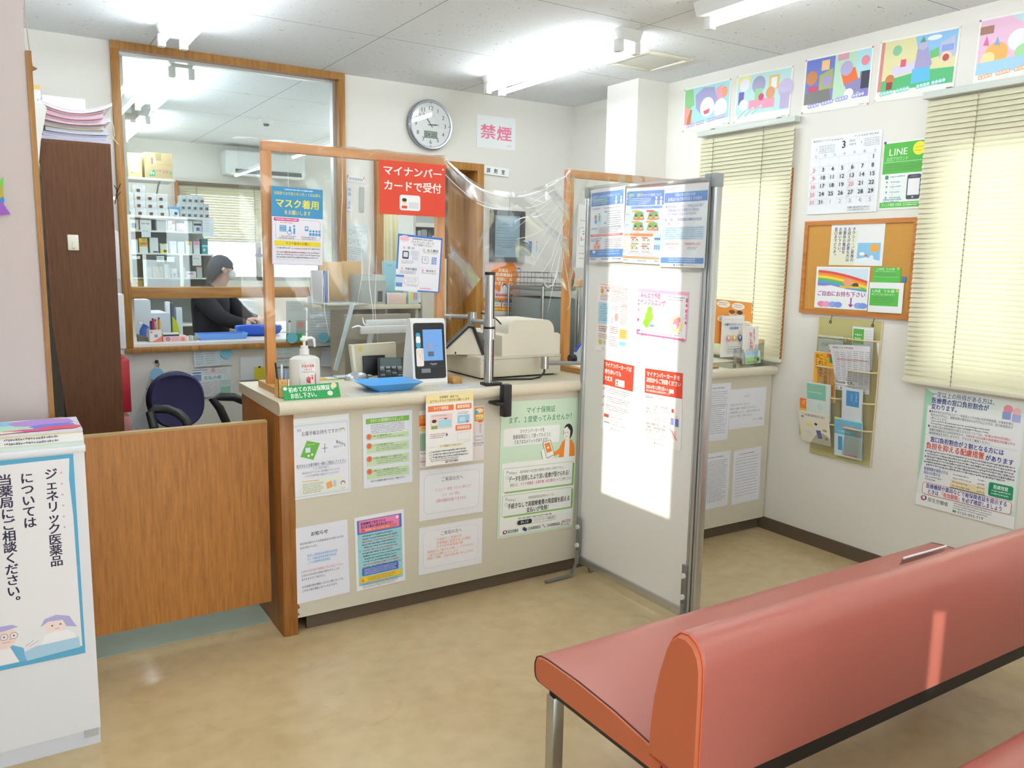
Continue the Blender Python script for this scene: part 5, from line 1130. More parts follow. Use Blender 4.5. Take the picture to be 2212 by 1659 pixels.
b.add([(p.x, 3.978, p.z) for p in Lp] + [(p.x, 3.986, p.z) for p in A], [(i, i + 1, 7 + i, 6 + i) for i in range(5)]); b.add([(p.x, 3.996, p.z) for p in Lp] + [(p.x, 3.996, p.z) for p in A], [(i + 1, i, 6 + i, 7 + i) for i in range(5)])
one('hanging_papers', 'sheaf of white papers hanging between the brown trim and cabinet', 'papers', b)

# things fixed on the cabinet's far side
def side_case(px, y, m, label, name='wall_pocket', cat='holder', r=0.012):
    A, B = at(px[0], px[1], 1, y), at(px[2], px[3], 1, y); q = MB(m); q.box(0.4685, B.x, y, y + 0.26, B.z, A.z, b=r, seg=3); return one(name, label, cat, q)
side_case((250, 498, 262, 606), 4.5, mat('#DAD6DC', 0.35), 'upper white plastic holder on the side of the brown cabinet')
side_case((250, 634, 274, 756), 4.5, mat('#DDE0E6', 0.35), 'lower white rounded plastic holder on the side of the brown cabinet')
side_case((255, 777, 285, 890), 4.5, mat('#B5202E', 0.45), 'red binder hanging on the side of the brown cabinet', 'binder', 'binder', 0.006)
side_case((258, 902, 284, 935), 4.5, mat('#E49A98', 0.5), 'pink carton standing beside the brown cabinet, seen above the gate', 'carton', 'box', 0.002)
A = at(246, 400, 1, 4.5); b = MB(M_BLACK); b.tube([A, A + Vector((0.012, 0, -0.02)), A + Vector((0.008, 0, -0.06)), A + Vector((0.0, 0, -0.09))], 0.002, n=6); b.tube([A + Vector((0.006, 0, -0.05)), A + Vector((0.03, 0, 0.01))], 0.002, n=6); b.tube([A + Vector((0.004, 0, -0.065)), A + Vector((0.028, 0, -0.03))], 0.002, n=6)
br = MB(M_STEEL); br.box(0.4685, A.x + 0.002, 4.496, 4.51, A.z - 0.07, A.z - 0.055)
thing('cable_ties', 'black cable ends hanging beside the brown cabinet', 'cable', [('cables', b), ('bracket', br)])

# clear bag on a hook, office chair
M_BAG = clear_mat('clear_bag', (0.90, 0.94, 0.98), 0.12, 0.12, milk=0.35, bump=0.4, bscale=14)
b = MB(M_BAG); T0 = at(339, 792, 1, 4.96); W = [at(*p, 1, 4.95) for p in ((285, 835), (395, 825), (300, 925), (380, 935))]
b.grid(lambda u, v: ((T0.x + (u - 0.5) * 0.02) * (1 - v) ** 2 + v * (2 - v) * (W[0].x + (W[1].x - W[0].x) * u + 0.02 * math.sin(v * 5)), 4.955 - 0.06 * math.sin(PI * min(1, v * 1.2)) * math.sin(PI * u) - 0.01 * math.sin(9 * u + 4 * v), T0.z - 0.42 * v), 16, 16)
b.grid(lambda u, v: ((T0.x + (u - 0.5) * 0.02) * (1 - v) ** 2 + v * (2 - v) * (W[0].x + (W[1].x - W[0].x) * u + 0.02 * math.sin(v * 5)), 4.975, T0.z - 0.42 * v), 8, 8)
st = MB(mat('#8FBCE0', 0.5)); q = at(338, 808, 1, 4.93); st.cyl((q.x, 4.918, q.z), (q.x, 4.92, q.z), 0.036, n=24)
thing('clear_bag', 'clear plastic bag with a round blue label hanging behind the chair', 'bag', [('bag', b), ('round_label', st)])
b = MB(M_BLACK); q = at(339, 786, 1, 4.985); b.cyl((q.x, 4.998, q.z + 0.012), (q.x, 4.985, q.z + 0.012), 0.010, n=12); b.tube([(q.x, 4.985, q.z + 0.012), (q.x + 0.010, 4.975, q.z), (q.x + 0.004, 4.968, q.z - 0.014), (q.x - 0.008, 4.968, q.z - 0.008)], 0.0025, n=6)
one('wall_hook', 'small black wall hook holding the clear bag', 'hook', b)

M_NAVY = mat('#23214A', 0.75, bump=0.3, bscale=900); M_BLK2 = mat('#1B1C20', 0.42)
cx, cy, cz = 0.722, 4.30, 0.775
b = MB(M_NAVY); rings = []
for t, rs in ((-0.028, 0.80), (-0.036, 0.93), (-0.02, 1.0), (0.012, 1.0), (0.026, 0.93), (0.030, 0.7)):
    rings.append([(cx + 0.02 + rs * 0.130 * abs(math.cos(a)) ** 0.8 * (1 if math.cos(a) > 0 else -1), cy + t + 0.05 * (math.sin(a) * 0.4), cz + 0.0 + rs * 0.135 * abs(math.sin(a)) ** 0.85 * (1 if math.sin(a) > 0 else -1)) for a in [2 * PI * j / 36 for j in range(36)]])
n = 36; b.add(sum(rings, []), [(i * n + j, i * n + (j + 1) % n, (i + 1) * n + (j + 1) % n, (i + 1) * n + j) for i in range(5) for j in range(n)] + [list(range(n))[::-1], list(range(5 * n, 6 * n))], None, True)
bs = MB(M_BLK2); bs.ball((cx + 0.02, cy + 0.034, cz), (0.137, 0.02, 0.142), n=20)
st = MB(mat('#2A2950', 0.8)); st.box(cx - 0.19, cx + 0.27, cy - 0.46, cy - 0.02, 0.42, 0.49, b=0.03, seg=3)
def arm(pts): q = MB(M_BLK2); q.tube(pts, 0.021, n=10); return q
P1 = [at(*p, 1, y) for p, y in (((333, 925), 4.02), ((325, 893), 4.05), ((335, 884), 4.06), ((362, 884), 4.04), ((385, 893), 4.0), ((402, 908), 3.97), ((408, 925), 3.96))]
P2 = [at(*p, 1, y) for p, y in (((490, 915), 4.15), ((475, 882), 4.15), ((460, 864), 4.16), ((476, 857), 4.18), ((505, 858), 4.2), ((530, 868), 4.2), ((541, 890), 4.2), ((540, 912), 4.2), ((530, 922), 4.2))]
lf = MB(M_BLK2); lf.cyl((cx + 0.04, cy - 0.24, 0.12), (cx + 0.04, cy - 0.24, 0.42), 0.028)
sp = MB(M_BLK2); sp.tube([(cx + 0.02, cy + 0.05, cz - 0.05), (cx + 0.02, cy + 0.06, 0.55), (cx + 0.03, cy - 0.05, 0.44), (cx + 0.04, cy - 0.2, 0.43)], 0.02, n=8)
pt = [('backrest', b), ('back_shell', bs), ('seat', st), ('armrest', arm(P1 + [Vector((P1[-1].x, 3.97, 0.45))])), ('armrest', arm(P2 + [Vector((P2[-1].x - 0.02, 4.19, 0.45))])), ('gas_column', lf), ('spine', sp)]
for k in range(5):
    a = 2 * PI * k / 5 + 0.3; e = Vector((cx + 0.04 + 0.27 * math.cos(a), cy - 0.24 + 0.27 * math.sin(a), 0.07)); q = MB(M_BLK2); q.tube([(cx + 0.04, cy - 0.24, 0.12), e], [0.025, 0.016], n=8); w_ = MB(M_BLK2); w_.ball((e.x, e.y, 0.035), (0.03, 0.03, 0.032), n=8); pt.append(('base_leg', q, [('castor', w_)]))
thing('office_chair', 'navy office chair with black loop armrests behind the gate', 'chair', pt)

# =================================================================== right wall: blinds, posters, calendar, cork board, pocket organiser
def wsheet(name, label, cat, px, draw, x=3.659, group=None, **kw):
    s = sheet_px(px, 0, x, **kw); draw(s); return one(name, label, cat, s.mb, group)
def slat_mat():
    mt = bpy.data.materials.new('blind_slat'); mt.use_nodes = True; nt = mt.node_tree; nt.nodes.clear(); N = nt.nodes.new
    d = N('ShaderNodeBsdfDiffuse'); d.inputs[0].default_value = (*lin('#DCD8BC'), 1); t = N('ShaderNodeBsdfTranslucent'); t.inputs[0].default_value = (*lin('#EFE8C8'), 1)
    g = N('ShaderNodeBsdfGlossy'); g.inputs['Roughness'].default_value = 0.4
    m0 = N('ShaderNodeMixShader'); m0.inputs[0].default_value = 0.15; m1 = N('ShaderNodeMixShader'); m1.inputs[0].default_value = 0.05; o = N('ShaderNodeOutputMaterial')
    nt.links.new(d.outputs[0], m0.inputs[1]); nt.links.new(t.outputs[0], m0.inputs[2]); nt.links.new(m0.outputs[0], m1.inputs[1]); nt.links.new(g.outputs[0], m1.inputs[2]); nt.links.new(m1.outputs[0], o.inputs[0])
    return mt
M_SLAT = slat_mat()
def slats_x(x, y0, y1, z0, z1, pitch=0.0225, w=0.026, tilt=66):
    q = MB(M_SLAT); n = int((z1 - z0) / pitch); a = math.radians(tilt)
    for i in range(n):
        z = z0 + pitch * (i + 0.5); ps = []
        for t in (-0.5, -0.17, 0.17, 0.5):
            c = 0.0022 * (1 - (2 * t) ** 2); ps.append((t * w * math.cos(a) - c * math.sin(a), t * w * math.sin(a) + c * math.cos(a)))
        for j in range(3):
            (a0, b0), (a1, b1) = ps[j], ps[j + 1]; q.add([(x + a0, y0, z + b0), (x + a0, y1, z + b0), (x + a1, y1, z + b1), (x + a1, y0, z + b1)], [(0, 1, 2, 3)], None, True)
    return q
def blind(y0, y1, z0, z1, label, cords, name='window_blind'):
    x = XR - 0.032
    h = MB(mat('#C9CFC8', 0.4)); h.box(XR - 0.055, XR - 0.004, y0 - 0.015, y1 + 0.015, z1, z1 + 0.030, b=0.003)
    s = slats_x(x, y0, y1, z0 + 0.02, z1 - 0.005)
    bt = MB(mat('#DCD9C4', 0.45)); bt.box(x - 0.013, x + 0.013, y0 - 0.004, y1 + 0.004, z0, z0 + 0.02, b=0.004)
    parts = [('headrail', h), ('slats', s), ('bottom_rail', bt)]
    for y in cords:
        c = MB(mat('#8F8C78', 0.7)); c.tube([(x - 0.016, y, z1), (x - 0.016, y, z0 + 0.01)], 0.0016, n=5)
        for k in range(int((z1 - z0) / 0.0225)): c.box(x - 0.0185, x - 0.0145, y - 0.003, y + 0.003, z0 + 0.03 + k * 0.0225, z0 + 0.036 + k * 0.0225)
        parts.append(('ladder_cord', c))
    for y in (y0 + 0.10, y1 - 0.10):
        c = MB(mat('#7F8478', 0.4, 0.5)); c.box(XR - 0.05, XR - 0.001, y - 0.012, y + 0.012, z1 + 0.0305, z1 + 0.036, b=0.002); parts.append(('bracket', c))
    return thing(name, label, 'window blind', parts)
blind(2.985, 3.665, 0.965, 2.242, 'beige slatted blind over the window behind the leaflet stand', (3.18, 3.55))
blind(1.28, 2.255, 0.955, 2.245, 'wide beige slatted blind at the right edge of the picture', (2.02, 1.50))

# five colourful children's posters in a row (pictures kept plain)
def art(kind):
    def d(s):
        s.R(2.5, 3, 97.5, 84, ('#A9DCE0', '#BFE4E2', '#8E86C8', '#E2DCA8', '#EBC2DC')[kind])
        if kind == 0:
            s.poly([(2.5, 3), (20, 3), (24, 40), (2.5, 60)], '#8CC88A'); s.poly([(2.5, 40), (16, 50), (20, 84), (2.5, 84)], '#F0A098'); s.poly([(26, 20), (44, 6), (66, 10), (74, 40), (62, 66), (40, 66), (28, 50)], '#A9A4D0'); s.C(52, 52, 15, '#EFEFF4'); s.C(80, 60, 14, '#F1EEF4'); s.C(86, 26, 8, '#EFA07A'); s.poly([(70, 14), (82, 8), (84, 36), (74, 42)], '#EFA6B4'); s.poly([(10, 70), (16, 50), (20, 52), (16, 84), (8, 84)], '#B9744A'); s.poly([(44, 60), (58, 56), (56, 66), (47, 68)], '#E0607A')
        if kind == 1:
            s.R(2.5, 3, 26, 22, '#E8E4A0'); s.R(60, 12, 78, 40, '#F0C06A'); s.R(64, 16, 74, 38, '#EAF3F4'); s.C(42, 26, 12, '#A7A3C8'); s.R(36, 34, 50, 56, '#9AD49A'); s.R(26, 56, 72, 76, '#F0A0B8'); s.C(90, 42, 13, '#C9BEE0'); s.R(82, 50, 97.5, 82, '#BFB0D8'); s.C(64, 46, 8, '#DFA070'); s.R(6, 36, 16, 62, '#6E62B4'); s.C(48, 52, 5, '#D8487E'); s.C(16, 64, 8, '#ECECF6'); s.C(16, 22, 9, '#EDEDF4')
        if kind == 2:
            s.R(2.5, 3, 46, 60, '#6F7CCB'); s.R(46, 3, 84, 84, '#BFE0C6'); s.R(78, 3, 97.5, 40, '#AEE0EA'); s.R(26, 8, 38, 26, '#F4C890'); s.C(12, 36, 9, '#C9834E'); s.poly([(24, 34), (44, 24), (46, 60), (24, 62)], '#A9B06A'); s.C(36, 46, 7, '#A99CCB'); s.poly([(56, 36), (76, 30), (82, 52), (62, 60)], '#EE7038'); s.C(64, 30, 9, '#B6AED6'); s.poly([(62, 58), (92, 48), (94, 66), (72, 82)], '#8F89B8'); s.R(8, 52, 22, 62, '#D2486A'); s.C(90, 22, 6, '#E88AA0'); s.R(86, 40, 97.5, 70, '#3A3E50'); s.poly([(2.5, 62), (40, 60), (44, 84), (2.5, 84)], '#7C7A78'); s.R(50, 3, 66, 14, '#D8A0B4'); s.C(70, 76, 7, '#F0EEF2')
        if kind == 3:
            s.poly([(46, 3), (97.5, 3), (97.5, 40), (54, 40)], '#8FC2EC'); s.poly([(2.5, 68), (60, 58), (97.5, 60), (97.5, 84), (2.5, 84)], '#58B878'); s.R(2.5, 3, 7, 84, '#D98A86'); s.C(24, 20, 6, '#8CC49C'); s.poly([(20, 46), (54, 42), (54, 58), (20, 62)], '#D9D3EC'); s.R(30, 36, 37, 48, '#E05A7A'); s.poly([(50, 24), (62, 20), (70, 50), (66, 58), (48, 58)], '#A8A0CC'); s.C(57, 18, 6, '#BDB8DA'); s.poly([(52, 14), (56, 5), (60, 14)], '#4FA07A'); s.poly([(46, 54), (68, 54), (70, 76), (46, 78)], '#62BDE4'); s.C(18, 66, 6, '#C9824E'); s.R(14, 70, 22, 82, '#9A3E3E'); s.poly([(78, 20), (94, 12), (97.5, 44), (78, 44)], '#BFC0DE'); s.R(80, 24, 94, 34, '#8BA4E0'); s.C(86, 44, 7, '#E8D8B0'); s.C(86, 44, 4, '#C0505A'); s.poly([(66, 30), (76, 26), (78, 40), (68, 42)], '#6FBF7A'); s.C(70, 10, 9, '#F2F5F8', ry=4)
        if kind == 4:
            s.poly([(40, 3), (97.5, 3), (97.5, 30), (60, 20)], '#C9E4EE'); s.poly([(66, 3), (90, 3), (97.5, 16), (84, 22)], '#EE7A9C'); s.C(52, 40, 13, '#EFEDF2'); s.poly([(60, 30), (97.5, 22), (97.5, 60), (66, 62)], '#A6A0C0'); s.C(26, 56, 15, '#EDB562'); s.C(16, 62, 9, '#F4DFA0'); s.C(60, 60, 11, '#A9DCA2'); s.poly([(2.5, 66), (97.5, 62), (97.5, 84), (2.5, 84)], '#A7D0EA'); s.poly([(8, 40), (12, 26), (16, 42)], '#E06AA0'); s.poly([(22, 42), (26, 30), (30, 44)], '#8FAAE0'); s.R(2.5, 12, 20, 24, '#A47A6C')
        rd = random.Random(kind)
        cc = ('#8E86D4', '#7CCFC8', '#8C8CE4', '#66CFC0', '#F0A05A')[kind]
        for i in range(4 if kind != 1 else 3):
            x = 8 + i * 22 + rd.uniform(0, 4); y = 88 - i * 2.4
            if kind == 1: s.L(6 + i * 13, 92 - i * 3, 22 + i * 14, 74 - i * 2, '#F3F5F5', 4); s.L(7 + i * 13, 91 - i * 3, 21 + i * 14, 75 - i * 2, cc, 2); continue
            for j in range(4): s.C(x + j * 4.2, y - j * 0.6, 2.7, cc); 
            for j in range(4): s.C(x + j * 4.2, y - j * 0.6, 1.7, '#F3F3F8'); s.L(x + j * 4.2 - 1, y - j * .6, x + j * 4.2 + 1, y - j * .6 + rd.uniform(-2, 2), cc, .7)
        s.W(86, 96, 94, 1.8, '#B05A6A', 2, False)
        for x, y in ((1.2, 2), (98.8, 2), (1.2, 98), (98.8, 98)): s.C(x, y, 1.2, ('#3FAF7A', '#B0B8C0', '#D86A8A', '#C9D0B0', '#5A58C8')[kind])
    return d
ART = [([(1478, 194), (1579, 169), (1577, 268), (1476, 286)], 'blue and green picture with a grey round shape, first from the corner'), ([(1591, 166), (1712, 141), (1708, 252), (1587, 266)], 'pale kitchen coloured picture, second from the corner above the left blind'),
       ([(1738, 131), (1884, 99), (1882, 226), (1735, 246)], 'purple and orange picture, middle of the row'), ([(1899, 89), (2070, 60), (2067, 196), (1893, 223)], 'picture with green lawn and yellow ground, left of the wide blind top'), ([(2112, 44), (2290, 8), (2286, 160), (2106, 187)], 'pink and blue picture cut by the right edge of the photo')]
for i, (px, lb) in enumerate(ART): wsheet('wall_poster', "children's poster: " + lb, 'poster', px, art(i), group="children's posters along the ceiling", paper='#F0EEEA')

# calendar
def d(s):
    s.T(3, 2.5, 3.2, '株式会社ジンリョウ', '#3A4468', 1, 26); s.W(30, 4, 48, 1.8, '#8A90A8', 3); s.T(62, 2.2, 2.8, 'さいたま支店 埼玉本店', '#5A648A', 1, 34)
    s.T(49, 5.5, 13, '3', '#20242E', 2, None, 'c'); s.T(56, 6.8, 4, '2025', '#555C6A', 1); s.T(56, 12, 3, '令和7年', '#555C6A', 1, 10)
    s.T(8, 13, 4, '2', '#D0606A', 1); s.T(72, 10, 4, '4', '#D0606A', 1)
    for r in range(5):
        for c in range(6): s.W(13 + 4 * c, 10.5 + 2.2 * r, 16 + 4 * c, 1.4, '#9AA0AC', r * 7 + c, False); s.W(77 + 3.6 * c, 8 + 2.2 * r, 79.8 + 3.6 * c, 1.4, '#9AA0AC', r * 9 + c, False)
    for i, c in enumerate('日月火水木金土'): s.T(9 + 14 * i, 22, 4, c, '#D0808A' if i == 0 else '#7A8496', 0, None, 'c')
    for i in range(1, 7): s.L(2 + 14 * i, 27, 2 + 14 * i, 90, '#D3D7DE', 0.3)
    for j in range(6): s.L(2, 27 + 10.6 * j, 98, 27 + 10.6 * j, '#D3D7DE', 0.3)
    n = 1
    for j in range(6):
        for i in range(7):
            if j == 0 and i < 6: continue
            if n > 36: break
            v = n if n <= 31 else n - 31; red = i == 0 or v == 20 and n <= 31
            s.T(7.5 + 14 * i, 27.5 + 10.6 * j, 7.4, str(v), '#E39AA0' if red else ('#262C3E' if n <= 31 else '#9AA2B0'), 2 if n <= 31 else 1, None, 'c')
            if (i in (0, 4) and j in (1, 2, 3, 4)): s.L(2 + 14 * i, 37 + 10.6 * j, 11 + 14 * i, 31 + 10.6 * j, '#E0A6AA', 0.5)
            n += 1
    s.T(61, 92, 2.8, '印鑑や薬は持ち込まない', '#3A3F4C', 1, 31); s.T(61, 95.2, 2.8, 'ように気を付けましょう。', '#3A3F4C', 1, 33)
wsheet('wall_calendar', 'large white March calendar pinned above the cork board', 'calendar', [(1752, 297), (1908, 284), (1893, 452), (1746, 468)], d, paper='#EEF0F4', th=0.004)
def d(s):
    s.R(2, 2, 98, 47, '#4FAE3E'); s.T(14, 8, 14, 'LINE', '#EAF6E6', 1, 44); s.T(10, 22, 7, '公式アカウント', '#C4E6B8', 1, 50); s.C(83, 13, 14, '#F0E63A'); s.W(74, 10, 92, 2.5, '#C9B83A', 1); s.W(73, 15, 92, 2.5, '#C9B83A', 2)
    s.L(4, 30, 96, 30, '#CFEBC6', 0.8); s.para(8, 33, 92, 3, 3.6, 2.2, '#2E6A28')
    s.RR(10, 49, 18, 55, '#4C8C7C', 2); s.W(22, 50, 58, 3.4, '#8AA8B4', 1)
    for i, y in enumerate((58, 65, 73, 81)): s.C(15, y + 1, 2.2, '#7A9AB0'); s.W(24, y, 50, 2.8, '#8AA8B8', i); s.L(30, y + 3.6, 30, y + 6, '#8AA8B8', 0.8)
    s.para(10, 84, 52, 2, 3.6, 2.8, '#7A9AB0')
    s.RR(62, 50, 93, 86, '#4A4C5C', 4); s.R(64.5, 56, 90.5, 80, '#F0EFF2'); s.C(77, 83, 2.2, '#C4C4CC'); s.W(70, 52.4, 85, 1, '#C8C8D0', 4)
    s.R(2, 89, 98, 97, '#5DB84C'); s.T(6, 90.3, 5, 'フレンド薬局 大宮店', '#E6F4E0', 1, 48); s.para(57, 90.5, 95, 2, 2.8, 1.7, '#E6F4E0')
    s.C(4, 0.5, 3, '#5A3A9A'); s.C(96, -0.5, 3, '#5A3A9A')
wsheet('poster', 'green and white messaging account poster pinned beside the calendar', 'poster', [(1913, 308), (2007, 298), (1990, 449), (1895, 455)], d, paper='#ECF1EE')

# cork board and what is pinned on it
P = [at(x, y, 0, 3.65) for x, y in ((1742, 474), (1985, 478), (1969, 692), (1727, 675))]
y1, y0, z1, z0 = (P[0].y + P[3].y) / 2, (P[1].y + P[2].y) / 2, (P[0].z + P[1].z) / 2 + 0.004, (P[2].z + P[3].z) / 2
w = 0.022; fm = wood('cork_frame', '#A9642A', '#CE8A48', 8, axis=1)
b = MB(fm); b.box(XR - 0.018, XR - 0.0005, y0, y0 + w, z0, z1); b.box(XR - 0.018, XR - 0.0005, y1 - w, y1, z0, z1); b.box(XR - 0.018, XR - 0.0005, y0 + w, y1 - w, z0, z0 + w); b.box(XR - 0.018, XR - 0.0005, y0 + w, y1 - w, z1 - w, z1)
ck = MB(mat('#C99448', 0.9, bump=0.3, bscale=300, var=0.22)); ck.box(XR - 0.010, XR - 0.001, y0 + w, y1 - w, z0 + w, z1 - w)
thing('cork_board', 'wood framed cork board on the right wall between the two blinds', 'board', [('frame', b), ('cork', ck)])
XC = XR - 0.0108
def d(s):
    s.poly([(0, 14), (52, 16), (48, 100), (0, 100)], '#E7E8CF')
    for i, t in enumerate(('タクシー・ご家族の', 'お迎えが必要な方は', '当薬局の電話を', 'お使い下さい。', '窓口までどうぞ。')): s.V(44 - 8.6 * i, 8, 9.4, t, '#3F3C7C', 2, 0.98, 0.0)
    s.R(53, 46, 95, 94, '#8CC4E8'); s.C(84, 58, 8, '#F0A83C', ry=10); s.poly([(53, 84), (70, 80), (95, 88), (95, 94), (53, 94)], '#EAF2F6'); s.C(62, 72, 5, '#F4F7F8', ry=4); s.C(80, 82, 4, '#E6EEF4', ry=7); s.C(70, 76, 3, '#D87A5A', ry=3)
wsheet('notice', 'sheet with vertical blue writing and a sky picture on the cork board', 'notice', [(1801, 485), (1914, 481), (1905, 575), (1787, 572)], d, x=XC, paper='#EDEFEE')
def d(s):
    s.R(4, 4, 97, 96, '#D6EAF6'); n = 16
    for k, cc in enumerate(('#E0524E', '#F09438', '#F4D64A', '#6CB85A', '#5AA0DC', '#8C7CCB')):
        o = 8 + k * 6.2; pts = [(4 + 93 * t / n, o + 24 * (t / n) ** 1.6) for t in range(n + 1)] + [(4 + 93 * t / n, o + 6.2 + 24 * (t / n) ** 1.6) for t in range(n, -1, -1)]; s.poly(pts, cc)
    s.poly([(4, 48), (30, 44), (60, 52), (97, 58), (97, 96), (4, 96)], '#F2F4F6'); s.C(62, 36, 9, '#EFA07A', ry=9); s.C(76, 42, 6, '#5A4A48', ry=5); s.poly([(46, 44), (84, 46), (88, 50), (48, 50)], '#E8C24A')
    s.T(50, 58, 13, 'ご自由にお持ち下さい', '#A63C8C', 2, 92, 'c'); s.L(70, 72, 70, 90, '#A63C8C', 2.4); s.poly([(65, 88), (75, 88), (70, 95)], '#A63C8C')
    for x, cc in ((14, '#E88AB4'), (24, '#EFA0C4'), (36, '#8FA8E8'), (46, '#7F9CE4'), (84, '#8FA8E8'), (92, '#7F9CE4')): s.C(x, 90, 8, cc, ry=7)
wsheet('notice', 'landscape notice with a rainbow and pink lettering on the cork board', 'notice', [(1766, 576), (1880, 577), (1874, 671), (1759, 664)], d, x=XC, paper='#F3F3F1', th=0.003)
def cards(s, y0_, y1_):
    s.T(14, y0_ + 4, 16, 'LINE', '#E8F5E4', 1, 26); s.T(44, y0_ + 5, 13, 'でお薬', '#E8F5E4', 1, 34); s.C(90, y0_ + 8, 4, '#E8C060'); s.T(8, y0_ + 22, 9, '待たずに受け取れます!', '#CFEBC8', 1, 72); s.para(12, y0_ + 38, 82, 3, 9, 5, '#2E6A28')
def d(s): cards(s, 0, 0); s.L(6, 62, 94, 62, '#CFEBC6', .8)
wsheet('flyer', 'green flyer sticking out of the card pocket on the cork board', 'flyer', [(1885, 577), (1946, 578), (1946, 612), (1888, 610)], d, x=XC, paper='#58B84A', th=0.002)
pk = sheet_px([(1880, 609), (1953, 612), (1949, 677), (1875, 674)], 0, XC - 0.004, paper='#EFF1F2', th=0.004); pk.R(4, 20, 88, 78, '#56B648')
pk2 = sheet_px([(1880, 609), (1953, 612), (1949, 677), (1875, 674)], 0, XC - 0.0042, paper=None); pk2.k = 2
def T2(s):
    s.T(10, 22, 13, 'LINE', '#E8F5E4', 1, 26); s.T(42, 23, 11, 'でお薬', '#E8F5E4', 1, 34); s.T(8, 36, 7.5, '待たずに受け取れます!', '#CFEBC8', 1, 68); s.para(14, 49, 74, 3, 7.5, 4.5, '#2E6A28'); s.C(83, 26, 4, '#E8C060')
T2(pk)
one('card_pocket', 'white card pocket with a green printed front on the cork board', 'pocket', pk.mb)
b = MB(mat('#3A7CC0', 0.5)); q = at(1954, 604, 0, XC); b.box(XC - 0.004, XC, q.y - 0.008, q.y + 0.012, q.z - 0.012, q.z + 0.014); one('blue_tag', 'small blue tag beside the card pocket on the cork board', 'tag', b)

# hanging pocket organiser
M_OLV = mat('#BEB67C', 0.8, bump=0.2, bscale=500); M_EDGE = mat('#D9C79C', 0.7)
P = [at(x, y, 0, 3.652) for x, y in ((1766, 682), (1904, 697), (1881, 1006), (1752, 980))]
yl, yr, zt2, zb2 = (P[0].y + P[3].y) / 2, (P[1].y + P[2].y) / 2, (P[0].z + P[1].z) / 2, (P[2].z + P[3].z) / 2
b = MB(M_OLV); b.box(XR - 0.006, XR - 0.002, yr, yl, zb2, zt2)
e = MB(M_EDGE); e.tube([(XR - 0.006, yl, zt2), (XR - 0.006, yl, zb2), (XR - 0.006, yr, zb2), (XR - 0.006, yr, zt2)], 0.0035, n=6)
M_CLR = clear_mat('clear_vinyl', (0.96, 0.96, 0.92), 0.08, 0.1, milk=0.05); pcs = []
H = zt2 - zb2; ym = (yl + yr) / 2; rowz = [zb2 + H * k for k in (0.045, 0.235, 0.45, 0.665)]; ph = H * 0.20
for r, zz in enumerate(rowz):
    for c, (ya, yb) in enumerate(((yl - 0.004, ym + 0.003), (ym - 0.003, yr + 0.004))):
        q = MB(M_CLR); bow = lambda u, v: (XR - 0.008 - 0.036 * max(0, math.sin(PI * u)) ** 0.35 * (0.6 + 0.4 * v), ya + (yb - ya) * u, zz + ph * v)
        q.grid(bow, 10, 5); t = MB(M_EDGE); t.tube([bow(u / 10, 1.0) for u in range(11)], 0.0042, n=6); pcs.append(('pocket', q, [('binding', t)]))
gr = []
for y in (yl - 0.07, yr + 0.05):
    g = MB(M_BLACK); g.tube([(XR - 0.007 , y + 0.006 * math.cos(a), zt2 - 0.022 + 0.006 * math.sin(a)) for a in [2 * PI * k / 10 for k in range(10)]], 0.0022, n=5, close=True); g.tube([(XR - 0.008, y, zt2 - 0.018), (XR - 0.004, y - 0.004, zt2 + 0.012)], 0.0016, n=5); gr.append(('hook', g))
thing('pocket_organizer', 'olive hanging pocket organiser with clear pockets full of booklets', 'organizer', [('backing', b, [('edge', e)])] + pcs + gr)
def booklet(c, r, dy0, dy1, z0, z1, lean, th, paper, label, draw, tilt=0.0, curl=None):
    """booklet in pocket column c; dy: fractions of the column from its left edge; z in fractions of the organiser height"""
    ya, yb = ((yl - 0.004, ym + 0.003), (ym - 0.003, yr + 0.004))[c]
    A, B = ya + (yb - ya) * dy0, ya + (yb - ya) * dy1; za, zb_ = zb2 + H * z1, zb2 + H * z0; h = za - zb_
    o = Vector((XR - 0.012 - th - lean * h, A, za)); v = Vector((lean, math.sin(tilt), -1)); u = Vector((0, -math.cos(tilt), -math.sin(tilt) * -1))
    v = (v - u.normalized() * v.dot(u.normalized()))
    s = Sheet(o, u, v, A - B, h, paper=paper, th=th, curl=curl); s.n = s.v.cross(s.u).normalized(); 
    q = MB(mat('#EDEBE4', 0.7)); 
    s.lay0 = 0; draw(s); return one('booklet', label, 'booklet', s.mb, 'booklets in the pocket organiser')
def d(s): s.R(0, 3, 100, 13, '#3F8F86'); s.T(12, 30, 14, 'お薬手帳', '#8A8F8C', 0, 60); s.C(52, 62, 5, '#E08A4A')
booklet(0, 3, 0.08, 0.92, 0.70, 0.875, 0.06, 0.004, '#DCE6E2', 'white booklet with a dark teal top band in the top left pocket', d)
def d(s): s.R(4, 5, 56, 40, '#5EAE4A'); s.W(12, 16, 48, 6, '#DDEFD6', 1); s.W(12, 25, 48, 6, '#DDEFD6', 2); s.para(62, 8, 96, 6, 6, 2, '#C0C4CC')
booklet(1, 3, 0.20, 0.86, 0.665, 0.955, 0.05, 0.004, '#E9ECEE', 'white booklet with a green label in the top right pocket', d)
def d(s):
    s.R(1, 1, 99, 99, '#F0AE2C'); s.V(16, 4, 10, 'あした', '#3A3020', 1, 1.0); s.V(33, 4, 12.5, 'これまで', '#3A3020', 1, 0.95); s.V(55, 8, 9.5, 'こどもの医療費', '#3A3020', 1, 1.0); s.R(70, 3, 97, 20, '#3E8A5A'); s.R(60, 2, 72, 9, '#E0623A')
    s.V(75, 26, 4.4, '必ずお読みください', '#5A4A20', 0, 1.0); s.C(30, 66, 8, '#F6EEDC'); s.C(30, 78, 7, '#F6EEDC')
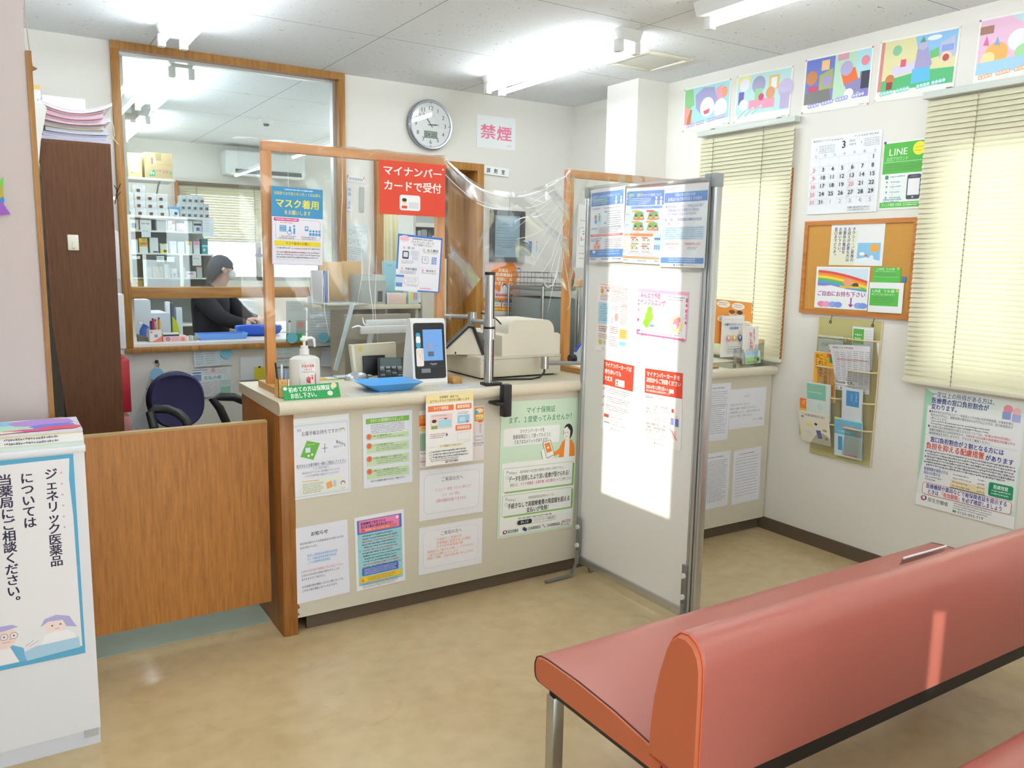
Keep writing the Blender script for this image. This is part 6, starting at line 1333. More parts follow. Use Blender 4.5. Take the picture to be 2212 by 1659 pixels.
booklet(0, 2, 0.02, 0.80, 0.40, 0.755, 0.055, 0.006, '#EFE9DC', 'yellow orange booklet with vertical black title in the left pocket', d)
def d(s):
    for j in range(17): [s.W(8 + 16 * i, 12 + 4.2 * j, 20 + 16 * i, 2, '#8A8C96', j * 7 + i, False) for i in range(6)]
    s.T(8, 4, 4, '病院バスの時刻表', '#4A4C60', 1, 50); s.R(14, 30, 96, 32, '#E6A890'); s.R(2, 78, 70, 88, '#F0F0F0'); s.T(4, 78, 8, '時刻表です。', '#1E1E22', 2, 62); s.R(4, 90, 100, 100, '#F0F0F0'); s.T(6, 90.5, 8.5, 'にお持ち下さい。', '#1E1E22', 2, 90)
booklet(1, 2, -0.28, 0.86, 0.50, 0.83, 0.10, 0.003, '#E4E4EA', 'white timetable leaflet curling out of the right pocket', d, curl=lambda u, v: 0.05 * (1 - v) ** 2 * (1 - u) ** 2 + 0.004)
def d(s): s.R(3, 3, 84, 44, '#7FC0A8'); s.T(8, 12, 8, 'おくすりガイド', '#EC9A8A', 1, 60); s.W(10, 24, 70, 3, '#E6F2EC', 1); s.C(60, 62, 16, '#DDE4E0'); s.C(60, 62, 14, '#CBD6D0'); s.C(34, 86, 9, '#D8DEDA')
booklet(0, 1, -0.10, 0.72, 0.255, 0.53, 0.10, 0.012, '#D5DDD8', 'thick mint green booklet in the left pocket above the orange one', d)
def d(s): s.R(22, 6, 88, 46, '#4A8CC4'); s.V(74, 10, 8, 'くすり', '#CFE2F0', 1, 1.0); s.V(50, 14, 6, 'ひかえ', '#CFE2F0', 0, 1.0); s.C(34, 62, 17, '#C4CCD4'); s.C(34, 62, 15, '#D2D8DC')
booklet(1, 1, 0.10, 0.74, 0.255, 0.53, 0.085, 0.012, '#D3D9DE', 'thick white booklet with a blue block in the right pocket', d)
def d(s): s.R(0, 0, 100, 13, '#E86A24'); s.R(0, 4, 100, 26, '#EE7C2C'); s.C(16, 11, 6, '#F0B03A', ry=4); s.W(16, 4, 80, 3, '#F8E0C8', 1); s.T(26, 12, 8, '知っ得情報', '#F3E6D8', 1, 44)
booklet(0, 0, -0.36, 0.52, 0.12, 0.40, 0.09, 0.006, '#D8C24A', 'orange topped booklet rising from the lowest left pocket', d)
def d(s): s.T(10, 6, 9, 'この症状何だろ?', '#4A3A6A', 1, 78); s.C(34, 42, 12, '#F0DC8C', ry=6); s.poly([(54, 56), (70, 54), (74, 80), (60, 82)], '#5A6CB0'); s.C(56, 36, 5, '#4A3020', ry=4); s.R(20, 62, 44, 80, '#E6E2DA'); s.C(84, 52, 8, '#A4B46A', ry=4); s.C(12, 18, 5, '#9A6AB0', ry=3); s.C(88, 78, 6, '#B49ACB', ry=4)
booklet(0, 0, -0.28, 0.78, 0.075, 0.315, 0.26, 0.004, '#ECE6D6', 'cream illustrated booklet in front in the lowest left pocket', d)
def d(s): s.R(0, 0, 20, 9, '#EBD83A'); s.R(0, 4, 100, 42, '#6CB8D8'); s.T(10, 14, 8, 'お薬をよりよい', '#E8744A', 1, 80); s.T(30, 23, 7, '生活のために', '#E8744A', 1, 50); s.W(12, 33, 60, 3, '#E4F0F4', 1); s.C(88, 32, 7, '#E8A05A', ry=5); s.R(14, 48, 30, 84, '#4E96D0'); s.para(36, 48, 90, 10, 4, 1.6, '#A9B6BE'); s.R(40, 90, 84, 95, '#E88A9C')
booklet(1, 0, -0.12, 0.80, 0.03, 0.31, 0.11, 0.005, '#C9DDE2', 'light blue booklet with an orange title in the lowest right pocket', d)

# big ministry poster below the wide blind
def d(s):
    s.poly([(0, 0), (10, 4), (6, 30), (4, 60), (0, 80)], '#A8D4BC'); s.poly([(90, 60), (100, 50), (100, 92), (94, 90)], '#CBE6D6'); s.R(4, 14, 98, 86, '#EDF0F2')
    s.T(8, 1.6, 5, '一定以上の所得がある方は、', '#3A3C94', 1, 66); s.T(8, 6.8, 5.2, '医療費の窓口負担割合が', '#34368E', 2, 58); s.T(8, 12, 5, '変わります。', '#34368E', 2, 30)
    s.C(84, 8, 4.4, '#EE9AAE'); s.C(92, 9, 4, '#F2C2C8'); s.R(79, 10, 87, 16, '#8FA0D4'); s.R(88, 11, 96, 17, '#A9B4DC')
    y = 17.6
    for i, (t, n, ind) in enumerate((('◆課税所得が28万円以上かつ「年金収入＋その他の合計所得金額」が単身世帯の', 84, 0), ('場合200万円以上、複数世帯の場合合計320万円以上の方は、窓口負担割合が', 82, 1), ('2割となります。', 20, 1))): s.T(6 + ind * 2, y + 2.7 * i, 2.4, t, '#3A3A50', 0, n)
    s.W(9, 25.8, 70, 1.6, '#6A6A7C', 1); s.W(9, 28, 80, 1.6, '#6A6A7C', 2)
    s.T(6, 30, 2.4, '◆ご自身の窓口負担割合が2割となるかについては、', '#3A3A50', 0, 58); s.T(64, 30, 2.4, '令和4年9月頃に', '#D04458', 1, 26); s.T(8, 32.8, 2.4, '医療広域連合または市区町村から、', '#3A3A50', 0, 38); s.T(46, 32.8, 2.4, '令和4年10月以降の負担割合が記載された', '#D04458', 1, 48); s.T(8, 35.6, 2.4, '被保険者証を交付しますので、そちらをご確認ください。', '#3A3A50', 0, 64)
    s.L(3, 38.6, 97, 38.6, '#C9D6D8', 0.4); s.T(10, 39.6, 5, '窓口負担割合が２割となる方には', '#34368E', 2, 74); s.T(6, 44.8, 6, '負担を抑える配慮措置', '#D4523C', 2, 60); s.T(67, 46, 5, 'があります', '#34368E', 2, 27)
    for i in range(6): s.W(8, 51.6 + 2.3 * i, 96, 1.8, '#4A4A5E', 30 + i, i % 3 == 2); 
    for yy in (51.8, 56.4, 61): s.C(6.4, yy + 0.8, 0.8, '#34368E')
    s.T(6, 66, 3.1, '配慮措置が適用される', '#4A4CA4', 1, 26); s.T(6, 69.4, 3.1, '場合の計算方法', '#4A4CA4', 1, 18); s.W(8, 73.4, 26, 1.5, '#8A8A9A', 1); s.W(8, 75.6, 22, 1.5, '#8A8A9A', 2)
    for i, cc in enumerate(('#F0F1F2', '#F0F1F2', '#F0DDB0', '#F0DDB0', '#2C8A68')): s.R(35, 66 + 3.1 * i, 70, 68.9 + 3.1 * i, cc); s.W(37, 66.8 + 3.1 * i, 56, 1.5, '#6A6A6A' if i < 4 else '#E8F0EA', i); s.W(62, 66.8 + 3.1 * i, 69, 1.5, '#6A6A6A' if i < 4 else '#E8F0EA', i + 9, False)
    s.RR(73, 67, 96, 78, '#1E9068', 2); s.T(84.5, 68.4, 3.4, '配慮措置', '#E4F2EA', 2, 14, 'c'); s.para(76, 72.6, 94, 2, 2.3, 1.5, '#CFE8DC')
    s.BR(6, 79, 96, 89.4, '#D86068', '#F2F1F4', 3, 0.5); s.T(51, 79.6, 4.4, '医療機関や薬局などで被保険者証を提示する', '#3A3C94', 2, 82, 'c'); s.T(12, 84.2, 4.4, 'ときは', '#3A3C94', 2, 12); s.T(25, 84.2, 4.4, '「有効期限」', '#D4404E', 2, 23); s.T(48, 84.2, 4.4, 'を必ず確認しましょう', '#3A3C94', 2, 40)
    s.R(0, 89.8, 100, 100, '#F0F1F3'); s.C(8, 93, 2.6, '#C03A5A'); s.C(9.4, 92.6, 2.4, '#2A2A6A'); s.C(8.7, 92.6, 1.7, '#F0F1F3'); s.T(13, 91.4, 4, '厚生労働省', '#3A3A48', 1, 22)
    s.para(40, 90.6, 78, 3, 1.9, 1.2, '#8A8A98'); s.R(40, 96.6, 43.6, 98.6, '#3FAE6A'); s.T(45, 96, 3.2, '0120-002-719', '#3A3A48', 1, 26)
wsheet('poster', 'large ministry poster with blue and red lettering below the wide blind', 'poster', [(2001, 838), (2222, 868), (2188, 1143), (1977, 1088)], d, paper='#E4EFEA')

# =================================================================== the dispensing room seen through the internal window
def at_box(name, label, cat, px, y, dep, m, group=None, sub=None, b_=0.0015, z0=None):
    A, B = at(px[0], px[1], 1, y), at(px[2], px[3], 1, y)
    return shelf_box(name, label, cat, A.x, B.x, y, dep, B.z if z0 is None else z0, A.z, m, group, sub, b_)
YS = 7.6
def zs(py): return at(350, py, 1, YS).z
M_SH = mat('#E4E6E2', 0.5)
SX0, SX1 = 0.97, 1.655
Z1, Z2, Z3, Z4 = 1.822, 1.702, 1.512, 1.225
parts = []
for z, t, x1 in ((Z1, 0.016, SX1 + 0.03), (Z2, 0.014, SX1 - 0.02), (Z3, 0.014, SX1), (Z4, 0.02, SX1), (0.9, 0.02, SX1)):
    q = MB(M_SH); q.box(SX0, x1, YS, YS + 0.30, z - t, z, b=0.001); parts.append(('shelf', q))
for x in (SX0 - 0.018, SX1 + 0.0):
    q = MB(M_SH); q.box(x, x + 0.018, YS + 0.0, YS + 0.30, 0.0, Z2 if x < 1.2 else Z3, b=0.001); parts.append(('side', q))
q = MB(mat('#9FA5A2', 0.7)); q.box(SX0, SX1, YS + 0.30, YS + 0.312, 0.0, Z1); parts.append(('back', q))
for px in (313, 392):
    A = at(px, 590, 1, YS); q = MB(mat('#DDE0D2', 0.5)); q.box(A.x - 0.014, A.x + 0.014, YS - 0.012, YS - 0.001, Z4, Z3 - 0.014, b=0.001); parts.append(('door_stile', q))
q = MB(M_SH); q.box(SX0, SX1, YS + 0.03, YS + 0.28, 1.292, 1.302); parts.append(('inner_shelf', q))
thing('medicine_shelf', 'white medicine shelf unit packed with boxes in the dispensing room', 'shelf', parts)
gd = MB(clear_mat('shelf_glass', (0.95, 0.97, 0.97), 0.04, 0.02)); A, B = at(316, 590, 1, YS), at(388, 590, 1, YS); gd.box(A.x + 0.006, B.x - 0.004, YS - 0.008, YS - 0.004, Z4, Z3 - 0.016)
one('glass_door', 'sliding glass door of the medicine shelf', 'door', gd)
BX_M = mat('#E6EAEE', 0.5)
def white_print(s): s.W(8, 8, 80, 9, '#7A7C84', 1); s.W(8, 24, 50, 7, '#A9ACB4', 2); s.R(14, 52, 24, 84, '#E8B06A'); s.R(24, 50, 54, 90, '#3A3036'); s.R(26, 52, 36, 66, '#8A4A4A'); s.R(40, 72, 52, 88, '#5A5A6A')
def box_at(x, z, w, h, d_, y, m, pr, label, group):
    q = MB(m); q.box(x, x + w, y, y + d_, z, z + h, b=0.001); s = Sheet((x, y, z + h), (1, 0, 0), (0, 0, -1), w, h, paper=None)
    if pr: pr(s)
    return thing('medicine_box', label, 'box', [('box', q), ('print', s.mb)] if pr else [('box', q)], group)
x0 = at(270, 460, 1, YS).x; bw = 0.0855; bh = 0.0625; n = 0
first = box_at(x0, Z1 + 0.0003, bw, bh, 0.15, YS + 0.03, BX_M, white_print, 'white medicine box with a dark printed square, at the left end of the lowest row', 'white medicine boxes piled on the shelf')
rown = ('lowest', 'second', 'third', 'top'); coln = ('first', 'second', 'third', 'fourth')
for r in range(4):
    for c in range(4):
        if (r, c) in ((0, 0),) or (r == 2 and c == 0) or (r == 3 and c != 1): continue
        lab = 'white medicine box alone on top of the white pile' if r == 3 else 'white medicine box, %s from the left in the %s row of the white pile' % (coln[c], rown[r])
        dup(first, (c * (bw + 0.002) - (0.006 if r else 0), 0, r * (bh + 0.0004)), lab, 'white medicine boxes piled on the shelf')
box_at(x0 - 0.010, Z1 + 2 * (bh + 0.0004) + 0.0003, 0.088, bh, 0.15, YS + 0.03, BX_M, None, 'plain white medicine box without print at the left end of the white pile', 'white medicine boxes piled on the shelf')
xb = x0 + 4 * (bw + 0.002) + 0.003
def blue_print(s): s.R(2, 2, 98, 24, '#4EA8E4'); s.poly([(70, 24), (98, 24), (98, 60), (90, 36)], '#8CC8EE'); s.R(50, 52, 78, 78, '#3A3E4A'); s.R(34, 84, 72, 94, '#7AB8E4')
box_at(xb, Z1 + 0.0003, 0.08, 0.088, 0.12, YS + 0.03, BX_M, blue_print, 'blue and white medicine box between the white pile and the grey pile', 'other medicine boxes')
xg = xb + 0.086
def grey_print(s): s.W(8, 8, 90, 8, '#9AA4AC', 2); s.R(34, 50, 86, 84, '#4A4E58'); s.R(40, 56, 56, 70, '#8A8E98')
gm = mat('#BFC8CC', 0.5); gw, gh = 0.0475, 0.0625
g0 = box_at(xg, Z1 + 0.0003, gw, gh, 0.15, YS + 0.04, gm, grey_print, 'grey medicine box, first from the left in the lowest row of the grey pile', 'grey medicine boxes piled on the shelf')
for r in range(3):
    for c in range(5):
        if (r == 0 and c == 0) or (r == 2 and c == 4): continue
        dup(g0, (c * (gw + 0.0015) + (0.01 if r == 2 else 0), 0, r * (gh + 0.0004)), 'grey medicine box, %s from the left in the %s row of the grey pile' % (('first', 'second', 'third', 'fourth', 'fifth')[c], ('lowest', 'middle', 'top')[r]), 'grey medicine boxes piled on the shelf')
# second shelf
R2 = [(281, 474, 300, '#C9CED0', 'grey square case at the left end of the second shelf', lambda s: s.R(16, 34, 66, 82, '#3E4448')), (302, 474, 327, '#E4E7EA', 'white card box with a red printed word on the second shelf', lambda s: s.W(14, 30, 86, 18, '#B05A62', 3)),
      (338, 473, 361, '#DDE3E6', 'pale box right of the gap on the second shelf', lambda s: s.W(10, 8, 90, 10, '#C08A90', 1)), (362, 476, 378, '#E6E9EC', 'white box with small red corner on the second shelf', lambda s: (s.R(60, 4, 96, 34, '#C8484E'), s.W(10, 40, 60, 10, '#4A5A8A', 2), s.R(14, 70, 60, 82, '#E8B0A0'))),
      (398, 477, 416, '#E2E8EA', 'leaning white card at the right of the second shelf', lambda s: s.W(12, 10, 60, 6, '#A0B0B4', 2)), (417, 478, 436, '#DCE2E8', 'white box with a blue square on the second shelf', lambda s: (s.R(6, 20, 94, 40, '#4A4E58'), s.R(34, 58, 72, 88, '#3E62B0')))]
for px0, py0, px1, cc, lb, pr in R2:
    at_box('medicine_box', lb, 'box', (px0, py0, px1, 492), YS + 0.03, 0.1, mat(cc, 0.5), 'other medicine boxes', pr, z0=Z2 + 0.0003)
at_box('pink_card', 'small pink card hanging over the edge of the second shelf', 'card', (381, 482, 399, 499), YS - 0.004, 0.003, mat('#E6C4D2', 0.6), None, lambda s: s.C(52, 52, 12, '#F4F0F4'))
# third shelf
R3 = [(282, 517, 299, '#DDE3EC', 'bluish white tall box at the left of the third shelf', None), (300, 514, 320, '#D8C455', 'yellow and white box with an orange band on the third shelf', lambda s: (s.R(14, 32, 92, 44, '#E0602E'), s.R(0, 58, 100, 100, '#E4EAEC'))), (323, 513, 343, '#E3E7E9', 'tall white box with a black strip on the third shelf', lambda s: (s.R(36, 88, 92, 96, '#2A2E36'), s.L(2, 45, 98, 45, '#B9C0C4', 1))),
      (346, 526, 363, '#E1E6E6', 'white and yellow box with a dark square on the third shelf', lambda s: (s.R(0, 62, 100, 100, '#E6DE4A'), s.R(42, 64, 84, 90, '#4A4A46'), s.R(6, 0, 60, 16, '#D8DC6A'))), (367, 521, 382, '#DCE4E4', 'white box with pink print on the third shelf', lambda s: (s.R(8, 4, 90, 36, '#B4D8D2'), s.W(12, 48, 80, 6, '#C88A90', 1))),
      (384, 522, 399, '#D3E0E2', 'pale bluish box in the middle of the third shelf', None), (401, 521, 416, '#DDE6E8', 'pale box with an ochre top on the third shelf', lambda s: s.R(10, 0, 86, 32, '#DCC07A')), (418, 521, 432, '#E0E4EA', 'pale box with a pink cap on the third shelf', lambda s: (s.R(8, 0, 86, 30, '#E88AB4'), s.W(12, 44, 80, 6, '#9AA6B4', 1))), (436, 516, 450, '#2E9AA8', 'teal box at the right end of the third shelf', lambda s: (s.R(0, 0, 100, 40, '#3E6A72'), s.R(0, 40, 100, 52, '#8CD0D2'), s.R(20, 66, 50, 80, '#CFECEC')))]
for px0, py0, px1, cc, lb, pr in R3:
    at_box('medicine_box', lb, 'box', (px0, py0, px1, 552), YS + 0.04, 0.12, mat(cc, 0.5), 'other medicine boxes', pr, z0=Z3 + 0.0003)
# behind the glass doors
R4 = [(317, 576, 328, '#B8C2C8', 'small grey jar box behind the glass door', None), (330, 576, 352, '#C9C6AC', 'beige carton behind the glass door of the medicine shelf', None), (355, 571, 368, '#DDE4EC', 'white slanted carton behind the glass door', None), (371, 580, 383, '#D3DCE0', 'pale carton with a blue square behind the glass door', lambda s: s.R(30, 50, 74, 84, '#5A6AA8')), (395, 578, 401, '#C9CED8', 'narrow carton at the right door of the medicine shelf', None), (402, 586, 424, '#E4E4EA', 'flat white carton with a pink line in the right part of the shelf', lambda s: s.R(10, 30, 70, 44, '#C06A84')), (425, 574, 437, '#CFD4D2', 'upright pale carton with an orange top in the right part of the shelf', lambda s: s.R(0, 0, 100, 12, '#D2603A'))]
for px0, py0, px1, cc, lb, pr in R4:
    at_box('medicine_box', lb, 'box', (px0, py0, px1, 597), YS + 0.06, 0.1, mat(cc, 0.5), 'other medicine boxes', pr, z0=1.3025)
for px, lb in (((338, 553, 355, 566), 'small tilted paper tag hanging at the left glass door'), ((360, 555, 377, 566), 'small paper tag in the middle of the glass door'), ((415, 552, 435, 574), 'longer white paper tag on the right door of the medicine shelf'), ((283, 553, 303, 560), 'white paper tag at the left end of the medicine shelf'), ((305, 493, 326, 513), 'grey paper tag hanging from the second shelf')):
    A, B = at(px[0], px[1], 1, YS - 0.014), at(px[2], px[3], 1, YS - 0.014); s = Sheet((A.x, YS - 0.014, A.z), (1, 0, 0.03), (0, 0, -1), B.x - A.x, A.z - B.z, paper='#DDE5E8'); s.W(12, 24, 88, 16, '#A06A70' if 'longer' in lb else '#8A9AA0', 2)
    one('paper_tag', lb, 'tag', s.mb, 'paper tags on the medicine shelf')
s = sheet_px([(437, 472), (462, 474), (462, 512), (438, 511)], 1, YS - 0.02, paper='#DCE8EE'); s.para(8, 8, 60, 5, 14, 5, '#A9BCC8'); s.mb.v = s.mb.v; one('notice', 'pale blue note hanging at the right end of the medicine shelf', 'notice', s.mb)
at_box('carton', 'ochre carton low at the left of the medicine shelf', 'box', (284, 603, 309, 611), YS + 0.05, 0.1, mat('#C9A85E', 0.6), None, lambda s: s.R(40, 40, 56, 60, '#7A6A3A'), z0=Z4 + 0.0003)
# wall board above with boxes
zt3 = 2.150
b = MB(M_SH); b.box(0.74, 1.405, 7.75, 8.10, zt3 - 0.02, zt3, b=0.002); br = MB(mat('#9AA0A2', 0.4, 0.5)); A = at(340, 390, 1, 7.9); br.tube([(A.x, 7.78, zt3 - 0.022), (A.x, 7.86, zt3 - 0.05), (A.x, 8.06, zt3 - 0.20)], 0.008, n=6)
pl = MB(M_SH); pl.box(0.70, 0.74, 7.75, 8.10, zt3 - 0.30, zt3, b=0.002)
thing('wall_shelf', 'white wall shelf board carrying the cardboard box', 'shelf', [('board', b), ('bracket', br), ('support', pl)])
at_box('calendar_box', 'cream box with a large white label on the wall shelf', 'box', (275, 329, 307, 370), 7.78, 0.16, mat('#E2D49A', 0.6), None, lambda s: (s.R(16, 18, 78, 80, '#EEF0EE'), s.W(40, 10, 64, 4, '#8A8A60', 2), s.C(24, 82, 6, '#8AA0B0')), z0=zt3 + 0.0003)
def carton(s):
    s.L(0, 44, 100, 44, '#A88E60', 0.8); s.R(24, 20, 40, 44, '#EAE6E0'); s.R(24, 20, 30, 44, '#D2605A'); s.R(40, 2, 60, 30, '#A9966A'); s.poly([(14, 92), (22, 78), (30, 66), (36, 66), (36, 92)], '#3E9A70'); s.T(20, 72, 18, 'M', '#DCE8D8', 2); s.W(40, 64, 84, 16, '#C0685A', 3, False); s.C(92, 74, 4, '#5AA888', ry=8)
at_box('cardboard_box', 'brown cardboard box with green print on the wall shelf', 'box', (311, 328, 373, 371), 7.78, 0.26, mat('#C9B284', 0.7), None, carton, z0=zt3 + 0.0003)
at_box('white_box', 'small white box at the left end of the wall shelf', 'box', (262, 354, 274, 369), 7.77, 0.12, mat('#E9ECF0', 0.6), None, None, z0=zt3 + 0.0003)
A, B = at(262, 205, 1, 6.9), at(300, 252, 1, 6.9); b = MB(mat('#9E9688', 0.6)); b.box(0.682, B.x, 6.9, 7.2, B.z, A.z, b=0.004); d2 = MB(mat('#C9CED0', 0.5)); d2.box(0.70, B.x - 0.05, 6.893, 6.899, B.z + 0.02, A.z - 0.02)
thing('wall_cabinet', 'small grey wall cabinet under the far ceiling lights', 'cabinet', [('body', b), ('door', d2)])
# air conditioner and smoke detector
A, B = at(487, 322, 1, 8.55), at(640, 390, 1, 8.55); b = MB(mat('#E3E8E6', 0.4)); b.box(A.x, A.x + 0.80, 8.55, 8.79, B.z + 0.02, A.z, b=0.02, seg=3); lv = MB(mat('#4E5A58', 0.5)); lv.box(A.x + 0.09, A.x + 0.76, 8.544, 8.552, B.z + 0.035, B.z + 0.075); fl = MB(mat('#F0F3F2', 0.35)); fl.box(A.x + 0.03, A.x + 0.77, 8.50, 8.56, B.z + 0.012, B.z + 0.03, b=0.006)
gr = MB(mat('#6A7472', 0.5)); gr.box(A.x + 0.05, A.x + 0.75, 8.60, 8.76, A.z - 0.002, A.z + 0.001)
thing('air_conditioner', 'white wall air conditioner above the blind in the dispensing room', 'air conditioner', [('body', b), ('outlet', lv), ('flap', fl), ('intake', gr)])
q = at(575, 264, 2, CEIL - 0.02); b = MB(M_WHITE); b.lathe([(0.055, 0.0), (0.062, -0.012), (0.04, -0.03), (0.03, -0.034)], (q.x, q.y, CEIL), n=24); dk = MB(mat('#5A5E5C', 0.5)); dk.lathe([(0.026, -0.034), (0.020, -0.05), (0.012, -0.052)], (q.x, q.y, CEIL), n=18)
thing('smoke_detector', 'small round smoke detector on the dispensing room ceiling', 'smoke detector', [('base', b), ('sensor', dk)])
# blind of the dispensing room
sl = slats_x(0, 1.62, 3.05, 1.66, 2.195, 0.026, 0.026, 58); sl.v = [Vector((p.y, 8.765 - p.x, p.z)) for p in sl.v]
h = MB(mat('#6E5A46', 0.5)); h.box(1.61, 3.06, 8.745, 8.795, 2.195, 2.225, b=0.003); bt = MB(mat('#DDD8C6', 0.5)); bt.box(1.62, 3.05, 8.755, 8.78, 1.645, 1.66, b=0.003); tr_ = MB(wood('window_wood', '#9B5C26', '#B8743A', 6)); tr_.box(1.585, 1.61, 8.75, 8.80, 1.62, 2.23)
cs = []
for x in (1.78, 2.35, 2.9):
    c = MB(mat('#8A7A5C', 0.6)); c.tube([(x, 8.748, 2.195), (x, 8.748, 1.66)], 0.003, n=5); cs.append(('ladder_cord', c))
thing('window_blind', 'beige slatted blind over the far window of the dispensing room', 'window blind', [('headrail', h), ('slats', sl), ('bottom_rail', bt), ('side_trim', tr_)] + cs)
# side curtain of light beyond the doorway: shelf rack with binders
rk = []; RX, RY = 3.12, 6.10
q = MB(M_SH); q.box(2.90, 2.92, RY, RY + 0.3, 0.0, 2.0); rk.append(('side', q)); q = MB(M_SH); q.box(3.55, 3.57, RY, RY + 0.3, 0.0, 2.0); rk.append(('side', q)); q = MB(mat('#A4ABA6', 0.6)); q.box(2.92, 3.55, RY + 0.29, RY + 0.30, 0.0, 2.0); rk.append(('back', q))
ZR = [0.75, 0.98, 1.17, 1.37, 1.575, 1.78]
for z in ZR: q = MB(M_SH); q.box(2.92, 3.55, RY, RY + 0.29, z - 0.02, z, b=0.001); rk.append(('shelf', q))
for z in ZR: q = MB(mat('#F1F2F0', 0.4)); q.box(2.92, 3.55, RY - 0.006, RY - 0.001, z - 0.022, z + 0.012); rk.append(('label_rail', q))
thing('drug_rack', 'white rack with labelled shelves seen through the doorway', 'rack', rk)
rd = random.Random(17); nn = 0
for zi, z in enumerate(ZR[:-1]):
    x = 2.925; k = 0
    while x < 3.46:
        w = rd.uniform(0.012, 0.03) if rd.random() < 0.55 else rd.uniform(0.04, 0.07); h = rd.uniform(0.10, 0.165)
        cc = rd.choice(['#E8ECEC', '#BFC8C8', '#4A5050', '#9AA8A8', '#DCE4E6', '#6A7474', '#B4C4CC', '#E4E8EE'])
        ordn = ('first', 'second', 'third', 'fourth', 'fifth', 'sixth', 'seventh', 'eighth', 'ninth', 'tenth', 'eleventh', 'twelfth', 'thirteenth', 'fourteenth', 'fifteenth', 'sixteenth', 'seventeenth', 'eighteenth', 'nineteenth', 'twentieth', 'twenty-first', 'twenty-second', 'twenty-third', 'twenty-fourth')[k]
        q = MB(mat(cc, 0.5)); q.box(x, x + w, RY + 0.01, RY + 0.20, z + 0.0003, z + h); one('packet', ordn + ' packet from the left on the ' + ('lowest', 'second lowest', 'third lowest', 'fourth', 'upper')[zi] + ' rack shelf past the doorway', 'packet', q, 'packets on the drug rack'); x += w + rd.uniform(0.002, 0.012); k += 1
q = at(978, 488, 1, RY - 0.06); b = MB(mat('#E3D21E', 0.5)); b.cyl((q.x + 0.01, RY - 0.08, q.z), (q.x + 0.01, RY - 0.03, q.z), 0.045, n=24); b2 = MB(mat('#B8A818', 0.5)); b2.cyl((q.x + 0.01, RY - 0.083, q.z), (q.x + 0.01, RY - 0.0805, q.z), 0.02, n=20); hk = MB(M_STEEL); hk.tube([(q.x + 0.01, RY - 0.055, q.z + 0.047), (q.x + 0.01, RY - 0.008, q.z + 0.06)], 0.003, n=6)
thing('tape_roll', 'yellow tape roll hanging on the drug rack past the doorway', 'tape', [('roll', b), ('core', b2), ('hook', hk)])
b = MB(mat('#C08AB8', 0.5, var=0.3, bscale=60)); q = at(982, 452, 1, RY - 0.05)
for i in range(14): b.ball((q.x - 0.03 + 0.02 * (i % 5), RY - 0.045 - 0.01 * (i % 3), q.z - 0.03 + 0.024 * (i // 5)), 0.017, n=6)
lk = MB(M_STEEL); lk.tube([(q.x, RY - 0.03, q.z + 0.03), (q.x, RY - 0.008, q.z + 0.07)], 0.003, n=6)
thing('bead_bundle', 'bundle of pinkish beads hanging above the yellow tape roll', 'bundle', [('beads', b), ('hook', lk)])
b = MB(M_BAG); q = at(975, 395, 1, RY - 0.06); b.grid(lambda u, v: (q.x - 0.06 + 0.13 * u, RY - 0.03 - 0.05 * math.sin(PI * u) * math.sin(PI * v) - 0.01 * math.sin(9 * u + 7 * v), q.z + 0.06 - 0.16 * v), 10, 10)
one('clear_bag', 'clear bag hanging at the top of the drug rack past the doorway', 'bag', b)
b = MB(mat('#E9DFB4', 0.6)); A, B = at(832, 450, 1, 6.6), at(868, 570, 1, 6.6)
pc = []
for i in range(4): q = MB(mat(('#EADFAF', '#F0E8C6')[i % 2], 0.6)); w = (B.x - A.x) / 4; q.grid(lambda u, v: (A.x + w * (i + u), 6.62 + 0.012 * math.sin(PI * u), 2.15 - 1.25 * v), 6, 2); pc.append(('fold', q))
rl = MB(M_STEEL); rl.cyl((A.x - 0.02, 6.62, 2.155), (B.x + 0.02, 6.62, 2.155), 0.008); r2 = MB(M_STEEL); r2.cyl((A.x + 0.06, 6.62, 2.155), (A.x + 0.06, 6.62, CEIL), 0.005)
thing('curtain', 'cream folded curtain seen through the doorway under the red notice', 'curtain', [('rail', rl), ('hanger', r2)] + pc)

# counter inside the dispensing room and the things on it and on the sill
M_DC = mat('#D9DAD2', 0.45)
b = MB(M_DC); b.box(0.70, 2.05, 5.45, 6.05, 0.90, 0.93, b=0.003); bd = MB(M_DC); bd.box(0.72, 2.03, 5.48, 6.03, 0.0, 0.90)
thing('dispensary_counter', 'pale counter inside the dispensing room behind the internal window', 'counter', [('top', b), ('body', bd)])
A, B, Cc = at(270, 648, 1, 5.6), at(326, 677, 1, 5.6), at(371, 745, 1, 5.6)
b = MB(mat('#CFD8E0', 0.4)); b.prism([(0.70, 0.9305), (0.70, A.z), (B.x - 0.006, A.z), (B.x, A.z - 0.008), (B.x, B.z), (Cc.x - 0.01, B.z), (Cc.x, B.z - 0.012), (Cc.x, 0.9305)], 1, 5.6, 5.95)
s = Sheet((0.70, 5.6, A.z), (1, 0, 0), (0, 0, -1), Cc.x - 0.70, A.z - 0.93, paper=None); s.BR(24, 46, 36, 56, '#9AA6B0', '#E2E8EC', 1, 1); s.L(18, 58, 18, 96, '#A9B4BE', 0.6)
thing('packing_machine', 'grey stepped medicine packing machine behind the internal window', 'machine', [('body', b), ('panel_lines', s.mb)])
q = at(381, 706, 1, 5.75); b = MB(mat('#B9C624', 0.5)); b.prism([(q.x - 0.025, 0.9305), (q.x - 0.022, q.z + 0.07), (q.x + 0.005, q.z + 0.03), (q.x + 0.028, 0.9305)], 1, 5.74, 5.76); one('green_folder', 'lime green folder standing behind the internal window', 'folder', b)
